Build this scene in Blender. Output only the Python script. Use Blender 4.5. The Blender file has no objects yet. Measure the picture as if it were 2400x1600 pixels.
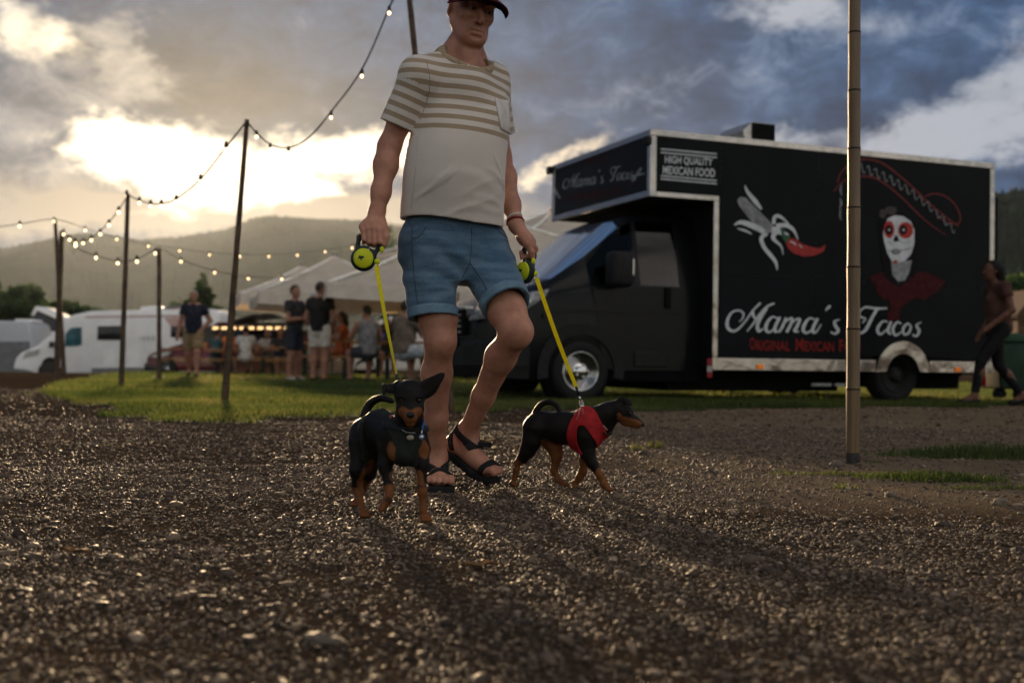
import bpy, bmesh, math, random
import numpy as np
from mathutils import Vector, Matrix
random.seed(7); rng = np.random.default_rng(7)
S = bpy.context.scene; COL = S.collection
R = math.radians
# ------------------------------------------------------------------ camera
CAM_H, FPX = 0.49, 2667.0
cam_d = bpy.data.cameras.new('camera'); cam = bpy.data.objects.new('camera', cam_d); COL.objects.link(cam)
cam_d.sensor_width = 36; cam_d.lens = 36*FPX/2400; cam_d.clip_start = .05; cam_d.clip_end = 20000
CROT = Matrix.Rotation(R(90.92), 3, 'X') @ Matrix.Rotation(R(0.78), 3, 'Z')
cam.matrix_world = Matrix.Translation((0, 0, CAM_H)) @ CROT.to_4x4()
cam_d.dof.use_dof = True; cam_d.dof.focus_distance = 4.02; cam_d.dof.aperture_fstop = 2.6; cam_d.dof.aperture_blades = 0
S.camera = cam
S.render.resolution_x, S.render.resolution_y = 1024, 682
S.cycles.use_denoising = True
S.cycles.max_bounces = 7; S.cycles.volume_bounces = 0; S.cycles.transparent_max_bounces = 12
S.cycles.sample_clamp_indirect = 4
S.view_settings.view_transform = 'Standard'; S.view_settings.look = 'None'
S.view_settings.exposure = 0.08; S.view_settings.gamma = 1.0; S.view_settings.use_curve_mapping = False

def raydir(px, py):
    return CROT @ Vector(((px-1200)/FPX, -(py-800)/FPX, -1.0))
def P(px, py, d):                       # point at photo pixel, at distance d in front of the camera
    r = raydir(px, py); k = d/r.y
    return Vector((r.x*k, d, CAM_H+r.z*k))
def PZ(px, py, z=0.0):                  # point at photo pixel lying at height z
    r = raydir(px, py); k = (z-CAM_H)/r.z
    return Vector((r.x*k, r.y*k, z))
def sst(a, b, x):
    t = np.clip((np.asarray(x, float)-a)/(b-a), 0, 1); return t*t*(3-2*t)

SUN_AZ, SUN_EL = R(-14.3), R(8.6)       # azimuth from +Y towards +X
SUN_DIR = Vector((math.sin(SUN_AZ)*math.cos(SUN_EL), math.cos(SUN_AZ)*math.cos(SUN_EL), math.sin(SUN_EL)))
sun_d = bpy.data.lights.new('sun', 'SUN'); sun = bpy.data.objects.new('sun', sun_d); COL.objects.link(sun)
sun_d.energy = 5.0; sun_d.angle = R(3.2); sun_d.color = (1.0, .70, .40)
sun.rotation_euler = SUN_DIR.to_track_quat('Z', 'Y').to_euler()

# ------------------------------------------------------------------ node expressions
class X:
    tree = None
    def __init__(s, sock): s.s = sock
    @staticmethod
    def m(op, *a, clamp=False):
        n = X.tree.nodes.new('ShaderNodeMath'); n.operation = op; n.use_clamp = clamp
        for i, v in enumerate(a):
            if isinstance(v, X): X.tree.links.new(v.s, n.inputs[i])
            else: n.inputs[i].default_value = float(v)
        return X(n.outputs[0])
    def __add__(s, o): return X.m('ADD', s, o)
    __radd__ = __add__
    def __sub__(s, o): return X.m('SUBTRACT', s, o)
    def __rsub__(s, o): return X.m('SUBTRACT', o, s)
    def __mul__(s, o): return X.m('MULTIPLY', s, o)
    __rmul__ = __mul__
    def __truediv__(s, o): return X.m('DIVIDE', s, o)
    def __rtruediv__(s, o): return X.m('DIVIDE', o, s)
    def __neg__(s): return X.m('MULTIPLY', s, -1)
    def step(s, a, b):                  # smooth step
        n = X.tree.nodes.new('ShaderNodeMapRange'); n.interpolation_type = 'SMOOTHSTEP'
        X.tree.links.new(s.s, n.inputs[0]); n.inputs[1].default_value = a; n.inputs[2].default_value = b
        return X(n.outputs[0])
    def clamp(s): return X.m('MULTIPLY', s, 1.0, clamp=True)
def xexp(a): return X.m('EXPONENT', a)
def cmix(f, a, b):
    n = X.tree.nodes.new('ShaderNodeMix'); n.data_type = 'RGBA'
    if isinstance(f, X): X.tree.links.new(f.s, n.inputs[0])
    else: n.inputs[0].default_value = f
    for i, v in ((6, a), (7, b)):
        if isinstance(v, X): X.tree.links.new(v.s, n.inputs[i])
        else: n.inputs[i].default_value = (*v, 1)
    return X(n.outputs[2])
def vscale(c, f):
    n = X.tree.nodes.new('ShaderNodeVectorMath'); n.operation = 'SCALE'
    if isinstance(c, X): X.tree.links.new(c.s, n.inputs[0])
    else: n.inputs[0].default_value = c
    if isinstance(f, X): X.tree.links.new(f.s, n.inputs[3])
    else: n.inputs[3].default_value = f
    return X(n.outputs[0])
def vadd(a, b):
    n = X.tree.nodes.new('ShaderNodeVectorMath'); n.operation = 'ADD'
    X.tree.links.new(a.s, n.inputs[0]); X.tree.links.new(b.s, n.inputs[1]); return X(n.outputs[0])
def xnoise(vec, scale, detail=5, rough=.55, dist=0.0, out=0):
    n = X.tree.nodes.new('ShaderNodeTexNoise'); n.inputs['Scale'].default_value = scale
    n.inputs['Detail'].default_value = detail; n.inputs['Roughness'].default_value = rough; n.inputs['Distortion'].default_value = dist
    X.tree.links.new(vec.s, n.inputs['Vector']); return X(n.outputs[out])
def comb(x, y, z):
    n = X.tree.nodes.new('ShaderNodeCombineXYZ')
    for i, v in enumerate((x, y, z)):
        if isinstance(v, X): X.tree.links.new(v.s, n.inputs[i])
        else: n.inputs[i].default_value = v
    return X(n.outputs[0])

# ------------------------------------------------------------------ sky
W = bpy.data.worlds.new('World'); S.world = W; W.use_nodes = True
T = W.node_tree; T.nodes.clear(); X.tree = T
tc = T.nodes.new('ShaderNodeTexCoord'); sep = T.nodes.new('ShaderNodeSeparateXYZ')
T.links.new(tc.outputs['Generated'], sep.inputs[0])
dx, dy, dz = (X(sep.outputs[i]) for i in range(3))
az = X.m('ARCTAN2', dx, dy); el = X.m('ARCSINE', dz)
def azel(px, py):
    r = raydir(px, py).normalized(); return math.atan2(r.x, r.y), math.asin(r.z)
# cloud plane coordinates: clouds flatten towards the horizon
inv = 1.0/(X.m('MAXIMUM', dz, 0.0)+0.16)
cp = comb(dx*inv, dy*inv, 0.0)
va = comb(az*1.0, el*1.6, 0.0)
def nz(sc, det, ro, off, dist=0.0): return (xnoise(vadd(va, comb(*off)), sc, det, ro, dist)-.5)*2.0
w1 = nz(12, 4, .66, (0, 0, 0)); w2 = nz(12, 4, .66, (7.3, 2.1, .5))
n_low = nz(3.2, 2, .5, (0, 5.2, 1.0), .2)
n_mid = nz(8.0, 4, .62, (3.1, 0, 0), .5)
n_fin = nz(24.0, 5, .68, (1.4, 4.2, 2.0), .6)
AZ = az + w1*.075; EL = el + w2*.034
def blob(px, py, rx, ry, rot=0.0, warp=True):   # 1 at the centre, 0 far away, in photo pixels
    c = azel(px, py); u = ((AZ if warp else az)-c[0]); v = ((EL if warp else el)-c[1])
    cr, sr = math.cos(rot), math.sin(rot)
    p = (u*cr+v*sr)*(FPX/rx); q = (v*cr-u*sr)*(FPX/ry)
    return xexp(-(p*p+q*q))
ua = az-SUN_AZ; ue = el-SUN_EL
sd = X.m('SQRT', ua*ua+ue*ue)
glow = xexp(-(sd*9.0)); glow2 = xexp(-(sd*3.6))
# opening in the cloud deck round the sun
hole = blob(290, 350, 130, 66) + blob(440, 392, 150, 92) + blob(610, 415, 140, 74) + blob(800, 365, 130, 58) + blob(960, 362, 140, 56) + blob(1310, 380, 130, 30, .4)*.8 + blob(1260, 440, 60, 25)*.5 + blob(700, 460, 130, 16)*.7
hole = hole + n_fin*.62 + n_mid*.35
hole = hole.step(.26, 1.0)
# paler cloud: thin veils left of the opening, sunlit heaps on the right
bright_l = blob(60, 270, 190, 170)*.50 + blob(300, 150, 60, 80)*.62 + blob(200, 60, 90, 30)*.45 + blob(150, 420, 200, 36)*.5
bright_r = blob(2370, 210, 300, 80, .55) + blob(2200, 335, 320, 46)*1.0 + blob(1840, 16, 130, 36)*1.0 + blob(1790, 325, 120, 30)*.8 + blob(1600, 200, 240, 60, .1)*.35 + blob(2050, 60, 200, 50)*.35
lit = (bright_l + bright_r + n_mid*.55 + n_fin*.55 + n_low*.2).step(.12, 1.10)
dark = (n_mid*.55+n_fin*.30+n_low*.5).step(-.50, .50)
# thick cloud seen against the light is dark, cloud facing the sun is pale
phase = (dx*SUN_DIR.x + dy*SUN_DIR.y + dz*SUN_DIR.z)
front = phase.step(.55, -.7)
base = vscale(cmix(dark, (.010, .034, .095), (.070, .140, .270)), X.m('MAXIMUM', 1.0+n_fin*.65+n_mid*.25, .35))
base = cmix((glow2*.7).clamp(), base, (.10, .105, .115))
base = cmix((blob(420, 190, 250, 110)*.95+blob(760, 260, 260, 70)*.5+blob(150, 90, 70, 45)*.8).clamp(), base, vscale(cmix(dark, (.020, .022, .028), (.12, .102, .088)), X.m('MAXIMUM', 1.0+n_fin*.9, .3)))
litc = cmix(glow2.step(.15, .6), (.46, .48, .53), (.66, .56, .45))
cloud = cmix(lit*.9, base, litc)
lowb = blob(160, 490, 520, 60) + blob(900, 500, 420, 50)
cloud = cmix((lowb*1.6-.3+n_fin*.35).clamp(), cloud, cmix(glow2.step(.15, .7), (.19, .21, .235), (.42, .33, .24)))
cloud = cmix(front, cloud, vscale((1.06, .96, .86), 1.0+dark*1.4))
cov = xnoise(cp, 1.1, 4, .6) + front*-.08
gap = cov.step(.40, .52)                # 1 = cloud, 0 = clear sky
gap = X.m('MAXIMUM', gap, phase.step(.55, .80))
blue = blob(60, 70, 130, 90)
gap = (gap - (blue+n_mid*.5-.25).step(.1, .8)*.75).clamp()
sky = T.nodes.new('ShaderNodeTexSky'); sky.sky_type = 'NISHITA'; sky.sun_disc = False
sky.sun_elevation = SUN_EL; sky.sun_rotation = SUN_AZ; sky.altitude = 600; sky.air_density = 1.0; sky.dust_density = 1.5; sky.ozone_density = 1.0
bg_sky = T.nodes.new('ShaderNodeBackground'); T.links.new(sky.outputs[0], bg_sky.inputs[0]); bg_sky.inputs[1].default_value = 0.10
hot = cmix(glow2, (.52, .42, .31), (1.9, 1.55, 1.12))
cc = cmix(hole, cloud, hot)
cc = vadd(cc, vscale((1.0, .80, .55), glow*.25))
bg_c = T.nodes.new('ShaderNodeBackground'); T.links.new(cc.s, bg_c.inputs[0]); bg_c.inputs[1].default_value = 1.0
mx = T.nodes.new('ShaderNodeMixShader'); T.links.new(gap.s, mx.inputs[0]); T.links.new(bg_sky.outputs[0], mx.inputs[1]); T.links.new(bg_c.outputs[0], mx.inputs[2])
W.cycles.sampling_method = 'MANUAL'; W.cycles.sample_map_resolution = 512
wo = T.nodes.new('ShaderNodeOutputWorld'); T.links.new(mx.outputs[0], wo.inputs[0])

# ------------------------------------------------------------------ materials
MATS = {}
def mat(name, col, rough=.6, metal=0.0, var=.12, scale=12.0, bump=0.0, bscale=120.0, spec=.18, sss=0, trans=0, emit=None, es=0, col2=None, coat=0, alpha=None, sheen=0):
    if name in MATS: return MATS[name]
    m = bpy.data.materials.new(name); m.use_nodes = True; X.tree = m.node_tree; t = m.node_tree
    b = t.nodes['Principled BSDF']
    tc = t.nodes.new('ShaderNodeTexCoord'); o = X(tc.outputs['Object'])
    c2 = col2 or tuple(max(0, c*(1-2*var)) for c in col)
    c1 = col if col2 else tuple(min(1, c*(1+var)) for c in col)
    n = xnoise(o, scale, 5, .6)
    c = cmix(n.step(.3, .7), c1, c2)
    t.links.new(c.s, b.inputs['Base Color'])
    b.inputs['Roughness'].default_value = rough; b.inputs['Metallic'].default_value = metal
    b.inputs['Specular IOR Level'].default_value = spec
    if coat: b.inputs['Coat Weight'].default_value = coat; b.inputs['Coat Roughness'].default_value = .15
    if sheen: b.inputs['Sheen Weight'].default_value = sheen; b.inputs['Sheen Roughness'].default_value = .4
    if sss:
        b.inputs['Subsurface Weight'].default_value = sss; b.inputs['Subsurface Radius'].default_value = (1, .35, .2); b.inputs['Subsurface Scale'].default_value = .012
    if trans: b.inputs['Transmission Weight'].default_value = trans
    if emit: b.inputs['Emission Color'].default_value = (*emit, 1); b.inputs['Emission Strength'].default_value = es
    if bump:
        bn = t.nodes.new('ShaderNodeBump'); bn.inputs['Strength'].default_value = 1.0; bn.inputs['Distance'].default_value = bump
        t.links.new(xnoise(o, bscale, 4, .6).s, bn.inputs['Height']); t.links.new(bn.outputs[0], b.inputs['Normal'])
    MATS[name] = m; return m
def bsdf(m): return m.node_tree.nodes['Principled BSDF']
def glass(name, tint=(.5, .6, .6), rough=.03, clear=.6, ior=1.5):
    if name in MATS: return MATS[name]
    m = bpy.data.materials.new(name); m.use_nodes = True; t = m.node_tree; t.nodes.clear()
    o = t.nodes.new('ShaderNodeOutputMaterial'); g = t.nodes.new('ShaderNodeBsdfGlossy'); g.inputs['Roughness'].default_value = rough
    tr = t.nodes.new('ShaderNodeBsdfTransparent'); tr.inputs[0].default_value = (*[c*clear for c in tint], 1)
    fr = t.nodes.new('ShaderNodeFresnel'); fr.inputs[0].default_value = ior
    mx = t.nodes.new('ShaderNodeMixShader'); t.links.new(fr.outputs[0], mx.inputs[0]); t.links.new(tr.outputs[0], mx.inputs[1]); t.links.new(g.outputs[0], mx.inputs[2])
    t.links.new(mx.outputs[0], o.inputs[0]); MATS[name] = m; return m
def translucent(m, col, w=.5):          # thin cloth or leaf lets light through
    t = m.node_tree; b = bsdf(m); o = [n for n in t.nodes if n.type == 'OUTPUT_MATERIAL'][0]
    tl = t.nodes.new('ShaderNodeBsdfTranslucent'); tl.inputs[0].default_value = (*col, 1)
    mx = t.nodes.new('ShaderNodeMixShader'); mx.inputs[0].default_value = w
    t.links.new(b.outputs[0], mx.inputs[1]); t.links.new(tl.outputs[0], mx.inputs[2]); t.links.new(mx.outputs[0], o.inputs[0]); return m

# ------------------------------------------------------------------ object helpers
def tag(o, label=None, cat=None, group=None, kind=None):
    if label: o['label'] = label
    if cat: o['category'] = cat
    if group: o['group'] = group
    if kind: o['kind'] = kind
    return o
def empty(name, loc=(0, 0, 0), rz=0.0, label=None, cat=None, group=None):
    o = bpy.data.objects.new(name, None); COL.objects.link(o); o.location = loc; o.rotation_euler = (0, 0, rz)
    o.empty_display_size = .05
    return tag(o, label, cat, group)
def mesh_obj(name, v, f, m=None, parent=None, smooth=False, off=None):
    me = bpy.data.meshes.new(name); v = np.asarray(v, np.float32).reshape(-1, 3)
    if off is not None: v = v-np.asarray(off, np.float32)
    if isinstance(f, np.ndarray):
        n, k = f.shape
        me.vertices.add(len(v)); me.vertices.foreach_set('co', v.ravel())
        me.loops.add(n*k); me.loops.foreach_set('vertex_index', f.astype(np.int32).ravel())
        me.polygons.add(n); me.polygons.foreach_set('loop_start', np.arange(0, n*k, k, dtype=np.int32))
        me.update(calc_edges=True)
    else:
        me.from_pydata(v.tolist(), [], f); me.update()
    if smooth: me.polygons.foreach_set('use_smooth', np.ones(len(me.polygons), bool))
    if m: me.materials.append(m)
    o = bpy.data.objects.new(name, me); COL.objects.link(o)
    if parent: o.parent = parent
    return o
def copy_tree(o, parent=None):
    c = o.copy(); COL.objects.link(c); c.parent = parent
    for ch in [q for q in bpy.data.objects if q.parent == o]: copy_tree(ch, c)
    return c
class MB:
    def __init__(s): s.v = []; s.f = []
    def add(s, v, f):
        b = len(s.v); s.v += [tuple(p) for p in v]; s.f += [tuple(i+b for i in q) for q in f]; return s
    def box(s, lo, hi, bev=0.0, mtx=None):
        lo = [min(a, b) for a, b in zip(lo, hi)] if False else lo
        bm = bmesh.new(); bmesh.ops.create_cube(bm, size=1)
        for q in bm.verts: q.co = Vector([(lo[i]+hi[i])/2+q.co[i]*(hi[i]-lo[i]) for i in range(3)])
        if bev: bmesh.ops.bevel(bm, geom=bm.edges[:], offset=bev, segments=2, affect='EDGES', profile=.5)
        if mtx: bm.transform(mtx)
        bm.verts.ensure_lookup_table(); bm.verts.index_update()
        s.add([q.co[:] for q in bm.verts], [[q.index for q in f.verts] for f in bm.faces]); bm.free(); return s
    def tube(s, pts, rad, n=8, cap=True):
        pts = [Vector(p) for p in pts]
        if not hasattr(rad, '__len__'): rad = [rad]*len(pts)
        b = len(s.v); up = None
        for i, p in enumerate(pts):
            t = (pts[min(i+1, len(pts)-1)]-pts[max(i-1, 0)]).normalized()
            if up is None:
                up = Vector((0, 0, 1)) if abs(t.z) < .9 else Vector((1, 0, 0))
            a = t.cross(up).normalized(); up = a.cross(t).normalized()
            for j in range(n):
                q = 2*math.pi*j/n; s.v.append(tuple(p+(a*math.cos(q)+up*math.sin(q))*rad[i]))
        for i in range(len(pts)-1):
            for j in range(n):
                k = (j+1) % n; s.f.append((b+i*n+j, b+i*n+k, b+(i+1)*n+k, b+(i+1)*n+j))
        if cap:
            s.f.append(tuple(b+j for j in reversed(range(n)))); s.f.append(tuple(b+(len(pts)-1)*n+j for j in range(n)))
        return s
    def loft(s, rings, closed=True, cap=True):
        b = len(s.v); n = len(rings[0])
        for r in rings: s.v += [tuple(p) for p in r]
        for i in range(len(rings)-1):
            for j in range(n if closed else n-1):
                k = (j+1) % n; s.f.append((b+i*n+j, b+i*n+k, b+(i+1)*n+k, b+(i+1)*n+j))
        if cap and closed:
            s.f.append(tuple(b+j for j in reversed(range(n)))); s.f.append(tuple(b+(len(rings)-1)*n+j for j in range(n)))
        return s
    def prism(s, poly, fn, t0, t1):     # poly of 2D points, fn(p, t) -> 3D
        n = len(poly); b = len(s.v)
        s.v += [tuple(fn(p, t0)) for p in poly]+[tuple(fn(p, t1)) for p in poly]
        s.f.append(tuple(b+j for j in range(n))); s.f.append(tuple(b+n+j for j in reversed(range(n))))
        for j in range(n):
            k = (j+1) % n; s.f.append((b+k, b+j, b+n+j, b+n+k))
        return s
    def sphere(s, c, r, n=10, sc=(1, 1, 1)):
        rings = []
        for i in range(1, n//2+1):
            th = math.pi*i/(n//2+1)
            rings.append([(c[0]+r*sc[0]*math.sin(th)*math.cos(2*math.pi*j/n), c[1]+r*sc[1]*math.sin(th)*math.sin(2*math.pi*j/n), c[2]+r*sc[2]*math.cos(th)) for j in range(n)])
        return s.loft(rings)
    def build(s, name, m=None, parent=None, smooth=False, fix=True):
        o = mesh_obj(name, s.v, s.f, m, parent, smooth)
        if fix:
            bm = bmesh.new(); bm.from_mesh(o.data); bmesh.ops.recalc_face_normals(bm, faces=bm.faces[:]); bm.to_mesh(o.data); bm.free()
        return o
def smooth_angle(o, deg=35):
    me = o.data; me.polygons.foreach_set('use_smooth', np.ones(len(me.polygons), bool))
    bm = bmesh.new(); bm.from_mesh(me); ca = math.radians(deg)
    for e in bm.edges:
        if len(e.link_faces) == 2 and e.calc_face_angle(0) > ca: e.smooth = False
    bm.to_mesh(me); bm.free(); return o
def catmull(pts, n=6):
    p = [np.array(q, float) for q in pts]; out = []
    for i in range(len(p)-1):
        a, b, c, d = p[max(i-1, 0)], p[i], p[i+1], p[min(i+2, len(p)-1)]
        for k in range(n):
            t = k/n; out.append(.5*((2*b)+(c-a)*t+(2*a-5*b+4*c-d)*t*t+(3*b-a-3*c+d)*t**3))
    out.append(p[-1]); return out

# ------------------------------------------------------------------ signed distance fields -> continuous bodies
class Fld:
    def __init__(s, lo, hi, h):
        s.lo = np.array(lo, np.float32); s.h = h; s.n = np.ceil((np.array(hi)-s.lo)/h).astype(int)+1
        s.v = np.full(s.n, .2, np.float32)
        s.ax = [s.lo[i]+h*np.arange(s.n[i], dtype=np.float32) for i in range(3)]
    def blk(s, lo, hi):
        a = np.clip(np.floor((np.array(lo)-s.lo)/s.h).astype(int), 0, s.n); b = np.clip(np.ceil((np.array(hi)-s.lo)/s.h).astype(int)+1, 0, s.n)
        sl = tuple(slice(a[i], b[i]) for i in range(3))
        g = np.meshgrid(*[s.ax[i][sl[i]] for i in range(3)], indexing='ij')
        return sl, g
    def grid(s): return np.meshgrid(*s.ax, indexing='ij')
    def put(s, sl, d, k):
        a = s.v[sl]
        if d.size == 0: return
        if k > 0: q = np.maximum(k-np.abs(a-d), 0)/k; s.v[sl] = np.minimum(a, d)-q*q*k*.25
        else: s.v[sl] = np.minimum(a, d)
    def carve(s, sl, d, k=.005):
        a = s.v[sl]; d = -d
        if d.size == 0: return
        q = np.maximum(k-np.abs(a-d), 0)/k; s.v[sl] = np.maximum(a, d)+q*q*k*.25
    def cone(s, a, b, ra, rb=None, k=.02, flat=False, sub=False):
        rb = ra if rb is None else rb; a = np.array(a, np.float32); b = np.array(b, np.float32); m = max(ra, rb)+k+.03
        sl, g = s.blk(np.minimum(a, b)-m, np.maximum(a, b)+m)
        ba = b-a; L2 = max(float(ba@ba), 1e-9)
        d = [g[i]-a[i] for i in range(3)]; tt = (d[0]*ba[0]+d[1]*ba[1]+d[2]*ba[2])/L2; t = np.clip(tt, 0, 1)
        q = np.sqrt(sum((d[i]-ba[i]*t)**2 for i in range(3)))-(ra+(rb-ra)*t)
        if flat: q = np.maximum(q, (tt-1)*math.sqrt(L2))
        (s.carve if sub else s.put)(sl, q, k)
    def chain(s, pts, rs, k=.015):
        for i in range(len(pts)-1): s.cone(pts[i], pts[i+1], rs[i], rs[i+1], k)
    def ell(s, c, r, k=.02, rot=None, sub=False):
        c = np.array(c, np.float32); r = np.array(r, np.float32); m = float(r.max())+k+.02
        sl, g = s.blk(c-m, c+m); d = [g[i]-c[i] for i in range(3)]
        if rot is not None:
            M = np.array(rot, np.float32).T; d = [M[i, 0]*d[0]+M[i, 1]*d[1]+M[i, 2]*d[2] for i in range(3)]
        k0 = np.sqrt(sum((d[i]/r[i])**2 for i in range(3))); k1 = np.sqrt(sum((d[i]/r[i]**2)**2 for i in range(3)))+1e-9
        (s.carve if sub else s.put)(sl, k0*(k0-1)/k1, k)
    def loft(s, zs, cx, cy, a, b, yaw=0.0, k=.02, cap=True, put=True, pw=2.0):
        sl, g = s.blk((s.lo[0], s.lo[1], zs[0]-.05), (s.lo[0]+s.h*s.n[0], s.lo[1]+s.h*s.n[1], zs[-1]+.05))
        z = g[2]; i = lambda y: np.interp(z, zs, y).astype(np.float32)
        ux = g[0]-i(cx); uy = g[1]-i(cy); c, sn = math.cos(yaw), math.sin(yaw)
        lx = ux*c+uy*sn; ly = uy*c-ux*sn; A = i(a); B = i(b)
        rho = (np.abs(lx/A)**pw+np.abs(ly/B)**pw)**(1/pw)
        d = (rho-1)*np.minimum(A, B)
        if cap: d = np.maximum(d, np.maximum(zs[0]-z, z-zs[-1]))
        if put: s.put(sl, d, k)
        return sl, d
    def at(s, p):                       # field value at points (trilinear)
        q = (np.asarray(p, np.float32)-s.lo)/s.h; q = np.clip(q, 0, s.n-1.001); i = q.astype(int); f = q-i; r = 0
        for dxx in (0, 1):
            for dyy in (0, 1):
                for dzz in (0, 1):
                    w = (f[:, 0] if dxx else 1-f[:, 0])*(f[:, 1] if dyy else 1-f[:, 1])*(f[:, 2] if dzz else 1-f[:, 2])
                    r = r+w*s.v[i[:, 0]+dxx, i[:, 1]+dyy, i[:, 2]+dzz]
        return r
    def mesh(s, v=None):
        v = s.v if v is None else v
        v = np.pad(v, 1, constant_values=.2); lo = s.lo-s.h
        neg = v < 0; nx, ny, nz = v.shape
        cs = np.zeros((nx-1, ny-1, nz-1), np.int8)
        for a in (0, 1):
            for b in (0, 1):
                for c in (0, 1): cs += neg[a:nx-1+a, b:ny-1+b, c:nz-1+c]
        act = (cs > 0) & (cs < 8); idx = np.argwhere(act); ids = np.full(act.shape, -1, np.int64); ids[act] = np.arange(len(idx))
        acc = np.zeros((len(idx), 3)); cnt = np.zeros(len(idx))
        for ax in range(3):
            o = [q for q in range(3) if q != ax]
            for a in (0, 1):
                for b in (0, 1):
                    p0 = idx.copy(); p0[:, o[0]] += a; p0[:, o[1]] += b; p1 = p0.copy(); p1[:, ax] += 1
                    f0 = v[p0[:, 0], p0[:, 1], p0[:, 2]]; f1 = v[p1[:, 0], p1[:, 1], p1[:, 2]]
                    c = (f0 < 0) != (f1 < 0); t = f0[c]/(f0[c]-f1[c])
                    pt = p0[c].astype(float); pt[:, ax] += t; acc[c] += pt; cnt[c] += 1
        V = (acc/cnt[:, None])*s.h+lo; F = []
        for ax in range(3):
            o = [(ax+1) % 3, (ax+2) % 3]
            sl0 = [slice(None)]*3; sl1 = [slice(None)]*3; sl0[ax] = slice(0, -1); sl1[ax] = slice(1, None)
            ch = neg[tuple(sl0)] != neg[tuple(sl1)]; e = np.argwhere(ch)
            e = e[(e[:, o[0]] > 0) & (e[:, o[1]] > 0) & (e[:, o[0]] < v.shape[o[0]]-1) & (e[:, o[1]] < v.shape[o[1]]-1)]
            q = []
            for a, b in ((-1, -1), (0, -1), (0, 0), (-1, 0)):
                w = e.copy(); w[:, o[0]] += a; w[:, o[1]] += b; q.append(ids[w[:, 0], w[:, 1], w[:, 2]])
            q = np.stack(q, 1); fl = neg[e[:, 0], e[:, 1], e[:, 2]]
            q[~fl] = q[~fl][:, ::-1]; F.append(q)
        return V, np.concatenate(F)
    def build(s, name, m, parent=None, off=None, v=None):
        V, F = s.mesh(v); return mesh_obj(name, V, F, m, parent, True, off)
def fattr(o, name, val):
    a = o.data.attributes.new(name, 'FLOAT', 'POINT'); a.data.foreach_set('value', np.asarray(val, np.float32))
def verts(o):
    a = np.empty(len(o.data.vertices)*3, np.float32); o.data.vertices.foreach_get('co', a); return a.reshape(-1, 3)
def text_mesh(txt, offset=0.0, space=1.0):
    cu = bpy.data.curves.new('t', 'FONT'); cu.body = txt; cu.offset = offset; cu.space_character = space; cu.resolution_u = 3; ob = bpy.data.objects.new('t', cu); COL.objects.link(ob)
    dg = bpy.context.evaluated_depsgraph_get(); me = ob.evaluated_get(dg).to_mesh(); v = np.array([q.co[:] for q in me.vertices]); f = [tuple(q.vertices) for q in me.polygons]
    ob.evaluated_get(dg).to_mesh_clear(); bpy.data.objects.remove(ob); bpy.data.curves.remove(cu)
    lo, hi = v.min(0), v.max(0); v = (v-lo)/np.maximum(hi-lo, 1e-6); return v, f
# ------------------------------------------------------------------ terrain
def wob(x, y, f, seed=0):
    s = 0
    for i in range(4):
        a = 1.7*i+seed*2.3+.4; s = s+np.sin((x*math.cos(a)+y*math.sin(a))*f*(1+.37*i)+seed*1.9+i*2.1)
    return s/4
def gz(x, y):
    x = np.asarray(x, float); y = np.asarray(y, float)
    z = .045*sst(7.5, 11, y)-.36*sst(26, 38, y)
    near = 1-sst(9, 13, y)
    return z+near*(.006*wob(x, y, 5.5, 1)+.006*wob(x, y, 14, 2))*.8
def gzf(x, y): return float(gz(x, y))
def on(px, py, z0=0.0):                 # ground point under a photo pixel
    z = z0
    for _ in range(6):
        p = PZ(px, py, z); z = gzf(p.x, p.y)
    return p
# ------------------------------------------------------------------ hills
m_hill = mat('forest_hill', (.026, .038, .020), .95, var=.4, scale=.02, bump=4, bscale=.05, col2=(.014, .022, .013))
def ridge(name, pts, dist, depth, base, label, seed, rough=1.0, n=260, m=None):
    pts = sorted((azel(*q) for q in pts)); a = np.array(pts); az_ = np.linspace(a[0, 0], a[-1, 0], n)
    el_ = np.interp(az_, a[:, 0], a[:, 1]); r = np.random.default_rng(seed); rows = []
    pt_ = np.array([(-1.0, 0), (-.8, .10), (-.6, .28), (-.42, .5), (-.28, .7), (-.16, .86), (-.07, .96), (0, 1.0), (.12, .93), (.4, .6), (.8, 0)]); ts = np.concatenate([np.linspace(-1, -.3, 22), np.linspace(-.28, 0, 14), np.linspace(.05, .8, 8)]); prof = [(t_, float(np.interp(t_, pt_[:, 0], pt_[:, 1]))) for t_ in ts]
    for t_, hgt in prof:
        D = dist+t_*depth+(60*np.sin(az_*14+seed)+30*np.sin(az_*33+t_*3))*(1-abs(t_)*.5)*depth/900
        top = CAM_H+np.tan(el_)*(D if t_ == 0 else dist)
        z = base+(top-base)*hgt*(1+.012*np.sin(az_*26+t_*4+seed)-.02*np.abs(np.sin(az_*47+t_*9+seed))*(t_ < -.02)) if t_ != 0 else top
        z = z+r.normal(0, rough, n)*(hgt > .05)
        rows.append(np.stack([np.sin(az_)*D, np.cos(az_)*D, z], 1))
    V = np.stack(rows, 1); idx = np.arange(n*len(prof)).reshape(n, len(prof))
    F = np.stack([idx[:-1, :-1], idx[1:, :-1], idx[1:, 1:], idx[:-1, 1:]], -1).reshape(-1, 4)
    return tag(mesh_obj(name, V.reshape(-1, 3), F, m or m_hill, smooth=False), label, 'hill', kind='structure')
ridge('hill', [(-900, 640), (-400, 600), (0, 583), (60, 570), (150, 553), (190, 546), (235, 549), (330, 561), (420, 553), (520, 543), (600, 522), (700, 514), (850, 516), (960, 530), (1120, 560), (1300, 640), (1500, 760)], 2100, 900, -5, 'hazy forested mountain ridge behind the campers', 1, 1.2, 500)
ridge('hill', [(-2300, 700), (-1200, 640), (-500, 640), (-100, 720), (200, 800)], 1500, 500, -5, 'lower hazy hill shoulder beyond the frame edge', 2, 2.0, 120)
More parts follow.
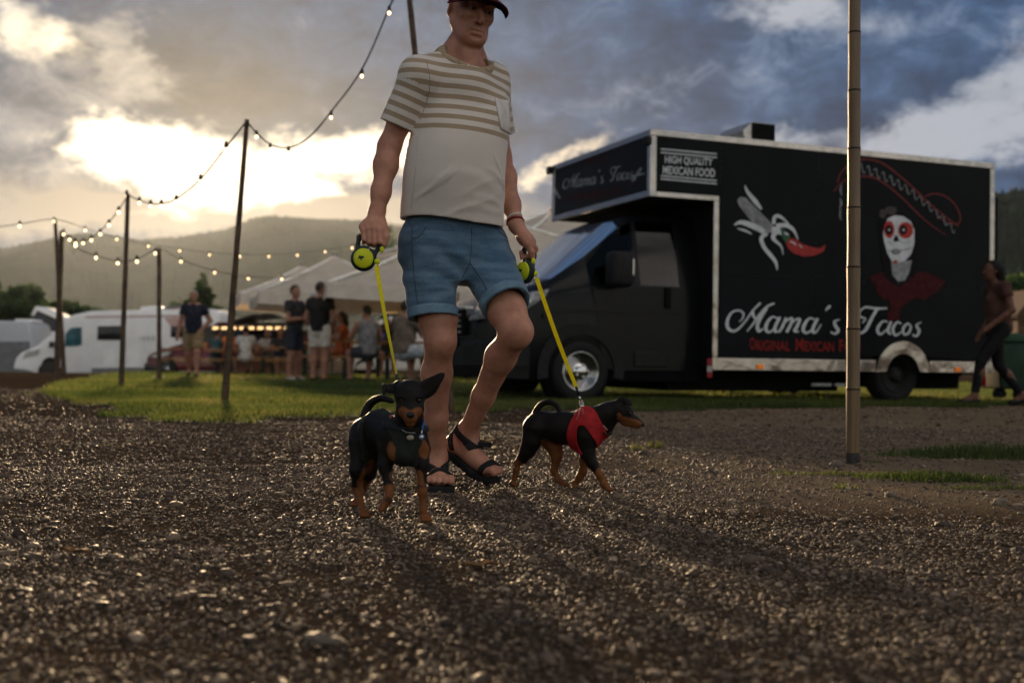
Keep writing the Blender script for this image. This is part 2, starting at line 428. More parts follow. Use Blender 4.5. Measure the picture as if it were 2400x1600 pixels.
ridge('hill', [(1500, 800), (1700, 720), (1900, 600), (2100, 520), (2250, 470), (2330, 452), (2400, 441), (2520, 420), (2800, 430), (3300, 520), (4200, 680)], 620, 330, -4, 'wooded green hillside rising behind the food truck', 3, 1.3, 620)

# ------------------------------------------------------------------ air
hb = MB().box((-9000, -1500, -2.6), (9000, 9000, 300)); hz = hb.build('haze')
hm = bpy.data.materials.new('haze_air'); hm.use_nodes = True; hm.node_tree.nodes.clear(); ho = hm.node_tree.nodes.new('ShaderNodeOutputMaterial'); pv = hm.node_tree.nodes.new('ShaderNodeVolumePrincipled')
pv.inputs['Color'].default_value = (.74, .85, 1.0, 1); pv.inputs['Density'].default_value = .000036; pv.inputs['Anisotropy'].default_value = .70
hm.node_tree.links.new(pv.outputs[0], ho.inputs['Volume']); hz.data.materials.append(hm); tag(hz, 'thin evening haze filling the valley air', 'haze', kind='stuff')
m_ground = bpy.data.materials.new('gravel_ground'); m_ground.use_nodes = True; X.tree = m_ground.node_tree; t = X.tree; b = bsdf(m_ground)
o = X(t.nodes.new('ShaderNodeTexCoord').outputs['Object'])
big = xnoise(o, .55, 4, .55); mid = xnoise(o, 5.0, 6, .65); fin = xnoise(o, 85, 5, .7)
vor = t.nodes.new('ShaderNodeTexVoronoi'); vor.inputs['Scale'].default_value = 95; vor.inputs['Randomness'].default_value = 1; t.links.new(o.s, vor.inputs['Vector'])
vc = X(vor.outputs['Color']); vd = X(vor.outputs['Distance'])
sx = t.nodes.new('ShaderNodeSeparateColor'); t.links.new(vor.outputs['Color'], sx.inputs[0]); vr = X(sx.outputs[0])
c = cmix(vr, (.032, .0215, .014), (.098, .067, .043))
c = cmix(mid.step(.42, .68), c, (.040, .028, .0185))
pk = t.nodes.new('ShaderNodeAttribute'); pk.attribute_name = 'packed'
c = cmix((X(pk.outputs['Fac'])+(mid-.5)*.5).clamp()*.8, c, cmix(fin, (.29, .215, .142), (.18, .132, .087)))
c = cmix((big*.6+mid*.4).step(.48, .62)*.4, c, (.105, .075, .049))
t.links.new(c.s, b.inputs['Base Color']); b.inputs['Roughness'].default_value = 1.0; b.inputs['Specular IOR Level'].default_value = .0
bn = t.nodes.new('ShaderNodeBump'); bn.inputs['Strength'].default_value = 1; bn.inputs['Distance'].default_value = .016
t.links.new((X.m('MAXIMUM', .75-vd*1.1, 0)*1.0+fin*.5+mid*.8).s, bn.inputs['Height']); t.links.new(bn.outputs[0], b.inputs['Normal'])
MATS['gravel_ground'] = m_ground
def graded(a, lim, step, g=1.28):
    r = [0.0]; s = step
    while r[-1] < lim:
        if r[-1] > a: s *= g
        r.append(r[-1]+s)
    return np.array(r)
gx = graded(7, 5200, .075); xs = np.concatenate([-gx[:0:-1], gx]); ys = np.concatenate([-graded(.2, 400, .3, 1.6)[:0:-1]+.9, .9+graded(10.5, 5600, .07, 1.2)])
GX, GY = np.meshgrid(xs, ys, indexing='ij'); GZ = gz(GX, GY)
idx = np.arange(GX.size).reshape(GX.shape)
F = np.stack([idx[:-1, :-1], idx[1:, :-1], idx[1:, 1:], idx[:-1, 1:]], -1).reshape(-1, 4)
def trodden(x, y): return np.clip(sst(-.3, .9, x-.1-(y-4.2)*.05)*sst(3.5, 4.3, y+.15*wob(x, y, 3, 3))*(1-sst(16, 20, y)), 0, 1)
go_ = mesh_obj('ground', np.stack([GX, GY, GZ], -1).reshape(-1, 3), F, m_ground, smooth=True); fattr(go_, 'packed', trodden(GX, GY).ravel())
tag(go_, 'brown grey gravel ground with bare compacted earth patches', 'ground', kind='structure')

# ------------------------------------------------------------------ lawn
_ed = [(-40, 60), (-14, 40), (-11, 33), (-8.6, 24), (-6.6, 16.5)]
for q in ((92, 923), (200, 946), (306, 974), (408, 986), (560, 990), (714, 985), (918, 973), (1071, 968), (1224, 960), (1400, 962), (1530, 962), (1800, 958), (2100, 955), (2400, 950)):
    p = on(*q); _ed.append((p.x, p.y))
_ed += [(9, 13.2), (14, 15), (30, 22)]
_ed = np.array(sorted(_ed))
def lawn_front(x): return np.interp(x, _ed[:, 0], _ed[:, 1])
def in_lawn(x, y, amp=1.0):
    e = lawn_front(x)+amp*(.42*wob(x, y, 3.1, 5)+.26*wob(x, y, 9.0, 6)+.12*wob(x, y, 27.0, 7))
    return (y > e) & (y < 34+3*np.sin(x*.3))
m_lawn = mat('lawn_soil', (.050, .050, .020), .9, var=.3, scale=1.2, bump=.02, bscale=40, col2=(.030, .036, .013))
lx = np.arange(-16, 22, .11); ly = np.concatenate([np.arange(7, 14, .09), np.arange(14, 36, .25)])
GX, GY = np.meshgrid(lx, ly, indexing='ij'); idx = np.arange(GX.size).reshape(GX.shape)
F = np.stack([idx[:-1, :-1], idx[1:, :-1], idx[1:, 1:], idx[:-1, 1:]], -1).reshape(-1, 4)
cx = GX.ravel()[F].mean(1); cy = GY.ravel()[F].mean(1); F = F[in_lawn(cx, cy)]
use = np.unique(F); re = np.full(GX.size, -1); re[use] = np.arange(len(use))
tag(mesh_obj('lawn', np.stack([GX, GY, gz(GX, GY)+.006], -1).reshape(-1, 3)[use], re[F], m_lawn, smooth=True), 'mown green lawn behind the gravel', 'lawn', kind='structure')
def blades(x, y, z, h, w, lean=.45, seed=1):
    r = np.random.default_rng(seed); n = len(x); a = r.uniform(0, 2*np.pi, n); l = r.uniform(.1, lean, n)*h; b = r.uniform(0, 2*np.pi, n)
    wx, wy = np.cos(a)*w/2, np.sin(a)*w/2; lx_, ly_ = np.cos(b)*l, np.sin(b)*l
    v = np.empty((n, 5, 3), np.float32)
    v[:, 0] = np.stack([x-wx, y-wy, z-.01], 1); v[:, 1] = np.stack([x+wx, y+wy, z-.01], 1)
    v[:, 2] = np.stack([x+wx*.7+lx_*.35, y+wy*.7+ly_*.35, z+h*.6], 1); v[:, 3] = np.stack([x-wx*.7+lx_*.35, y-wy*.7+ly_*.35, z+h*.6], 1)
    v[:, 4] = np.stack([x+lx_, y+ly_, z+h], 1)
    i = np.arange(n)[:, None]*5
    f = np.concatenate([i+[[0, 1, 2]], i+[[0, 2, 3]], i+[[3, 2, 4]]]).astype(np.int32)
    return v.reshape(-1, 3), f
def attr_mat(name, ramp, rough=.6, att='tone', spec=.2, tl=None, tlw=.45):
    if name in MATS: return MATS[name]
    m = bpy.data.materials.new(name); m.use_nodes = True; X.tree = m.node_tree; b = bsdf(m); a = X.tree.nodes.new('ShaderNodeAttribute'); a.attribute_name = att
    r = X.tree.nodes.new('ShaderNodeValToRGB'); X.tree.links.new(a.outputs['Fac'], r.inputs[0])
    while len(r.color_ramp.elements) < len(ramp): r.color_ramp.elements.new(.5)
    for e, (p, c) in zip(r.color_ramp.elements, ramp): e.position = p; e.color = (*c, 1)
    X.tree.links.new(r.outputs[0], b.inputs['Base Color']); b.inputs['Roughness'].default_value = rough; b.inputs['Specular IOR Level'].default_value = spec
    if tl:
        translucent(m, tl, tlw); n = [q for q in m.node_tree.nodes if q.type == 'BSDF_TRANSLUCENT'][0]; X.tree = m.node_tree
        X.tree.links.new(vscale(X(r.outputs[0]), 3.4).s, n.inputs[0])
    MATS[name] = m; return m
m_grass = attr_mat('grass_blade', [(0, (.020, .034, .008)), (.45, (.048, .066, .014)), (.78, (.090, .092, .024)), (1, (.15, .12, .05))], .55, tl=(.1, .2, .03), tlw=.5)
def rnd_lawn(n, y0, y1):
    y = np.sqrt(rng.uniform(y0**2, y1**2, n)); x = rng.uniform(-.50, .50, n)*y
    k = in_lawn(x, y); return x[k], y[k]
gv, gf, gt = [], [], []; base = 0
for n, y0, y1, h, w in ((150000, 7.5, 13, .040, .007), (70000, 13, 20, .045, .012), (50000, 20, 34, .05, .022)):
    x, y = rnd_lawn(n, y0, y1); dens = .5+.5*wob(x, y, 2.6, 9)+.35*wob(x, y, 8, 4)
    k = rng.uniform(0, 1, len(x)) < .35+dens; x, y = x[k], y[k]; hh = h*rng.uniform(.5, 1.5, len(x))*(1+.5*wob(x, y, 1.8, 7))
    v, f = blades(x, y, gz(x, y)+.006, hh, w, .8, int(y0)); gv.append(v); gf.append(f+base); base += len(v)
    gt.append(np.repeat(np.clip(.48+.38*wob(x, y, 1.1, 8)+.2*wob(x, y, 3.7, 2)+rng.normal(0, .16, len(x)), 0, 1), 5))
go = mesh_obj('grass', np.concatenate(gv), np.concatenate(gf), m_grass); fattr(go, 'tone', np.concatenate(gt))
tag(go, 'short green grass blades covering the lawn', 'grass', kind='stuff')

# ------------------------------------------------------------------ loose gravel
def stones(n, region, size, seed, bury=.12, flat=.62, octa=False):
    r = np.random.default_rng(seed); x, y = region(n, r); n = len(x)
    bm = bmesh.new(); bmesh.ops.create_icosphere(bm, subdivisions=1, radius=1); bv = np.array([q.co[:] for q in bm.verts]); bf = np.array([[q.index for q in f.verts] for f in bm.faces]); bm.free()
    if octa: bv = np.array([(1, 0, 0), (-1, 0, 0), (0, 1, 0), (0, -1, 0), (0, 0, 1), (0, 0, -1.)]); bf = np.array([(0, 2, 4), (2, 1, 4), (1, 3, 4), (3, 0, 4), (2, 0, 5), (1, 2, 5), (3, 1, 5), (0, 3, 5)])
    s = size*np.exp(r.normal(0, .42, n)); s = np.minimum(s, size*3.0)
    v = bv[None]*(1+r.uniform(-.28, .28, (n, len(bv), 1))); v = v*np.stack([s*r.uniform(.8, 1.5, n), s*r.uniform(.7, 1.1, n), s*r.uniform(.4, .8, n)*flat/.62], 1)[:, None, :]
    a = r.uniform(0, 6.283, n); tl = r.normal(0, .3, n); ca, sa = np.cos(a)[:, None], np.sin(a)[:, None]; ct, st = np.cos(tl)[:, None], np.sin(tl)[:, None]
    X1 = v[..., 0]*ct-v[..., 2]*st; Z1 = v[..., 0]*st+v[..., 2]*ct
    w = np.stack([X1*ca-v[..., 1]*sa+x[:, None], X1*sa+v[..., 1]*ca+y[:, None], Z1+(gz(x, y)+s*bury)[:, None]], -1)
    f = (bf[None]+(np.arange(n)*len(bv))[:, None, None]).reshape(-1, 3); return w.reshape(-1, 3), f, np.repeat(r.uniform(0, 1, n), len(bv))
def reg(y0, y1, keep):
    def fn(n, r):
        y = np.sqrt(r.uniform(y0**2, y1**2, n)); x = r.uniform(-.52, .52, n)*y
        k = (r.uniform(0, 1, n) < keep(x, y)) & ~in_lawn(x, y); return x[k], y[k]
    return fn
def packed(x, y):                       # trodden earth on the right where few loose stones lie
    u = (x-.4-(y-3.9)*.5); w = sst(-.4, .9, u)*sst(3.35, 3.8, y+.12*wob(x, y, 4, 3))*(1-.45*sst(5.6, 7, y))
    return np.clip(w, 0, 1)
def kp(x, y): return np.clip(.85+.5*wob(x, y, 2.7, 11)+.35*wob(x, y, 8, 12), .4, 1)*(1-.8*packed(x, y))
m_stone = attr_mat('gravel_stone', [(0, (.026, .017, .011)), (.5, (.085, .058, .037)), (.88, (.165, .118, .078)), (1, (.29, .22, .155))], .56, spec=.26)
bs = m_stone.node_tree; X.tree = bs; oo = X(bs.nodes.new('ShaderNodeTexCoord').outputs['Object']); bnn = bs.nodes.new('ShaderNodeBump'); bnn.inputs['Distance'].default_value = .003
bs.links.new(xnoise(oo, 260, 3, .6).s, bnn.inputs['Height']); bs.links.new(bnn.outputs[0], bsdf(m_stone).inputs['Normal'])
V_, F_, T_, base = [], [], [], 0
for n, y0, y1, sz, sd in ((150000, 1.45, 5.2, .0036, 1), (8000, 1.45, 5.2, .0060, 2), (300, 1.45, 6, .011, 3), (60000, 5.2, 8.6, .0058, 4), (18000, 8.2, 14, .009, 5)):
    v, f, tt = stones(n, reg(y0, y1, kp), sz, sd, octa=sd in (1, 4, 5)); V_.append(v); F_.append(f+base); T_.append(tt); base += len(v)
so = mesh_obj('gravel', np.concatenate(V_), np.concatenate(F_), m_stone); fattr(so, 'tone', np.concatenate(T_))
tag(so, 'loose brown and grey gravel stones strewn over the ground', 'gravel', kind='stuff')
# flat pale stones and dry leaves that stand out
big_st = mat('pale_stone', (.15, .12, .09), .6, var=.2, scale=30, bump=.002)
def stone(px, py, r, lab, sc=(1.5, 1, .5)):
    p = on(px, py); mb = MB().sphere((0, 0, 0), r, 10, sc); o = mb.build('stone', big_st, smooth=True)
    vv = verts(o); vv += (rng.normal(0, .12, vv.shape)*r).astype(np.float32); o.data.vertices.foreach_set('co', vv.ravel())
    o.location = (p.x, p.y, p.z+r*.2); o.rotation_euler = (0, 0, rng.uniform(0, 6)); tag(o, lab, 'stone', 'single stones lying on the ground')
stone(762, 1505, .026, 'long flat pale stone in the blurred gravel near the bottom edge', (2.0, .8, .22))
stone(1480, 1152, .016, 'small pale stone beside the paw of the red harnessed dog')
stone(1962, 1092, .03, 'rounded grey stone just in front of the thick bamboo pole', (1.2, 1, .7))
stone(2088, 1164, .02, 'small round stone on the bare earth below the grass tufts', (1.2, 1, .8))
stone(2344, 1182, .024, 'pale grey stone on bare earth at the edge of the frame', (1.3, 1, .8))
leaf_m = mat('dry_leaf', (.17, .09, .035), .7, var=.3, scale=60, bump=.002)
for px, py, L, lab in ((178, 1302, .05, 'dry curled leaf on the dark gravel far from the dogs'), (1125, 1335, .045, 'dry tan leaf on the gravel below the sandals'), (1142, 1037, .07, 'rust brown dry leaf clump just behind the raised sandal'), (1560, 1006, .03, 'tiny dry leaf on the pale gravel beside the dog nose')):
    p = on(px, py); n = 9; mb = MB()
    rg = [[(-L+2*L*i/(n-1), s*L*.32*math.sin(math.pi*(i+.5)/n), .004+.003*math.sin(i*1.3)+.006*abs(s)) for s in (-1, 0, 1)] for i in range(n)]
    mb.loft(rg, closed=False, cap=False); o = mb.build('dry_leaf', leaf_m, smooth=True, fix=False); o.location = (p.x, p.y, p.z+.006); o.rotation_euler = (0, 0, rng.uniform(-.5, .5)); sm = o.modifiers.new('thickness', 'SOLIDIFY'); sm.thickness = .002
    tag(o, lab, 'leaf', 'dry leaves on the gravel')

# ------------------------------------------------------------------ weeds on the gravel
def tuft(px, py, rx, ry, n, h, lab, tone=.4, w=.004, name='weed_tuft'):
    c = on(px, py); a = rng.uniform(0, 6.283, n); q = np.sqrt(rng.uniform(0, 1, n)); x = q*np.cos(a)*rx+rng.normal(0, rx*.15, n); y = q*np.sin(a)*ry
    hh = h*rng.uniform(.3, 1.2, n)*(1.15-q*.6); z = gz(x+c.x, y+c.y)-c.z
    v, f = blades(x, y, z, hh, w, .9, int(px)); o = mesh_obj(name, v, f, m_grass); fattr(o, 'tone', np.repeat(np.clip(rng.normal(tone, .15, n), 0, 1), 5))
    o.location = c; tag(o, lab, 'weeds', 'weed tufts growing in the gravel')
tuft(2190, 1121, .30, .17, 1300, .04, 'broad dark green weed patch on the bare earth right of the bamboo pole', .25, .006)
tuft(2330, 1068, .48, .30, 1500, .075, 'tall dark grass clump at the right edge of the gravel', .2, .006)
tuft(2150, 1070, .30, .14, 380, .04, 'sparse grass strip left of the tall grass clump', .35, .005)
tuft(1980, 1112, .22, .05, 420, .022, 'low thin weed strip in front of the bamboo pole foot', .5, .004)
tuft(1835, 1112, .06, .03, 60, .03, 'single tiny weed between the red harnessed dog and the pole', .55, .003)
tuft(1980, 1144, .05, .03, 90, .03, 'small round weed below the low strip by the pole', .5, .003)
tuft(2330, 1145, .22, .05, 350, .025, 'flat weed streak on the earth near the right edge', .4, .004)
tuft(2075, 1115, .14, .07, 260, .022, 'yellowish dry weed patch between pole and broad weed patch', .85, .004)
tuft(1492, 1052, .035, .03, 50, .045, 'small bright sunlit weed behind the dog in red, left of two', .72, .006)
tuft(1534, 1048, .05, .03, 80, .05, 'bright yellow green weed behind the dog in red, right of two', .72, .006)
tuft(2050, 1083, .06, .03, 70, .02, 'tiny weed just right of the bamboo pole foot', .45, .003)

# ------------------------------------------------------------------ food truck
TR = R(22.0); T0 = P(1527, 305, 12.4); TZ = .03
truck = empty('food_truck', (T0.x, T0.y, TZ), TR, 'black food truck with silver trim, painted lady and white lettering', 'food truck')
TM = Matrix.Translation((T0.x, T0.y, TZ)) @ Matrix.Rotation(TR, 4, 'Z'); TI = TM.inverted()
def tl(px, py, axis, val):              # photo pixel -> point on a plane of the truck
    o = TI @ Vector((0, 0, CAM_H)); q = TI @ (Vector((0, 0, CAM_H))+raydir(px, py)); r = q-o
    k = (val-o[axis])/r[axis]; return o+r*k
def side(px, py): p = tl(px, py, 1, 0.0); return p.x, p.z
def front(px, py): p = tl(px, py, 0, 0.0); return p.y, p.z
c5 = lambda x, y: (1000+x/2.24, 280+y/2.24)
c6 = lambda x, y: (1640+x/2.2395, 280+y/2.2395)
c8 = lambda x, y: (1640+x/5.6, 680+y/5.6)
ZT = side(1527, 305)[1]; ZO = side(1527, 457.7)[1]; ZB = side(1673.5, 867)[1]+.03; BL = side(2328, 500)[0]; BW = 2.62; UB = side(1672, 700)[0]
WU, WZ, WR = side(2115, 890)[0], .345, .345
m_panel = mat('black_panel', (.0060, .0072, .0088), .38, spec=.05, var=.12, scale=1.5, bump=.0015, bscale=3)
m_alu = bpy.data.materials.new('tread_aluminium'); m_alu.use_nodes = True; X.tree = m_alu.node_tree; b = bsdf(m_alu)
o = X(X.tree.nodes.new('ShaderNodeTexCoord').outputs['Object'])
X.tree.links.new(cmix(xnoise(o, 1.6, 3, .5), (.38, .355, .33), (.30, .275, .255)).s, b.inputs['Base Color']); b.inputs['Metallic'].default_value = .9; b.inputs['Roughness'].default_value = .17
vr_ = X.tree.nodes.new('ShaderNodeTexVoronoi'); vr_.inputs['Scale'].default_value = 14; X.tree.links.new(o.s, vr_.inputs['Vector'])
bn = X.tree.nodes.new('ShaderNodeBump'); bn.inputs['Distance'].default_value = .004; X.tree.links.new((X(vr_.outputs['Distance'])*.25+xnoise(o, 2.2, 2, .5)*6).s, bn.inputs['Height']); X.tree.links.new(bn.outputs[0], b.inputs['Normal'])
m_white = mat('print_white', (.50, .52, .55), .5, spec=.06, var=.08); m_red = mat('print_red', (.19, .018, .016), .5, spec=.06, var=.12); m_grey = mat('print_grey', (.24, .25, .26), .5, spec=.06, var=.2)
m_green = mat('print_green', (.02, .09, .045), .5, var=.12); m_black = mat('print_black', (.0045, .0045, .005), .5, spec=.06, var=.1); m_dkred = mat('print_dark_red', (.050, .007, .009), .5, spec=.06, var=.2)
m_chili = mat('print_chili', (.30, .022, .018), .45, var=.2, scale=40); m_dark = mat('dark_underbody', (.006, .006, .006), .9, spec=.1, var=.2); m_rubber = mat('tyre_rubber', (.010, .010, .011), .8, spec=.2, var=.15, scale=30, bump=.002, bscale=60)
m_paint = mat('matt_black_paint', (.0065, .0072, .0085), .22, var=.1, scale=3, spec=.13, bump=.0006, bscale=5)
m_plast = mat('grey_plastic', (.012, .0122, .013), .6, spec=.15, var=.15, scale=20); m_sock = mat('socket_black', (.015, .015, .015), .5); m_chrome = mat('chrome', (.55, .55, .56), .16, 1.0, var=.05)
m_orange = mat('amber_lens', (.75, .16, .01), .3, var=.08, emit=(1, .25, .02), es=.12); m_redl = mat('red_lens', (.55, .02, .02), .3, var=.08)
# core of the box with its wheel arch
arc = [(WU+.47*math.cos(R(a)), WZ+.47*math.sin(R(a))) for a in range(176, -1, -16)]
arc = [(q[0], max(q[1], ZB)) for q in arc]
out = [(0.02, ZO), (0.02, ZT-.02), (BL-.02, ZT-.02), (BL-.02, ZB), (WU+.48, ZB)] + arc[::-1] + [(WU-.48, ZB), (UB+.02, ZB), (UB+.02, ZO)]
core = MB().prism(out, lambda p, t: (p[0], t, p[1]), .012, BW-.02).build('box_core', m_dark, truck)
# side panels
USEAM = side(*c6(612, 500))[0]; ZS1 = side(*c6(150, 822))[1]; ZS2 = side(*c6(1480, 885))[1]; USM0 = side(*c6(110, 300))[0]
zs = lambda u: ZS1+(ZS2-ZS1)*(u-UB)/(BL-UB); tt_ = .060; st_ = .105; g_ = .003
RO = side(2135, 800)[1]-WZ; RI = side(2135, 829)[1]-WZ
big_arc = [(WU+(RO-.02)*math.cos(R(a)), WZ+(RO-.02)*math.sin(R(a))) for a in range(0, 181, 12)]
big_arc = [q for q in big_arc if q[1] > ZB+st_]
def panel(poly): return MB().prism(poly, lambda p, t: (p[0], t, p[1]), .0, .012).build('side_panel', m_panel, truck)
panel([(tt_, ZO+tt_), (tt_, ZT-tt_), (USM0-g_, ZT-tt_), (USM0-g_, ZO+tt_)])
panel([(USM0+g_, zs(USM0)+g_), (USM0+g_, ZT-tt_), (USEAM-g_, ZT-tt_), (USEAM-g_, zs(USEAM)+g_)])
panel([(USEAM+g_, zs(USEAM)+g_), (USEAM+g_, ZT-tt_), (BL-tt_, ZT-tt_), (BL-tt_, zs(BL)+g_)])
panel([(USM0+g_, ZB+st_), (USM0+g_, zs(USM0)-g_), (USEAM-g_, zs(USEAM)-g_), (USEAM-g_, ZB+st_)])
panel([(USEAM+g_, ZB+st_), (USEAM+g_, zs(USEAM)-g_), (BL-tt_, zs(BL)-g_), (BL-tt_, ZB+st_)]+big_arc)
# trims
def strip(name, lo, hi): return MB().box(lo, hi, .006).build(name, m_alu, truck)
strip('edge_trim', (-.02, -.014, ZT-tt_), (BL+.01, .02, ZT+.012)); strip('edge_trim', (-.02, -.013, ZO-.012), (tt_, .02, ZT-tt_-.001))
strip('edge_trim', (tt_+.001, -.013, ZO-.012), (UB+tt_*.9, .02, ZO+tt_*.75)); strip('edge_trim', (UB-.01, -.0135, ZB-.03), (UB+tt_*.9, .02, ZO-.0125)); strip('edge_trim', (BL-tt_, -.013, ZB-.03), (BL+.012, .02, ZT-tt_-.001))
strip('sill_trim', (UB+tt_*.9+.001, -.012, ZB-.03), (WU-RO, .02, ZB+st_)); strip('sill_trim', (WU+RO, -.012, ZB-.03), (BL-tt_-.001, .02, ZB+st_))
ai = [(WU+RI*math.cos(R(a)), WZ+RI*math.sin(R(a))) for a in range(180, -1, -9)]; ao = [(WU+RO*math.cos(R(a)), WZ+RO*math.sin(R(a))) for a in range(0, 181, 9)]
ai = [q for q in ai if q[1] > ZB-.03]; ao = [q for q in ao if q[1] > ZB-.03]
MB().prism([(WU-RO, ZB-.03)]+ai+[(WU+RO, ZB-.03)]+ao, lambda p, t: (p[0], t, p[1]), -.016, .01).build('wheel_arch_trim', m_alu, truck)
# front of the overhang
MB().box((-.004, tt_, ZO+tt_), (.02, BW-tt_, ZT-tt_)).build('front_panel', m_panel, truck)
strip('edge_trim', (-.018, .021, ZT-tt_), (.019, BW+.01, ZT+.011)); strip('edge_trim', (-.018, .021, ZO-.012), (.019, BW+.01, ZO+tt_)); strip('edge_trim', (-.017, BW-tt_, ZO+tt_+.001), (.019, BW+.01, ZT-tt_-.001)); strip('edge_trim', (-.017, .021, ZO+tt_+.001), (.019, tt_+.005, ZT-tt_-.001))
MB().box((.03, .03, ZT-.02), (BL-.03, BW-.03, ZT+.006)).build('roof', m_alu, truck)
for px, py in ((1524, 331), (1294, 400)):
    v_, z_ = front(px, py); MB().box((-.07, v_-.05, z_-.05), (.0, v_+.05, z_+.05), .015).build('marker_lamp', m_plast, truck)
# roof vent hood
u0, z0 = side(*c6(300, 105)); u1 = side(*c6(465, 110))[0]
ring = lambda uu, s: [(uu+s*.0, .35+.35*math.cos(R(a)), ZT+.02+.27*max(0, math.sin(R(a)))**.6) for a in range(180, -1, -15)]
hood = MB().loft([[(u0+.02, .25, ZT), (u0-.02, .25, ZT+.16), (u0+.10, .25, ZT+.27), (u1, .25, ZT+.27), (u1-.03, .25, ZT+.06), (u1-.05, .25, ZT)], [(u0+.02, .85, ZT), (u0-.02, .85, ZT+.16), (u0+.10, .85, ZT+.27), (u1, .85, ZT+.27), (u1-.03, .85, ZT+.06), (u1-.05, .85, ZT)]]).build('roof_vent', mat('vent_steel', (.42, .40, .38), .35, .8), truck)
MB().box((u0+.10, .235, ZT+.07), (u1-.02, .252, ZT+.262)).build('grille', m_dark, hood)
# rear fittings
u9, z9 = side(*c6(1588, 402)); MB().box((BL+.015, .08, .55), (u9+.02, .5, z9), .02).build('rear_locker', m_dark, truck)
MB().box((BL+.012, .3, .35), (BL+.05, BW-.1, .6), .01).build('rear_bumper', m_dark, truck)
ur, zr_ = side(2310, 894); MB().box((BL+.05, .16, zr_-.06), (BL+.06, .24, zr_+.07)).build('tail_lamp', m_redl, truck)
# chassis, marker lamps, steps
MB().box((UB-.6, .45, .30), (BL-.1, .62, .42)).box((UB-.6, BW-.62, .30), (BL-.1, BW-.45, .42)).box((UB, .3, .33), (BL-.2, BW-.3, .372)).box((UB+.45, .6, .17), (UB+1.6, BW-.7, .335)).build('chassis', m_dark, truck)
for px, py in ((1779, 859), (2242, 866)):
    u_, z_ = side(px, py); MB().box((u_-.045, -.03, z_-.025), (u_+.045, -.0125, z_+.025), .008).build('side_marker_lamp', m_orange, truck)
for px in (1970, 2025):
    u_, z_ = side(px, 902); MB().box((u_-.14, .35, z_-.02), (u_+.14, .37, z_+.012)).build('reflector_strip', mat('reflector_white', (.5, .5, .5), .4), truck)
for k, (z0_, z1_, c_) in enumerate(((ZB+.02, ZB+.10, 'r'), (ZB-.05, ZB+.018, 'w'), (ZB-.11, ZB-.052, 'r'))): MB().box((UB-.075, -.012, z0_), (UB-.012, -.004, z1_)).build('warning_stripe', mat('stripe_red', (.20, .015, .018), .5) if c_ == 'r' else mat('stripe_white', (.30, .29, .28), .5), truck)
MB().box((UB-.3, .5, .13), (WU-.55, BW-.5, .33), .02).box((WU+.55, .5, .16), (BL-.05, BW-.5, .33), .02).build('underframe', m_dark, truck)
# wheels
def lathe(prof, n, c, axis='y'):
    mb = MB(); rings = []
    for r_, t_ in prof: rings.append([(c[0]+r_*math.cos(2*math.pi*j/n), c[1]+t_, c[2]+r_*math.sin(2*math.pi*j/n)) for j in range(n)])
    return mb.loft(rings)
def wheel(u, v, hub, rw, parent=truck, w=.22, side_=1, nm='wheel'):
    e = lathe([(rw*.62, 0), (rw*.70, -.012*side_), (rw*.9, -.018*side_), (rw*.985, .02*side_), (rw, .05*side_), (rw, (w-.05)*side_), (rw*.9, w*side_), (rw*.6, w*side_)], 36, (u, v, rw+.0)).build(nm, m_rubber, parent, True)
    rm = lathe([(rw*.64, -.004*side_), (rw*.60, -.010*side_), (rw*.56, .012*side_), (rw*.50, .035*side_), (rw*.30, .02*side_), (rw*.26, -.02*side_), (rw*.10, -.035*side_), (.001, -.036*side_)], 36, (u, v, rw)).build('rim', hub, e, True)
    hole = MB()
    for k in range(9):
        a = 2*math.pi*k/9; c = (u+rw*.43*math.cos(a), v+.004*side_, rw+rw*.43*math.sin(a))
        hole.add([(c[0]+.024*math.cos(q*.785), c[1]+.02*side_*(rw*0+1), c[2]+.024*math.sin(q*.785)) for q in range(8)]+[(c[0]+.024*math.cos(q*.785), c[1], c[2]+.024*math.sin(q*.785)) for q in range(8)], [tuple(range(8)), tuple(range(15, 7, -1))]+[(q, (q+1) % 8, 8+(q+1) % 8, 8+q) for q in range(8)])
    hole.build('hand_hole', m_dark, e); e['label'] = 'wheel'
    for k in range(5):
        a = 2*math.pi*k/5; MB().sphere((u+rw*.2*math.cos(a), v-.03*side_, rw+rw*.2*math.sin(a)), .017, 8).build('wheel_nut', hub, e, True)
    del e['label']; return e
FU = side(1377, 869)[0]+.05
m_hub = mat('dark_hub', (.018, .018, .018), .6, .3)
wheel(FU, .275, m_chrome, .345); wheel(WU, .12, m_hub, WR); wheel(FU, BW-.36, m_chrome, .345, side_=-1); wheel(WU, BW-.12, m_hub, WR, side_=-1)
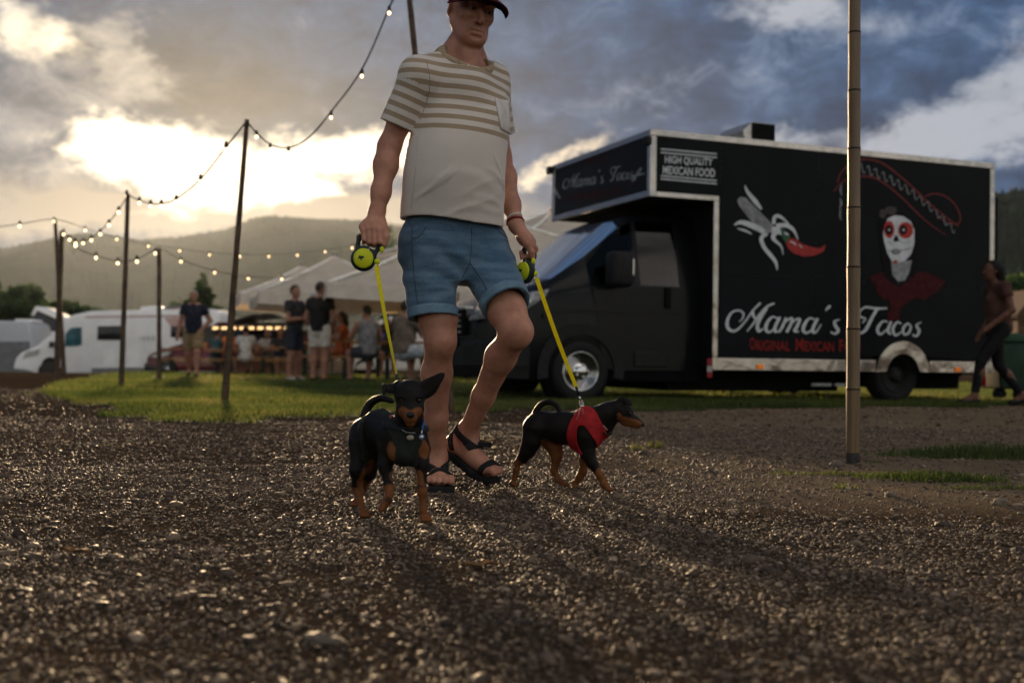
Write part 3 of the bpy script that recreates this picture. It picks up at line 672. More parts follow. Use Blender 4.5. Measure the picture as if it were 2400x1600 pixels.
# cab shell, lofted from stations along the vehicle
V0, ND = BW/2, 9
sta = [(-1.80, .66, .86, .50, .93, .34), (-1.74, .84, .93, .62, 1.02, .28), (-1.58, .96, 1.05, .74, 1.14, .25), (-1.30, 1.01, 1.15, .80, 1.25, .24), (-.97, 1.03, 1.26, .83, 1.38, .24), (-.58, 1.03, 1.29, .84, 1.70, .24), (-.16, 1.03, 1.31, .83, 2.06, .24), (0.0, 1.03, 1.31, .83, 2.13, .24), (.05, 1.03, 1.31, .83, 2.15, .24), (.54, 1.03, 1.31, .83, 2.17, .24), (.60, 1.03, 1.31, .83, 2.17, .24), (UB+.02, 1.03, 1.31, .83, 2.17, .24)]
def cab_ring(s):
    u, hw, zb, ht, zt, z0 = s; h = [(hw*.95, z0), (hw, z0+.2), (hw*1.005, .5*(z0+zb)), (hw, zb-.12), (hw*.985, zb)]
    top = zt-.10*min(1, (zt-zb)/.5); h += [(hw*.985+(ht-hw*.985)*.55, zb+(top-zb)*.6), (ht, top), (ht*.86, zt-.02), (ht*.45, zt)]
    return [(u, V0-a, z) for a, z in h]+[(u, V0+a, z) for a, z in h[::-1]]
rings = [cab_ring(s) for s in sta]; n = len(rings[0]); bodyf, wind, win, win2 = [], [], [], []; allv = [p for r_ in rings for p in r_]
arch = []
for i in range(len(rings)-1):
    for j in range(n-1):
        f = (i*n+j, i*n+j+1, (i+1)*n+j+1, (i+1)*n+j)
        if i in (4, 5) and 6 <= j <= 10: wind.append(f)
        elif i in (5, 6) and j in (4, 5): win.append(f)
        elif i == 8 and j in (4, 5): win2.append(f)
        elif i in (5, 6, 8) and j in (n-6, n-7): arch.append(f)
        elif i in (2, 3, 4) and j in (0, 1) and False: pass
        else: bodyf.append(f)
bodyf += [tuple(range(n))]
cabin = smooth_angle(mesh_obj('cab_body', allv, bodyf, m_paint, truck), 38)
gl = glass('car_glass', (.40, .55, .50), .02, .10, 1.32)
gl_ws = glass('windscreen_glass', (.42, .55, .50), .03, .30, 1.35)
def sub_mesh(name, faces):
    use = sorted({i for f in faces for i in f}); ix = {k: i for i, k in enumerate(use)}; return mesh_obj(name, [allv[k] for k in use], [tuple(ix[i] for i in f) for f in faces], gl_ws if name == 'windscreen' else gl, truck, True)
sub_mesh('windscreen', wind); sub_mesh('quarter_window', win); sub_mesh('door_window', win2); sub_mesh('far_quarter_window', [f for f in arch if f[0] < 7*n]); sub_mesh('far_door_window', [f for f in arch if f[0] >= 7*n])
seat = MB()
for vv in (V0-.5, V0+.45): seat.box((-.05, vv-.24, .75), (.42, vv+.24, .95), .05).box((.35, vv-.24, .9), (.52, vv+.24, 1.62), .06).box((.38, vv-.13, 1.64), (.48, vv+.13, 1.85), .04)
seat.build('seats', m_dark, truck); MB().box((-.90, .4, 1.0), (-.55, BW-.4, 1.30), .05).build('dashboard', m_plast, truck)
# door seams, handle, mouldings, wheel arch
sd_ = V0-1.03
def sideline(pts, w, name, m, d=.008, par=truck):
    pts = catmull(pts, 5); mb = MB(); L = []; Rr = []
    for i, p in enumerate(pts):
        q = pts[min(i+1, len(pts)-1)]-pts[max(i-1, 0)]; q = q/np.linalg.norm(q); nn = np.array([-q[1], q[0]])*w/2
        L.append(p+nn); Rr.append(p-nn)
    rg = [[(a[0], sd_-d, a[1]), (b_[0], sd_-d, b_[1]), (b_[0], sd_+.06, b_[1]), (a[0], sd_+.06, a[1])] for a, b_ in zip(L, Rr)]
    return mb.loft(rg).build(name, m, par)
dr = MB().prism([(-.42, .40), (-.50, .95), (-.56, 1.27), (.62, 1.285), (.62, .36), (-.30, .36)], lambda p, t: (p[0], t, p[1]), sd_-.010, sd_+.05).build('door', m_paint, truck)
u_, z_ = side(*c5(1328, 935)); MB().box((u_-.035, sd_-.045, z_-.11), (u_+.035, sd_-.005, z_+.13), .012).build('handle', m_dark, dr)
sideline([(-1.15, .93), (-.95, 1.0), (-.6, 1.02), (0, 1.02), (.62, 1.03)], .05, 'body_moulding', m_paint, .028)
pa, za = side(*c5(1150, 1215)); pb, zb_ = side(*c5(1325, 1300)); MB().box((pa, sd_-.03, zb_), (pb, sd_-.004, za), .01).build('side_step_panel', m_plast, dr)
MB().prism([(FU+.52*math.cos(R(a)), .345+.52*math.sin(R(a))) for a in range(-10, 191, 10)]+[(FU+.40*math.cos(R(a)), .345+.40*math.sin(R(a))) for a in range(190, -11, -10)], lambda p, t: (p[0], t, p[1]), sd_-.03, sd_+.04).build('wheel_arch', m_plast, truck)
MB().prism([(FU+.402*math.cos(R(a)), .345+.402*math.sin(R(a))) for a in range(0, 360, 12)], lambda p, t: (p[0], t, p[1]), sd_+.10, sd_+.25).build('wheel_well', m_dark, truck)
# mirror
ma, mza = tl(*c5(960, 700), 1, sd_-.18).x, tl(*c5(960, 690), 1, sd_-.18).z; mb_, mzb = tl(*c5(1068, 700), 1, sd_-.18).x, tl(*c5(960, 878), 1, sd_-.18).z
mir = MB().box((ma, sd_-.30, mzb), (mb_, sd_-.05, mza), .05).build('wing_mirror', m_plast, truck, True)
MB().box((mb_-.02, sd_-.28, mzb+.12), (mb_+.008, sd_-.10, mza-.08), .015).build('indicator_lens', mat('mirror_lens', (.7, .66, .62), .15, .6), mir)
MB().box((ma+.06, sd_-.08, mzb+.03), (ma+.16, sd_+.08, mzb+.13), .02).build('bracket', m_plast, mir)
# nose: bumper, grille, badge, plate, head lamps
def fr(px, py, u): p = tl(px, py, 0, u); return p.y, p.z
bmp = MB().loft([[(-1.84, V0-.62, .28), (-1.90, V0-.62, .40), (-1.90, V0-.62, .62), (-1.80, V0-.62, .70)], [(-1.84, V0+.62, .28), (-1.90, V0+.62, .40), (-1.90, V0+.62, .62), (-1.80, V0+.62, .70)]], closed=True)
for s_ in (-1, 1): bmp.loft([[(-1.84, V0+s_*.6201, .28), (-1.90, V0+s_*.6201, .40), (-1.90, V0+s_*.6201, .62), (-1.80, V0+s_*.6201, .70)], [(-1.62, V0+s_*.98, .26), (-1.68, V0+s_*1.0, .40), (-1.68, V0+s_*1.0, .64), (-1.58, V0+s_*.98, .76)], [(-1.30, V0+s_*1.035, .26), (-1.32, V0+s_*1.05, .40), (-1.32, V0+s_*1.05, .62), (-1.28, V0+s_*1.03, .72)]])
bmp.build('bumper', m_plast, truck)
gr_ = MB().box((-1.86, V0-.45, .72), (-1.80, V0+.45, 1.0), .02).build('grille', m_dark, truck)
for k in range(4): MB().box((-1.885, V0-.43, .745+k*.062), (-1.862, V0+.43, .772+k*.062), .004).build('slat', mat('grille_grey', (.20, .20, .21), .3, .7), gr_)
MB().sphere((-1.89, V0, .885), .07, 14, (.3, .75, 1.25)).build('badge', mat('badge_silver', (.75, .74, .72), .35, .3), gr_, True)
MB().box((-1.885, V0-.60, 1.0), (-1.78, V0+.60, 1.035), .01).build('bonnet_lip', mat('nose_silver', (.42, .42, .42), .3, .8), truck)
MB().box((-1.93, V0-.5, .605), (-1.901, V0+.5, .66), .004).build('lower_grille', m_dark, truck)
pl = MB().box((-1.925, V0-.26, .43), (-1.905, V0+.26, .55), .004).build('number_plate', mat('plate_white', (.62, .62, .60), .4, var=.03), truck)
MB().box((-1.9285, V0+.205, .433), (-1.9255, V0+.255, .547)).build('plate_band', mat('plate_blue', (.02, .06, .30), .4), pl)
v, f = text_mesh('W 19864 D', .015); mesh_obj('plate_lettering', [(-1.9275, V0+.19-q[0]*.42, .452+q[1]*.075) for q in v], f, m_black, pl)
m_lamp = mat('lamp_glass', (.46, .47, .48), .12, .3, var=.3, scale=25)
for s_ in (-1, 1):
    hl = MB().loft([[(-1.70, V0+s_*.66, .93), (-1.87, V0+s_*.68, .88), (-1.74, V0+s_*.67, 1.07)], [(-1.55, V0+s_*.90, .96), (-1.72, V0+s_*.98, .90), (-1.58, V0+s_*.955, 1.13)], [(-1.28, V0+s_*1.0, 1.02), (-1.40, V0+s_*1.065, .97), (-1.27, V0+s_*1.045, 1.19)], [(-1.10, V0+s_*1.02, 1.16), (-1.12, V0+s_*1.05, 1.15), (-1.08, V0+s_*1.045, 1.225)]]).build('head_lamp', m_lamp, truck, True)
    MB().sphere((-1.64, V0+s_*.93, .97), .055, 10).build('reflector', m_chrome, hl, True)

# ------------------------------------------------------------------ printed pictures and lettering on the panels
LAY = [.003]
def fill(name, pts, m, layer=1, fn=side, par=truck, close=True, crop=None):
    q = [fn(*(crop(*p) if crop else p)) for p in pts]
    if fn is side: v = [(a, -.0015*layer-.001, z) for a, z in q]
    else: v = [(-.0055-.0015*layer, a, z) for a, z in q]
    return mesh_obj(name, v, [tuple(range(len(v)))], m, par)
def stroke_geo(lines, crop, n=6, warp=None):
    V, F = [], []
    for ln in lines:
        p = catmull(ln, n) if len(ln) > 2 else [np.array(q, float) for q in ln]; b = len(V)
        for i, q in enumerate(p):
            t = p[min(i+1, len(p)-1)][:2]-p[max(i-1, 0)][:2]; t = t/(np.linalg.norm(t)+1e-9); nn = np.array([-t[1], t[0]])*q[2]/2
            for s_ in (1, -1):
                w = q[:2]+s_*nn; V.append(crop(*w) if crop else tuple(w))
        for i in range(len(p)-1): F.append((b+2*i, b+2*i+1, b+2*i+3, b+2*i+2))
    return V, F
def strokes(name, lines, m, crop, layer=1, fn=side, warp=None, par=truck, n=6):
    V, F = stroke_geo(lines, crop, n)
    if warp: V = [warp(*p) for p in V]
    q = [fn(*p) for p in V]
    # each stroke a hair above the one before, so that crossings stay clean
    v = []
    for i, (a, z) in enumerate(q):
        d = .0015*layer+.001+.00004*(i//10 % 12)
        v.append((a, -d, z) if fn is side else (-.0045-d, a, z))
    return mesh_obj(name, v, F, m, par)
MAMA = [[(510, 415, 8), (555, 375, 18), (570, 305, 26), (510, 265, 22), (420, 290, 26), (365, 380, 36), (360, 480, 44), (420, 535, 34), (500, 510, 26), (600, 400, 22), (700, 260, 22), (795, 165, 26)],
 [(690, 260, 30), (700, 330, 36), (738, 395, 18)], [(615, 540, 14), (690, 450, 22), (780, 320, 26), (880, 215, 28), (975, 172, 22)], [(880, 225, 36), (800, 350, 44), (755, 450, 46), (770, 535, 40), (835, 500, 14)],
 [(1020, 375, 18), (950, 350, 24), (880, 430, 42), (865, 515, 42), (910, 550, 28), (980, 500, 18)], [(1050, 350, 34), (990, 470, 42), (985, 540, 34), (1040, 535, 14)],
 [(1130, 360, 32), (1085, 470, 36), (1035, 552, 30)], [(1080, 470, 12), (1150, 390, 22), (1210, 370, 30), (1190, 450, 38), (1135, 552, 34)], [(1180, 470, 12), (1250, 390, 22), (1310, 380, 32), (1270, 480, 40), (1240, 535, 36), (1300, 540, 14)],
 [(1510, 388, 18), (1440, 368, 24), (1375, 440, 42), (1355, 525, 42), (1400, 560, 28), (1470, 520, 18)], [(1545, 368, 34), (1485, 490, 42), (1485, 550, 36), (1530, 540, 20), (1590, 445, 12)],
 [(1645, 270, 10), (1685, 225, 34), (1712, 205, 30)], [(1835, 385, 10), (1765, 410, 28), (1780, 470, 40), (1815, 530, 40), (1770, 570, 26), (1715, 548, 20)]]
TAC = [[(852, 1068, 6), (868, 1045, 8), (842, 1035, 9), (838, 1008, 9), (870, 985, 10), (925, 992, 12), (982, 990, 7)], [(928, 996, 14), (900, 1045, 16), (872, 1100, 16), (845, 1120, 11), (828, 1116, 9)],
 [(985, 1062, 8), (958, 1060, 9), (932, 1098, 16), (945, 1127, 11), (985, 1098, 7)], [(1003, 1060, 12), (986, 1108, 15), (1002, 1127, 9)], [(1055, 1072, 9), (1035, 1063, 9), (1012, 1098, 15), (1026, 1132, 11), (1060, 1112, 6)],
 [(1092, 1068, 9), (1068, 1092, 14), (1070, 1126, 10), (1094, 1120, 13), (1106, 1086, 10), (1090, 1068, 8)], [(1162, 1063, 5), (1136, 1080, 10), (1150, 1108, 15), (1136, 1136, 11), (1114, 1128, 8)]]
strokes('lettering', MAMA, m_white, c8, 3)['label'] = 'white script lettering reading Mama s'
strokes('lettering', TAC, m_white, c6, 3)['label'] = 'white script lettering reading Tacos'
def quad_text(name, txt, p00, p10, p01, p11, m, fn=side, off=.02, layer=2, lab=None, crop=None):
    v, f = text_mesh(txt, off); C4 = [np.array(crop(*q) if crop else q) for q in (p00, p10, p01, p11)]; pts = []
    for a, b_, _ in v: pts.append(fn(*((C4[0]*(1-a)+C4[1]*a)*(1-b_)+(C4[2]*(1-a)+C4[3]*a)*b_)))
    o = mesh_obj(name, [(a, -.0015*layer-.001, z) if fn is side else (-.0055-.0015*layer, a, z) for a, z in pts], f, m, truck)
    if lab: o['label'] = lab
    return o
quad_text('lettering', 'HIGH QUALITY', (1250, 237), (1498, 250), (1250, 190), (1502, 206), m_white, lab='white capitals reading high quality', crop=c5)
quad_text('lettering', 'MEXICAN FOOD', (1238, 287), (1513, 305), (1240, 243), (1513, 260), m_white, lab='white capitals reading Mexican food', crop=c5)
for y in (160, 178, 300, 316):
    strokes('rule_line', [[(1228, y-4 if y < 200 else y-4, 7), (1522, y+22, 7)]], m_white, c5, 2)
# ORIGINAL MEXICAN FOOD, large initials
for txt, x0, x1, y0, y1 in (('O', 655, 722, 618, 780), ('RIGINAL', 735, 1185, 655, 788), ('M', 1255, 1358, 632, 795), ('EXICAN', 1370, 1760, 668, 800), ('F', 1828, 1885, 648, 806), ('OOD', 1898, 2110, 690, 802)):
    quad_text('lettering', txt, (x0, y1), (x1, y1+(x1-x0)*.02), (x0, y0), (x1, y0+(x1-x0)*.02), m_red, crop=c8, off=.015)['label'] = 'red small capitals of original Mexican food'
# the same lettering, smaller, on the front of the overhang
def fmap(px, py):
    a = (px-1701)/(2157-1701); b_ = (py-708)/(795-708)
    x0, y0, x1, y1 = 718, 300, 1085, 222; h0, h1 = 84, 104
    x = x0+(x1-x0)*a; y = y0+(y1-y0)*a+(h0+(h1-h0)*a)*b_; y -= 6*a
    return c5(x, y)
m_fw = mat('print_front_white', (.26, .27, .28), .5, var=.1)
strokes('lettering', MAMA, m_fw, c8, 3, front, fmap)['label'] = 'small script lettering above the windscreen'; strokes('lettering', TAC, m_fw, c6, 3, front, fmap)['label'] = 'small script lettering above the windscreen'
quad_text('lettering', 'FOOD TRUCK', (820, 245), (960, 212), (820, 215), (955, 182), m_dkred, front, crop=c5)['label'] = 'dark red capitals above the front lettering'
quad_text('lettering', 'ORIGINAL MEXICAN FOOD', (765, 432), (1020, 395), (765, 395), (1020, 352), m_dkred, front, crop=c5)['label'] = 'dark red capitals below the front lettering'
strokes('corn_picture', [[(1075, 345, 10), (1100, 300, 14), (1130, 255, 12)], [(1085, 300, 8), (1115, 290, 12), (1148, 285, 6)], [(672, 360, 10), (690, 395, 14), (705, 415, 8)]], m_grey, c5, 2, front)
strokes('chili_picture', [[(1058, 350, 12), (1078, 338, 14), (1090, 322, 5)], [(705, 415, 10), (722, 422, 12), (735, 415, 5)]], m_dkred, c5, 2, front)
# corn cob with husks and a chili
fill('corn_cob', [(196, 424), (212, 406), (240, 412), (300, 470), (350, 520), (384, 556), (372, 592), (340, 604), (300, 570), (248, 508), (206, 452)], m_grey, 2, crop=c6)
kern = [[(206+q*9.5+r_*7.5, 434+q*9.3-r_*7.2+2, 3.2), (209.5+q*9.5+r_*7.5, 436+q*9.3-r_*7.2+2, 3.2)] for q in range(17) for r_ in range(-1, 4) if not (q < 1 and r_ < 0)]
KO = strokes('kernels', kern, m_black, c6, 4); KO['kind'] = 'stuff'
strokes('husk', [[(236, 345, 3), (248, 378, 14), (290, 430, 24), (322, 472, 10)], [(180, 555, 6), (215, 540, 22), (280, 560, 30), (338, 590, 26)], [(195, 572, 4), (240, 585, 12), (272, 602, 4)], [(352, 600, 18), (322, 622, 20), (335, 668, 20), (372, 715, 20), (398, 750, 16), (405, 790, 5)], [(386, 550, 18), (392, 512, 18), (420, 510, 16), (465, 548, 6)], [(400, 560, 24), (450, 556, 22), (490, 580, 16), (514, 630, 5)], [(395, 590, 30), (385, 625, 20), (425, 665, 10), (436, 710, 4)], [(375, 575, 30), (410, 585, 34), (440, 600, 20)]], m_white, c6, 3)
fill('chili_stem', [(420, 570), (445, 578), (470, 610), (472, 640), (450, 650), (432, 620)], m_green, 4, crop=c6)
fill('chili', [(450, 648), (468, 622), (500, 628), (540, 655), (590, 672), (630, 676), (660, 656), (646, 694), (600, 714), (545, 720), (490, 702), (462, 678)], m_chili, 5, crop=c6)
strokes('chili_highlight', [[(470, 640, 3), (490, 648, 8), (504, 662, 3)], [(516, 655, 3), (530, 668, 6), (534, 676, 2)], [(440, 595, 4), (452, 600, 12), (464, 608, 4)]], m_white, c6, 6)
# painted lady under a wide hat
fill('painted_neck', [(1004, 745), (1010, 815), (1040, 850), (1075, 845), (1100, 800), (1112, 740)], m_grey, 2, crop=c6)
fill('painted_shawl', [(888, 828), (935, 808), (962, 800), (985, 838), (1010, 860), (1045, 882), (1085, 850), (1130, 808), (1175, 796), (1290, 850), (1250, 900), (1175, 948), (1130, 935), (1085, 960), (1050, 1000), (1048, 1052), (985, 1056), (982, 1020), (1004, 985), (990, 940), (960, 945), (935, 915), (920, 870)], m_dkred, 2, crop=c6)
fill('painted_hair', [(935, 540), (960, 500), (1000, 488), (1060, 490), (1110, 520), (1140, 560), (1150, 650), (1140, 780), (1120, 840), (1105, 800), (1118, 700), (1120, 600), (1000, 505), (965, 560), (985, 690), (1000, 790), (990, 850), (965, 820), (950, 700)], m_black, 3, crop=c6)
fill('painted_face', [(968, 560), (985, 520), (1020, 504), (1065, 508), (1105, 535), (1124, 580), (1124, 650), (1108, 705), (1075, 742), (1035, 755), (1005, 742), (982, 700), (966, 640), (960, 600)], m_white, 4, crop=c6)
def oval(cx, cy, rx, ry, n=18, sc=0): return [(cx+(rx+sc*math.cos(9*2*math.pi*i/n))*math.cos(2*math.pi*i/n), cy+ry*math.sin(2*math.pi*i/n)) for i in range(n)]
m_eyer = mat('print_eye_red', (.34, .025, .02), .5, var=.1)
fill('eye_ring', oval(992, 578, 28, 46), m_eyer, 5, crop=c6); fill('eye_ring', oval(1078, 582, 40, 44), m_eyer, 5, crop=c6)
for x_, y_ in ((990, 580), (1066, 580)):
    fill('eye_shadow', oval(x_, y_, 20, 26), m_black, 6, crop=c6); fill('eye_white', oval(x_+1, y_, 5, 7, 10), m_white, 7, crop=c6)
fill('painted_nose', [(1024, 606), (1012, 636), (1022, 644), (1034, 640), (1046, 640), (1036, 612)], m_black, 5, crop=c6)
fill('painted_lips', oval(1027, 694, 24, 14), m_black, 5, crop=c6); fill('painted_lips', oval(1027, 694, 19, 10), m_grey, 6, crop=c6)
strokes('mouth_stitch', [[(985, 686, 3), (1004, 690, 3)], [(1050, 688, 3), (1090, 680, 3), (1108, 672, 2)], [(985, 640, 2), (1005, 655, 3)], [(1060, 650, 2), (1110, 640, 2)]], m_black, c6, 6)
fill('chin_mark', oval(1026, 746, 12, 9, 10), m_eyer, 6, crop=c6)
fill('hair_flower', oval(1000, 478, 34, 22, 18, 5), m_grey if False else mat('print_flower', (.055, .04, .045), .5, var=.5, scale=60), 4, crop=c6); fill('hair_flower', oval(958, 496, 18, 24, 18, 4), MATS['print_flower'], 4, crop=c6)
m_hat = mat('print_hat_red', (.13, .014, .016), .5, var=.15)
strokes('hat_brim', [[(720, 330, 8), (745, 275, 8), (800, 225, 9), (880, 210, 9), (960, 232, 9), (1040, 290, 9), (1120, 360, 9), (1180, 420, 9), (1250, 480, 8), (1320, 535, 8), (1356, 560, 5)],
 [(700, 380, 7), (760, 320, 8), (840, 300, 9), (920, 308, 9), (1000, 360, 9), (1080, 430, 8), (1150, 500, 7), (1220, 560, 6), (1290, 605, 4)],
 [(1178, 405, 6), (1230, 390, 7), (1290, 405, 7), (1340, 450, 7), (1366, 510, 7), (1352, 548, 6), (1290, 535, 5), (1240, 500, 4)]], m_hat, c6, 2)
zig = []
for k in range(13):
    a = k/12; x_ = 850+a*470; y_ = 258+a*a*330*.55+a*130; h_ = 26
    zig.append([(x_-16, y_-h_*.6, 3), (x_-4, y_-h_, 4), (x_+2, y_+h_*.2, 4), (x_+10, y_+h_, 4), (x_+20, y_+h_*.5, 3)])
strokes('hat_scroll', zig, m_grey, c6, 2); strokes('hat_scroll', [[(745, 340, 4), (738, 370, 9), (745, 400, 4)], [(735, 410, 4), (742, 440, 9), (732, 470, 4)], [(740, 470, 3), (735, 500, 6), (742, 530, 2)]], m_grey, c6, 2)
# rivets
rv = []
def rivets(a, b, n):
    for i in range(n):
        x_ = a[0]+(b[0]-a[0])*i/(n-1); y_ = a[1]+(b[1]-a[1])*i/(n-1); rv.append([(x_-2.2, y_, 4.2), (x_+2.2, y_, 4.2)])
rivets((150, 820), (1480, 884), 31); rivets((617, 175), (603, 1170), 24); rivets((112, 145), (108, 330), 6)
for q in ((1228, 60), (1300, 68)): pass
RV = strokes('rivets', rv, mat('rivet_grey', (.065, .068, .072), .4, .3), c6, 2); RV['kind'] = 'stuff'

# ------------------------------------------------------------------ bamboo poles
m_bam = bpy.data.materials.new('bamboo'); m_bam.use_nodes = True; X.tree = m_bam.node_tree; b = bsdf(m_bam); o = X(X.tree.nodes.new('ShaderNodeTexCoord').outputs['Object'])
mp = X.tree.nodes.new('ShaderNodeMapping'); mp.inputs['Scale'].default_value = (60, 60, 2.2); X.tree.links.new(o.s, mp.inputs[0]); g1 = xnoise(X(mp.outputs[0]), 1.0, 5, .6); g2 = xnoise(o, 2.2, 3, .5)
X.tree.links.new(cmix(g2.step(.35, .7)*.6, cmix(g1.step(.3, .7), (.175, .108, .048), (.092, .054, .023)), (.070, .043, .020)).s, b.inputs['Base Color']); b.inputs['Roughness'].default_value = .48
bn = X.tree.nodes.new('ShaderNodeBump'); bn.inputs['Distance'].default_value = .002; X.tree.links.new(g1.s, bn.inputs['Height']); X.tree.links.new(bn.outputs[0], b.inputs['Normal'])
m_bam2 = mat('weathered_pole', (.070, .045, .027), .6, var=.25, scale=9, bump=.002, bscale=40)
m_node = mat('bamboo_node', (.022, .014, .009), .6, var=.3, scale=40); m_foot = mat('pole_foot', (.03, .026, .022), .8, var=.3, scale=30)
def pole(top, bottom, r0, lab, nodes=None, r1=None, foot=False, over=0.0, spacing=.33):
    c = on(*bottom); tp = P(top[0], top[1], c.y); d = (tp-c); tp = tp+d.normalized()*over; L = (tp-c).length; a = (tp-c)/L; e = empty('bamboo_pole', c, 0, lab, 'pole', 'bamboo poles carrying the string lights')
    r1 = r1 or r0*.8; n = max(3, int(L/spacing)); zz = nodes or [L*(i+.6)/n+random.uniform(-.02, .02) for i in range(n)]
    pts, rad = [], []; last = -.25
    for z in zz+[L]:
        for k in ([last+.012, (last+z)/2, z-.012, z-.003, z+.003] if z < L else [last+.012, L]):
            pts.append(a*k); rr = r0+(r1-r0)*max(0, k)/L; rad.append(rr*(1.05 if abs(k-z) < .02 and z < L else (.985 if k == (last+z)/2 else 1.0)))
        last = z
    MB().tube(pts, rad, 16).build('stem', m_bam if foot else m_bam2, e, True)
    for z in zz:
        rr = (r0+(r1-r0)*z/L)*1.07; MB().tube([a*(z-.005), a*z, a*(z+.005)], [rr*.97, rr*1.02, rr*.97], 16).build('node_ring', m_node, e, True)
    if foot: MB().tube([a*-.2, a*.055], [r0*1.03, r0*1.03], 16).build('foot', m_foot, e, True)
    return tp
pz = lambda y: (on(1999, 1086)-P(2000, y, on(1999, 1086).y)).length
pole((2003, 0), (1999, 1086), .0335, 'thick near bamboo pole standing in front of the food truck side', [pz(y) for y in (912, 771, 626, 487, 349, 213, 77)]+[pz(77)+.3], .028, True, .5)
PT = {}
PT['M'] = pole((960, 0), (1058, 968), .031, 'leaning wooden pole rising behind the walking man with the dogs', r1=.024, over=.35)
PT['L1'] = pole((579, 281), (526, 944), .036, 'leaning dark pole standing on the lawn in front of the sun', r1=.022)
PT['L2'] = pole((300, 455), (284, 910), .036, 'tall straight pole in front of the white motorhome window', r1=.028)
PT['L4'] = pole((373, 582), (373, 893), .04, 'shorter pole in front of the motorhome rear', r1=.034)
PT['A'] = pole((129, 512), (150, 880), .05, 'thin pole leaning to cross another near the motorhome nose', r1=.036)
PT['B'] = pole((145, 541), (132, 897), .045, 'pole crossing in front of another by the motorhome cab', r1=.036)

# ------------------------------------------------------------------ string lights
m_cable = mat('cable_black', (.012, .012, .012), .7)
m_bulb = mat('bulb_lit', (.9, .8, .6), .2, var=.02, emit=(1.0, .72, .38), es=5.0)
def lightstring(pts, bulbs, lab, r=.023, cr=.006):
    """pts: cable points (px, py, distance); bulbs: photo pixels beside the cable"""
    w = [P(*q) for q in pts]; e0 = min(w, key=lambda q: q.z); e = empty('string_light', (e0.x, e0.y, gzf(e0.x, e0.y)), 0, lab, 'string light', 'strings of bulbs hung between the poles'); o0 = Vector(e.location)
    cv = catmull([q-o0 for q in w], 5); MB().tube(cv, cr, 6).build('cable', m_cable, e, True)
    xs_ = np.array([q[0] for q in pts]); ds = np.array([q[2] for q in pts]); ws = np.array(cv)
    si = np.argsort(xs_)
    for bx_, by_ in bulbs:
        d = float(np.interp(bx_, xs_[si], ds[si])); c = P(bx_, by_, d)-o0; near = ws[np.argmin(((ws-np.array(c))**2).sum(1))]; top = Vector((c.x, c.y, max(near[2], c.z+.03)))
        r = r*1.0
        bu = MB().sphere((c.x, c.y, c.z), r*.54, 12, (1, 1, 1.18)).build('bulb', m_bulb, e, True)
        MB().tube([c+Vector((0, 0, r*.9)), c+Vector((0, 0, r*1.4)), c+Vector((0, 0, r*2.6))], [r*.62, r*.72, r*.5], 10).build('socket', m_sock, bu, True)
dL1, dL2, dL4, dM = PT['L1'].y, PT['L2'].y, PT['L4'].y, PT['M'].y; dA, dB = PT['A'].y, PT['B'].y
lightstring([(580, 287, dL1), (602, 312, dL1-.1), (633, 338, dL1-.2), (677, 346, dL1-.4), (724, 322, dL1-.5), (776, 262, dL1-.7), (848, 163, dL1-.9), (912, 20, dM+.15), (952, -75, dM)],
 [(601, 321), (633, 351), (676, 359), (776, 276), (848, 179), (912, 31)], 'nearest bulb string swooping up towards the man from the leaning pole', .024, .007)
lightstring([(300, 457, dL2), (278, 492, dL2+.5), (255, 521, dL2+1), (234, 542, dL2+1.5), (214, 557, dL2+2), (195, 564, dL2+2.5), (177, 563, dB-1), (163, 555, dB-.5), (145, 541, dB)],
 [(297, 460), (278, 498), (255, 528), (235, 549), (214, 563), (195, 570), (177, 571), (163, 562), (149, 549)], 'short bulb string falling from the straight pole to the crossing poles', .032, .008)
lightstring([(300, 457, dL2), (327, 470, dL2-.7), (353, 477, dL2-1.4), (378, 477, dL2-2), (413, 466, dL2-2.6), (470, 420, dL2-3.6), (530, 345, dL2-4.6), (579, 283, dL1)],
 [(327, 476), (353, 484), (378, 484), (413, 474), (470, 427), (530, 352)], 'bulb string crossing in front of the bright sky opening', .030, .008)
lightstring([(-60, 540, 19), (46, 525, 20), (129, 514, dA), (200, 535, dA+1), (274, 556, dA+2), (348, 572, dA+3), (421, 583, dA+4), (491, 592, dA+4.5), (562, 596, dA+5), (630, 596, dA+5), (697, 593, dA+5), (762, 585, dA+5), (825, 576, dA+5), (900, 560, dA+5)],
 [(46, 530), (126, 519), (200, 540), (274, 561), (348, 577), (421, 588), (491, 597), (562, 601), (630, 601), (697, 598), (762, 590), (825, 581)], 'long bulb string running straight across the hazy ridge', .036, .008)
lightstring([(145, 541, dB), (180, 580, dB), (225, 599, dB), (276, 611, dB), (321, 607, dB-.3), (373, 583, dL4), (424, 608, dL4+1), (503, 634, dL4+3), (582, 648, dL4+4), (660, 650, dL4+5), (720, 640, dL4+6)],
 [(177, 576), (225, 604), (276, 617), (321, 613), (364, 594), (424, 613), (503, 639), (582, 653), (660, 654)], 'lowest bulb string sagging behind the straight pole to the parasols', .036, .008)
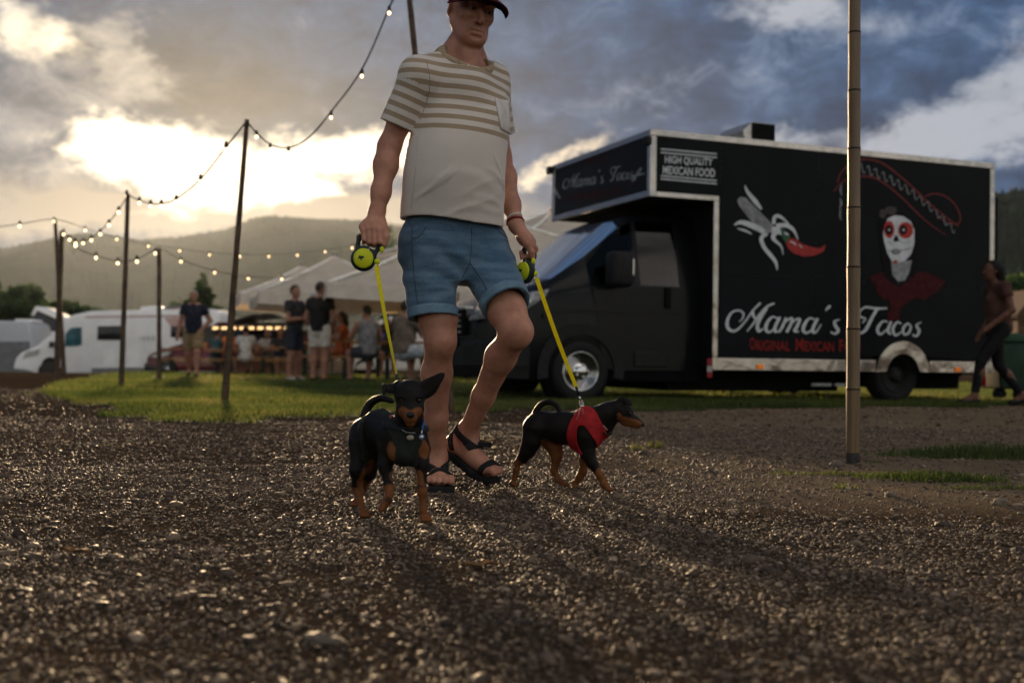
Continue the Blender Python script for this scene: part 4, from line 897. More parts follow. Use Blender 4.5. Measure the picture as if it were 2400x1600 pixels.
# ------------------------------------------------------------------ walking man
m_sock = mat('socket_black', (.015, .015, .015), .5); m_chrome = mat('chrome', (.55, .55, .56), .16, 1.0, var=.05)
m_skin = mat('skin', (.42, .205, .135), .5, spec=.3, var=.10, scale=16, bump=.0010, bscale=260, sss=.12, col2=(.30, .130, .085))
m_denim = mat('denim', (.105, .180, .255), .85, var=.2, scale=9, bump=.0012, bscale=420, col2=(.040, .085, .135), sheen=.15)
X.tree = m_denim.node_tree; o = X([n for n in X.tree.nodes if n.type == 'TEX_COORD'][0].outputs['Object']); mp = X.tree.nodes.new('ShaderNodeMapping'); mp.inputs['Scale'].default_value = (7, 7, 34); X.tree.links.new(o.s, mp.inputs[0])
whisk = xnoise(X(mp.outputs[0]), 1.0, 4, .6, .6); fade = xnoise(o, 4.5, 3, .5); thr = xnoise(o, 240, 2, .5)
X.tree.links.new(cmix((whisk*.45+fade*.45+thr*.25-.05).step(.38, .74), (.038, .082, .138), (.130, .205, .285)).s, bsdf(m_denim).inputs['Base Color'])
m_denim2 = mat('denim_cuff', (.120, .200, .275), .85, var=.15, scale=14, bump=.0012, bscale=420)
m_strap = mat('sandal_strap', (.012, .012, .013), .7, var=.2, scale=60, bump=.001, bscale=500); m_sole = mat('sandal_sole', (.014, .014, .015), .8, var=.2, scale=50, bump=.002, bscale=150)
m_navy = mat('cap_navy', (.012, .014, .022), .95, spec=.1, bump=.001, bscale=600); m_capred = mat('cap_red', (.16, .012, .018), .8); m_eye = mat('eye', (.30, .27, .25), .15, var=.05); m_iris = mat('iris', (.02, .015, .012), .2)
m_hairg = mat('grey_hair', (.11, .09, .08), .7, var=.4, scale=200, bump=.003, bscale=300)
base = on(1040, 1150); man = empty('person', base, 0, 'man in striped tee and denim shorts walking two small dogs on leashes', 'person')
YAW = R(30); Fv = Vector((math.sin(YAW), -math.cos(YAW), 0)); Lv = Vector((math.cos(YAW), math.sin(YAW), 0))
lo = Vector((-.60, 3.80, -.03)); hi = Vector((.22, 4.62, 1.92))
B = Fld(lo, hi, .0036)
q = lambda x, y, d: np.array(P(x, y, d))
hipR, hipL = q(1010, 590, 4.20), q(1118, 592, 4.30); knR, knL = q(1032, 798, 4.15), q(1212, 775, 4.10); anR, anL = q(1010, 1078, 4.21), q(1096, 1012, 4.42)
zup = np.array([0, 0, 1.0]); fdR = np.array([.18, -.984, 0]); outR = np.array([-.984, -.18, 0]); ballR = np.array(on(1032, 1152)); ballR = ballR+zup*.044-fdR*.040; heelR = ballR-fdR*.150+zup*.002
anR = np.array([heelR[0], heelR[1], 0])+fdR*.035+zup*.115
# legs
fv = np.array(Fv); lv = np.array(Lv)
def leg(hip, kn, an, back):
    B.cone(hip, kn*.75+hip*.25, .090, .068, .03); B.cone(kn*.75+hip*.25, kn, .066, .055, .03)
    c1 = kn*.72+an*.28+back*.020; c2 = kn*.35+an*.65+back*.010
    B.chain([kn, c1, c2, an], [.051, .054, .040, .035], .03)
    B.ell(kn-back*.016, (.034, .034, .042), .035)
leg(hipR, knR, anR, -fv); sh = (anL-knL)/np.linalg.norm(anL-knL); bk = np.cross(lv, sh); bk = bk/np.linalg.norm(bk); bk = bk if bk@fv < 0 else -bk
leg(hipL, knL, anL, bk)
# feet: heel, instep, ball, toes
def foot(heel, ball, an, side_out, up, toe_dir, w=.047):
    B.cone(heel, an, .030, .037, .03); B.cone(an, ball*.6+heel*.4+up*.012, .034, .026, .03); B.cone(heel, ball, .028, .026, .03); B.cone(ball*.5+heel*.5+up*.012, ball+up*.004, .030, .024, .03)
    for i, (o_, L_, r_) in enumerate(((-.036, .058, .0135), (-.014, .056, .0105), (.006, .050, .0098), (.024, .042, .0092), (.039, .032, .0085))):
        b0 = ball+side_out*o_*.85; b1 = ball+side_out*o_*1.05+toe_dir*L_*.75+up*.004; b2 = ball+side_out*o_*1.05+toe_dir*L_-up*.006
        B.cone(b0, b1, .016, r_, .012); B.cone(b1, b2, r_, r_*.95, .006)
foot(heelR, ballR, anR, outR, zup, fdR)
# raised left foot
heelL = q(1062, 1040, 4.45); ballL = q(1146, 1100, 4.34); td = ballL-heelL; td = td/np.linalg.norm(td); flat_ = np.array([td[0], td[1], 0]); flat_ = flat_/np.linalg.norm(flat_); outL = np.cross(flat_, zup)*-1
outL = np.array([-flat_[1], flat_[0], 0]); upL = np.cross(td, outL); upL = upL if upL[2] > 0 else -upL
foot(heelL, ballL, anL, outL, upL, (flat_*.95+td*.05))
# trunk (kept slimmer than the clothes)
pc = (hipR+hipL)/2; shR, shL = q(980, 180, 4.10), q(1152, 194, 4.33); chest = (shR+shL)/2+zup*-.10; neck0 = q(1086, 150, 4.22); neck1 = q(1098, 70, 4.225)
B.cone(pc+zup*.02, chest-fv*.01, .110, .098, .05); B.cone(shR*.8+shL*.2, shL*.8+shR*.2, .06, .06, .05); B.ell(pc+zup*.14, (.115, .10, .12), .05)
B.cone(neck0-zup*.06, neck1, .057, .049, .03); B.cone(neck0+lv*.05*-1-zup*.03, shR*.7+chest*.3+zup*.04, .04, .04, .04); B.cone(neck0+lv*.05-zup*.03, shL*.7+chest*.3+zup*.04, .04, .04, .04)
B.cone(q(1075, 92, 4.235), q(1042, 132, 4.215), .030, .032, .035); B.cone(q(1112, 105, 4.26), q(1130, 155, 4.29), .028, .030, .03)
for s_ in (-1, 1): B.cone(neck1+lv*.035*s_-zup*.01, neck0+fv*.055+lv*.012*s_-zup*.02, .014, .012, .02)
# arms
elR, wrR = q(912, 345, 4.13), q(884, 497, 4.06); elL, wrL = q(1174, 372, 4.43), q(1209, 527, 4.27)
for a, e_, w_ in ((shR, elR, wrR), (shL, elL, wrL)):
    B.chain([a, a*.45+e_*.55, e_], [.058, .046, .038], .03); B.chain([e_, e_*.72+w_*.28, e_*.3+w_*.7, w_], [.038, .041, .032, .0265], .03)
# right fist round the leash handle
B.cone(wrR, q(873, 527, 4.035), .028, .030, .02); B.cone(q(858, 530, 4.03), q(888, 530, 4.035), .022, .022, .02)
for i in range(4):
    x = 851+i*12.2; y = (541, 536, 535, 538)[i]; r_ = (.0078, .0086, .0090, .0088)[i]; yb = (562, 568, 570, 567)[i]
    B.cone(q(x-2, y-10, 4.02), q(x, y, 4.005), .013, r_+.0025, .008); B.cone(q(x, y, 4.005), q(x+1.5, yb, 3.995), r_+.001, r_, .004); B.cone(q(x+1.5, yb, 3.995), q(x+1.5, yb+5, 4.028), r_, r_*.95, .004); B.cone(q(x+1.5, yb+5, 4.028), q(x, yb-8, 4.05), r_*.95, r_*.85, .004)
B.chain([q(893, 514, 4.05), q(903, 537, 4.02), q(905, 556, 4.005), q(901, 573, 4.002)], [.017, .0135, .012, .0098], .008)
# left hand round the second handle
B.cone(wrL, q(1233, 562, 4.245), .0275, .026, .02); B.cone(q(1225, 556, 4.235), q(1243, 568, 4.26), .022, .021, .02)
for i in range(4):
    k = i-1.5; o_ = np.array([.004*k, .016*k, -.002*k]); r_ = .0095
    B.cone(q(1240, 562, 4.25)+o_, q(1251, 580, 4.25)+o_, .013, .011, .006); B.cone(q(1251, 580, 4.25)+o_, q(1246, 603, 4.245)+o_, .0105, r_, .004); B.cone(q(1246, 603, 4.245)+o_, q(1228, 607, 4.245)+o_, r_, r_*.9, .004); B.cone(q(1228, 607, 4.245)+o_, q(1224, 594, 4.245)+o_, r_*.9, r_*.85, .004)
B.chain([q(1222, 552, 4.215), q(1236, 572, 4.195), q(1246, 590, 4.195), q(1248, 603, 4.20)], [.017, .014, .012, .010], .008)
# head
HR = Matrix.Rotation(R(24), 3, 'Z') @ Matrix.Rotation(R(13), 3, 'X') @ Matrix.Rotation(R(6), 3, 'Y'); HC = Vector(P(1106, 27, 4.215)); HN = np.array(HR)
hp = lambda x, y, z: np.array(HC+HR @ Vector((x, y, z)))
he = lambda c, r, k=.015, sub=False: B.ell(hp(*c), r, k, HN, sub)
he((0, .012, .045), (.077, .097, .088), .02); he((0, -.035, -.01), (.068, .062, .085), .03); he((0, -.052, -.085), (.043, .040, .036), .03); he((0, -.078, -.108), (.021, .017, .018), .02)
B.cone(hp(-.058, .005, -.05), hp(-.03, -.065, -.10), .020, .020, .025); B.cone(hp(.058, .005, -.05), hp(.03, -.065, -.10), .020, .020, .025)
for s_ in (-1, 1):
    he((.043*s_, -.068, -.022), (.020, .015, .013), .018); he((.031*s_, -.094, .022), (.024, .012, .008), .012)
    he((.032*s_, -.101, .003), (.0185, .016, .0135), .010, True); he((.032*s_, -.0835, -.0095), (.0165, .011, .0062), .005); he((.032*s_, -.0850, .0120), (.018, .011, .0075), .005); he((.032*s_, -.083, -.026), (.014, .009, .006), .008)
    B.chain([hp(.0215*s_, -.0985, -.040), hp(.031*s_, -.0935, -.060), hp(.035*s_, -.085, -.083)], [.001]*3, 0) if False else [B.cone(a_, b_, .0052, .0050, .006, sub=True) for a_, b_ in ((hp(.0225*s_, -.0990, -.036), hp(.0305*s_, -.0940, -.058)), (hp(.0305*s_, -.0940, -.058), hp(.034*s_, -.0865, -.084)))]
    he((.0135*s_, -.1, -.042), (.0072, .010, .0070), .005); he((.0075*s_, -.108, -.051), (.0046, .0065, .0042), .003, True); B.cone(hp(.020*s_, -.0975, -.032), hp(.0235*s_, -.094, -.046), .0038, .0038, .005, sub=True)
    ec = hp(.0815*s_, .020, -.002); er = np.array(HR @ Matrix.Rotation(R(26*s_), 3, 'Z') @ Matrix.Rotation(R(-12), 3, 'X')); B.ell(ec, (.0085, .022, .034), .005, er); B.cone(hp(.070*s_, .012, -.02), hp(.070*s_, .012, .02), .010, .010, .012); B.ell(ec+np.array(HR @ Vector((.008*s_, -.002, .004))), (.006, .012, .020), .004, er, True); B.ell(hp(.074*s_, .010, -.034), (.008, .009, .010), .006, er)
B.cone(hp(0, -.090, .014), hp(0, -.1225, -.036), .0068, .0098, .009); he((0, -.1165, -.043), (.0105, .0095, .0085), .006)
B.cone(hp(-.021, -.0900, -.0690), hp(.021, -.0900, -.0690), .0066, .0066, .008); B.cone(hp(-.017, -.0905, -.0840), hp(.017, -.0905, -.0840), .0072, .0072, .009); he((0, -.094, -.070), (.010, .008, .006), .006)
B.chain and [B.cone(a_, b_, .0032, .0032, .003, sub=True) for a_, b_ in ((hp(-.024, -.0945, -.0790), hp(-.010, -.0985, -.0765)), (hp(-.010, -.0985, -.0765), hp(.010, -.0985, -.0765)), (hp(.010, -.0985, -.0765), hp(.024, -.0945, -.0790)))]
B.cone(hp(-.013, -.0975, -.0975), hp(.013, -.0975, -.0975), .0055, .0055, .008, sub=True)
for z_ in (.030, .038, .046): B.cone(hp(-.03, -.1035, z_), hp(.03, -.1035, z_), .003, .003, .004, sub=True)
body = B.build('body', m_skin, man, base)
for s_ in (-1, 1):
    e_ = MB().sphere((0, 0, 0), .0118, 14).build('eye', m_eye, man, True); e_.location = Vector(hp(.032*s_, -.0810, .002))-base
    i_ = MB().sphere((0, 0, 0), .0058, 10, (1, .5, 1)).build('iris', m_iris, e_, True); i_.location = HR @ Vector((.0012, -.0095, -.0015))
for s_ in (-1, 1): MB().tube([Vector(hp(x_*s_, y_, z_))-base for x_, y_, z_ in ((.014, -.1035, .0205), (.026, -.1050, .0265), (.040, -.098, .0275), (.050, -.086, .0235))], [.0025, .0042, .0038, .002], 8).build('eyebrow', m_hairg, man, True)
# straps cut from a thin layer over the foot
def band(name, c, n, w, m, thick=.005, ext=.09, parent=man, fld=None, off=None, keep=None):
    fld = fld or B; c = np.array(c, np.float32); n = np.array(n, np.float32); n = n/np.linalg.norm(n)
    sl, g = fld.blk(c-ext, c+ext); d = fld.v[sl]-thick; s_ = (g[0]-c[0])*n[0]+(g[1]-c[1])*n[1]+(g[2]-c[2])*n[2]; d = np.maximum(d, np.abs(s_)-w/2)
    d = np.maximum(d, -(fld.v[sl]+.006))
    d = np.maximum(d, np.sqrt((g[0]-c[0])**2+(g[1]-c[1])**2+(g[2]-c[2])**2)-ext*.95)
    if keep is not None: d = np.maximum(d, keep(g))
    t_ = Fld.__new__(Fld); t_.h = fld.h; t_.lo = np.array([fld.ax[i][sl[i]][0] for i in range(3)], np.float32); t_.v = d
    V, F = t_.mesh(); return mesh_obj(name, V, F, m, parent, True, base if off is None else off)
def sandal(heel, ball, an, outv, up, tdir, bend):
    # sole: cross sections along the foot
    L0 = heel-(ball-heel)/np.linalg.norm(ball-heel)*.042; fw = (ball-heel)/np.linalg.norm(ball-heel); mb = MB(); rings = []
    stn = [(-.042, .022, 0), (-.030, .034, 0), (0, .040, 0), (.05, .038, 0), (.10, .043, 0), (.15, .052, 0), (.175, .053, 1), (.205, .050, 1), (.225, .040, 1), (.236, .020, 1)]
    Lb = np.linalg.norm(ball-heel)
    for s_, hw, ph in stn:
        c = heel+fw*s_ if s_ < Lb else ball+tdir*(s_-Lb); u = up if s_ < Lb else (zup if bend else up)
        c = c-u*.027; t_ = .019; rings.append([tuple(c+outv*hw+u*.004-np.array(base)), tuple(c+outv*hw*1.04-u*t_*.5-np.array(base)), tuple(c+outv*hw*.97-u*t_-np.array(base)), tuple(c-outv*hw*.97-u*t_-np.array(base)), tuple(c-outv*hw*1.04-u*t_*.5-np.array(base)), tuple(c-outv*hw+u*.004-np.array(base))])
    so_ = smooth_angle(mb.loft(rings).build('sandal', m_sole, man), 50)
    for k in range(9):
        s_ = -.03+k*.03; c = (heel+fw*s_ if s_ < Lb else ball+tdir*(s_-Lb)); u = up if s_ < Lb else (zup if bend else up); c = c-u*.0455-np.array(base); hw = np.interp(s_, [x[0] for x in stn], [x[1] for x in stn])*.93
        MB().loft([[tuple(c-outv*hw-fw*.008), tuple(c-outv*hw+fw*.008), tuple(c-outv*hw+fw*.008-u*.004), tuple(c-outv*hw-fw*.008-u*.004)], [tuple(c+outv*hw-fw*.008), tuple(c+outv*hw+fw*.008), tuple(c+outv*hw+fw*.008-u*.004), tuple(c+outv*hw-fw*.008-u*.004)]]).build('tread_block', m_sole, so_)
    band('ankle_strap', an-up*.012+fw*.01, up*.95+fw*.25, .026, m_strap, .0065, .085); band('toe_strap', ball+up*.004-fw*.004, fw*.92-up*.25, .027, m_strap, .0065, .075); band('heel_strap', heel+up*.03, fw*.8+up*.6, .020, m_strap, .006, .062)
    return so_
sandal(heelR, ballR, anR-zup*.01, outR, zup, fdR, False)
sandal(heelL, ballL, anL, outL, upL, flat_, True)
MB().box((-.026, -.006, -.010), (.026, .006, .010), .003).build('strap_end', m_strap, man).location = Vector(q(1136, 1041, 4.36))-base
band('wrist_band', wrL*.96+elL*.04, wrL-elL, .012, m_capred, .004, .05); band('wrist_band', wrL*1.0-(wrL-elL)*.10, wrL-elL+.05*lv, .007, mat('band_white', (.6, .58, .56), .6), .0045, .05)
# short grey hair under the cap, cap with brim
HF = Fld(Vector(HC)-Vector((.15, .15, .12)), Vector(HC)+Vector((.15, .15, .18)), .004)
HF.ell(hp(0, .014, .045), (.080, .100, .090), 0, HN); g = HF.grid(); loc = [(g[i]-HC[i]) for i in range(3)]; hx, hy, hzz = [HN[0, i]*loc[0]+HN[1, i]*loc[1]+HN[2, i]*loc[2] for i in range(3)]
HF.v = np.maximum(HF.v, np.maximum(-(hzz+.02+hy*.0-np.clip(.04-hy, 0, .2)*.9), -(hy+.045))); HF.build('hair', m_hairg, man, base)
CF = Fld(Vector(HC)-Vector((.2, .25, .05)), Vector(HC)+Vector((.2, .2, .22)), .004); CF.ell(hp(0, .012, .052), (.088, .107, .100), 0, HN); g = CF.grid(); loc = [(g[i]-HC[i]) for i in range(3)]; hx, hy, hzz = [HN[0, i]*loc[0]+HN[1, i]*loc[1]+HN[2, i]*loc[2] for i in range(3)]
inner = CF.v+.011; CF.v = np.maximum(np.maximum(CF.v, -inner), -(hzz-.040)); capo = CF.build('cap', m_navy, man, base)
br, bl_ = [], []
for i in range(15):
    a = R(-78+156*i/14); row = []
    for r_, dz_ in ((.070, .050), (.12, .048), (.155, .041), (.178, .031)):
        row.append(hp(math.sin(a)*min(r_, .092+(r_-.09)*.32), -.012-math.cos(a)*r_*1.02, dz_-.030*(math.sin(a)**2)*(r_/.18)))
    br.append(row)
hup = np.array(HR @ Vector((0, 0, 1))); mb = MB(); mb.loft([[tuple(Vector(p)-base) for p in r_]+[tuple(Vector(p-hup*.005)-base) for p in r_[::-1]] for r_ in br]); bo = smooth_angle(mb.build('cap_brim', mat('brim_black', (.008, .008, .010), 1.0, spec=.0), capo), 40)
MB().tube([Vector(r_[-1])-base for r_ in br], .0020, 6).build('brim_edge', m_capred, capo, True)
MB().tube([Vector(hp(math.sin(R(a))*.0885, .012-math.cos(R(a))*.1075, .043))-base for a in range(-80, 81, 10)], .0035, 6).build('cap_piping', m_capred, capo, True)

# ------------------------------------------------------------------ t-shirt
def folds(x, y, z, k=1.0): return k*(.55*np.sin(11*x+8*y+26*z+2.2*np.sin(9*z+7*x))+.45*np.sin(-16*x+12*y+17*z+1.7*np.sin(12*x-6*z)))
SF = Fld((-.58, 3.86, .80), (.16, 4.58, 1.66), .005)
hem = q(1060, 524, 4.23); zc = np.array([hem[2]-.06, hem[2]+.0, hem[2]+.12, hem[2]+.24, hem[2]+.34, hem[2]+.43, hem[2]+.50, hem[2]+.56])
mid = [q(1060, 534, 4.23), q(1059, 524, 4.23), q(1062, 440, 4.20), q(1070, 370, 4.19), q(1083, 300, 4.20), q(1090, 245, 4.215), q(1088, 205, 4.22), q(1087, 170, 4.22)]
cxs = [m_[0] for m_ in mid]; cys = [m_[1] for m_ in mid]
zf = np.linspace(zc[0], zc[-1], 61)
def smo(y_):
    y_ = np.interp(zf, zc, y_); yp = np.concatenate([2*y_[0]-y_[7:0:-1], y_, 2*y_[-1]-y_[-2:-9:-1]]); return np.convolve(yp, np.hanning(17)/np.hanning(17).sum(), 'same')[7:-7][:61]
sl, dd = SF.loft(zf, smo(cxs), smo(cys), smo([.200, .199, .197, .193, .187, .182, .172, .13]), smo([.156, .156, .160, .157, .146, .126, .105, .07]), YAW, cap=False, put=False)
SF.put(sl, dd, 0)
SF.cone(shR*.72+shL*.28-zup*.02, shR+zup*.004, .085, .066, .05); SF.cone(shL*.72+shR*.28-zup*.02, shL+zup*.004, .085, .066, .05)
SF.cone(q(1060, 136, 4.22), shR*.80+shL*.20+zup*.004, .050, .060, .05); SF.cone(q(1108, 150, 4.25), shL*.80+shR*.20+zup*.004, .050, .056, .05); SF.cone(q(1085, 160, 4.18), q(1090, 200, 4.17), .075, .09, .05)
torso_f = SF.v.copy()
sR = shR*.30+elR*.70+np.array([-.004, 0, 0]); sL = shL*.32+elL*.68
slv = [(shR, sR+(elR-shR)*.12), (shL, sL+(elL-shL)*.12)]
for a, b_ in slv: SF.cone(a, b_, .064, .067, .035)
g = SF.grid(); bodyfield = SF.v.copy(); la_ = (g[0]-hem[0])*lv[0]+(g[1]-hem[1])*lv[1]; zz_ = g[2]-hem[2]
def crease(s_, w, t_, c_, L_): return np.exp(-((s_)/w)**2)*np.exp(-((t_-c_)/L_)**2)
wr = .0018*folds(g[0], g[1], g[2])
for sl_, of_, c_, L_, w_, am in ((.55, .05, -.02, .10, .012, .0035), (.35, .11, .03, .09, .014, .003), (-.3, .09, .08, .08, .012, .003), (.2, .165, -.05, .10, .016, .003), (-.5, .20, .10, .07, .012, .0035), (.8, .235, -.12, .06, .010, .004), (.15, .03, .07, .09, .012, .003), (-.15, .13, .0, .13, .02, .0025), (1.3, .30, -.13, .05, .010, .005), (-1.2, .31, .13, .05, .010, .004)):
    wr = wr-am*crease(zz_-of_-sl_*la_-.012*np.sin(22*la_+of_*60), w_, la_, c_, L_)
SF.v = (SF.v+wr).astype(np.float32)
SF.outer = SF.v.copy(); SF.v = np.maximum(SF.v, -(SF.v+.0105))
# neck opening, hem, sleeve ends
nL_, nF_, nR_ = q(1034, 108, 4.20), q(1112, 166, 4.10), q(1139, 138, 4.29); pn_ = np.cross(nF_-nL_, nR_-nL_); pn_ = pn_/np.linalg.norm(pn_); pn_ = pn_ if pn_[2] > 0 else -pn_; nc = q(1086, 134, 4.20); nc = nc-pn_*((nc-nL_)@pn_)
hh_ = (g[0]-nc[0])*pn_[0]+(g[1]-nc[1])*pn_[1]+(g[2]-nc[2])*pn_[2]; rad = np.sqrt((g[0]-nc[0])**2+(g[1]-nc[1])**2+(g[2]-nc[2])**2); shell_out = SF.v.copy()
SF.v = np.maximum(SF.v, -np.maximum(rad-.115, -(hh_+.007)))
tiltz = hem[2]+.004*((g[0]-hem[0])*-1)/.2+.008*np.sin(14*g[0]); SF.v = np.maximum(SF.v, tiltz-g[2])
for a, e_, c_ in ((shR, elR, sR), (shL, elL, sL)):
    n_ = (e_-a)/np.linalg.norm(e_-a); s_ = (g[0]-c_[0])*n_[0]+(g[1]-c_[1])*n_[1]+(g[2]-c_[2])*n_[2]
    tq = np.clip(((g[0]-a[0])*n_[0]+(g[1]-a[1])*n_[1]+(g[2]-a[2])*n_[2]), 0, .4); ds_ = np.sqrt((g[0]-a[0]-n_[0]*tq)**2+(g[1]-a[1]-n_[1]*tq)**2+(g[2]-a[2]-n_[2]*tq)**2)-.066
    SF.v = np.where((s_ > -.02) & (ds_ < torso_f) & (ds_ < .05), np.maximum(SF.v, s_), SF.v)
m_tee = bpy.data.materials.new('striped_cotton'); m_tee.use_nodes = True; X.tree = m_tee.node_tree; b = bsdf(m_tee)
at = X.tree.nodes.new('ShaderNodeAttribute'); at.attribute_name = 'stripe'; sv = X(at.outputs['Fac']); o = X(X.tree.nodes.new('ShaderNodeTexCoord').outputs['Object'])
fr_ = X.m('FRACT', sv); on_ = fr_.step(.02, .06)*(1.0-fr_.step(.50, .54))*X.m('GREATER_THAN', sv, 0.0)
weave = xnoise(o, 500, 2, .5); mot = xnoise(o, 14, 4, .6)
c = cmix(on_, cmix(mot, (.64, .585, .535), (.57, .515, .465)), cmix(mot, (.345, .260, .170), (.29, .215, .14)))
X.tree.links.new(c.s, b.inputs['Base Color']); b.inputs['Roughness'].default_value = .9; b.inputs['Sheen Weight'].default_value = .25
bn = X.tree.nodes.new('ShaderNodeBump'); bn.inputs['Distance'].default_value = .0009; X.tree.links.new((weave+mot*2.5).s, bn.inputs['Height']); X.tree.links.new(bn.outputs[0], b.inputs['Normal']); translucent(m_tee, (.5, .42, .36), .12)
tee = SF.build('t_shirt', m_tee, man, base); vv = verts(tee)+np.array(base, np.float32)
def seg_t(p, a, b_): ba = b_-a; return ((p-a)@ba)/(ba@ba)
def cone_d(p, a, b_): t_ = np.clip(seg_t(p, a, b_), 0, 1); return np.linalg.norm(p-a-t_[:, None]*(b_-a), axis=1)
zlast = q(1075, 301, 4.08)[2]; tors = (vv[:, 2]-zlast-.012*((vv[:, 0]-hem[0])/.2)*-1.0+.010)/.0376
stT = tors; TFv = Fld.__new__(Fld); TFv.lo, TFv.h, TFv.n, TFv.v = SF.lo, SF.h, SF.n, torso_f; dto = TFv.at(vv); sleeve = np.zeros(len(vv)); stS = stT.copy()
for a, e_ in ((shR, elR), (shL, elL)):
    dl = np.linalg.norm(e_-a); tt = seg_t(vv, a, e_); isl = (cone_d(vv, a, e_)-.066 < dto-.006) & (tt > -.05); stS = np.where(isl, (1.02-tt)*dl/.0372+.1, stS); sleeve = np.where(isl, 1.0, sleeve)
me = tee.data; nl = len(me.loops); li = np.empty(nl, np.int32); me.loops.foreach_get('vertex_index', li); li4 = li.reshape(-1, 4); fs_ = sleeve[li4].mean(1) > .5
val = np.where(np.repeat(fs_, 4), stS[li], stT[li])
# a sleeve face that touches the seam takes its sleeve value on every corner
for a, e_ in ((shR, elR), (shL, elL)):
    dl = np.linalg.norm(e_-a); sel = np.repeat(fs_, 4) & (cone_d(vv, a, e_)[li] < .11); val = np.where(sel, (1.02-seg_t(vv, a, e_)[li])*dl/.0372+.1, val)
ca_ = me.attributes.new('stripe', 'FLOAT', 'CORNER'); ca_.data.foreach_set('value', val.astype(np.float32))
# surface helpers: hit the cloth along a sight line, draw bands on it
def hit(fv_, F_, px, py, d0=3.85):
    r_ = np.array(raydir(px, py)); r_ = r_/np.linalg.norm(r_); o_ = np.array((0, 0, CAM_H)); t_ = d0
    T_ = Fld.__new__(Fld); T_.lo, T_.h, T_.n, T_.v = F_.lo, F_.h, F_.n, fv_
    for _ in range(90):
        d_ = float(T_.at((o_+r_*t_)[None])[0])
        if d_ < .0006: break
        t_ += max(d_*.6, .0008)
        if t_ > 4.9: break
    return o_+r_*t_, r_
def patch(name, quad, m, parent, fv_, F_, nx=10, ny=10, lift_=.003, thick=.003):
    A_, B_, C_, D_ = (np.array(w_, float) for w_ in quad); rows = []
    for i in range(nx+1):
        row = []
        for j in range(ny+1):
            u_, v_ = i/nx, j/ny; p_ = (A_*(1-u_)+B_*u_)*(1-v_)+(D_*(1-u_)+C_*u_)*v_; h_, r_ = hit(fv_, F_, *p_); row.append(tuple(h_-r_*lift_-np.array(base)))
        rows.append(row)
    o_ = MB().loft(rows, closed=False, cap=False).build(name, m, parent, True, fix=False); sm = o_.modifiers.new('thick', 'SOLIDIFY'); sm.thickness = thick; sm.offset = 0; return o_
def seam(name, pts, m, parent, fv_, F_, r_=.0016):
    w = [Vector(hit(fv_, F_, *p_)[0])-base for p_ in catmull(pts, 6)]; return MB().tube(w, r_, 6).build(name, m, parent, True)
# ribbed collar swept along the neck opening
e1 = np.cross(pn_, fv); e1 = e1/np.linalg.norm(e1); e2 = np.cross(pn_, e1); OF = Fld.__new__(Fld); OF.lo, OF.h, OF.n, OF.v = SF.lo, SF.h, SF.n, SF.outer; rows = []
for i in range(40):
    a = 2*math.pi*i/40; dr_ = e1*math.cos(a)+e2*math.sin(a); ring = []
    for hgt, ex in ((.002, -.012), (.010, -.004), (.010, .006), (.0, .011), (-.010, .012), (-.022, .009), (-.022, -.008)):
        rr = .03
        for _ in range(60):
            d_ = float(OF.at((nc+pn_*hgt+dr_*rr)[None])[0])
            if d_ > -.0005 or rr > .13: break
            rr += max(-d_*.6, .001)
        rr = min(rr, .110); ring.append(tuple(nc+pn_*hgt+dr_*(rr+ex)-np.array(base)))
    rows.append(ring)
rows.append(rows[0]); MB().loft(rows, cap=False).build('collar', mat('collar_tan', (.31, .235, .155), .9, var=.1, scale=60, bump=.001, bscale=300), tee, True)
patch('pocket', ((1160, 230), (1193, 237), (1197, 316), (1174, 303)), mat('pocket_cotton', (.52, .49, .465), .9, bump=.0008, bscale=400), tee, SF.outer, SF)
seam('armhole_seam', [(1000, 146), (1007, 180), (1006, 215), (996, 250), (984, 282)], mat('tee_seam', (.30, .25, .2), .9), tee, SF.outer, SF, .0012)
seam('side_seam', [(980, 320), (975, 380), (969, 440), (964, 490)], MATS['tee_seam'] if False else mat('tee_white_seam', (.45, .42, .39), .9), tee, SF.outer, SF, .0012)

# ------------------------------------------------------------------ denim shorts
JF = Fld((-.48, 3.86, .50), (.20, 4.62, 1.08), .005)
wz_ = [hem[2]-.22, hem[2]-.12, hem[2]-.02, hem[2]+.06]; wm = [q(1064, 640, 4.24), q(1063, 590, 4.24), q(1061, 530, 4.235), q(1060, 490, 4.23)]
sl, dd = JF.loft(wz_, [m_[0] for m_ in wm], [m_[1] for m_ in wm], [.17, .190, .176, .160], [.115, .142, .128, .115], YAW, cap=True, put=False); JF.put(sl, dd, 0)
hR2 = hipR+zup*.02-lv*.010; hL2 = hipL+zup*.02+lv*.010; cR = q(1014, 745, 4.145); cL = q(1186, 715, 4.135)
for hh, cc_, r0, r1 in ((hR2, cR, .112, .084), (hL2, cL, .112, .087)):
    ext_ = cc_+(cc_-hh)*.12; JF.cone(hh, ext_, r0, r1, .035)
g = JF.grid(); crz = np.exp(-((g[2]-hem[2]+.16)/.10)**2); lat_ = (g[0]-pc[0])*lv[0]+(g[1]-pc[1])*lv[1]
JF.v = (JF.v+.0035*folds(g[0]*1.2, g[1], g[2]*.9)+.0035*crz*np.sin(75*(g[2]-.25*np.abs(lat_))+6*np.sin(9*lat_))+.0025*np.sin(95*g[2]-30*lat_+4*np.sin(25*g[2]))*np.exp(-((g[2]-.66)/.06)**2)+.002*np.sin(90*g[2]+20*g[0])*np.exp(-((g[2]-hem[2]+.18)/.07)**2)).astype(np.float32)
JF.outer = JF.v.copy(); JF.v = np.maximum(JF.v, -(JF.v+.011))
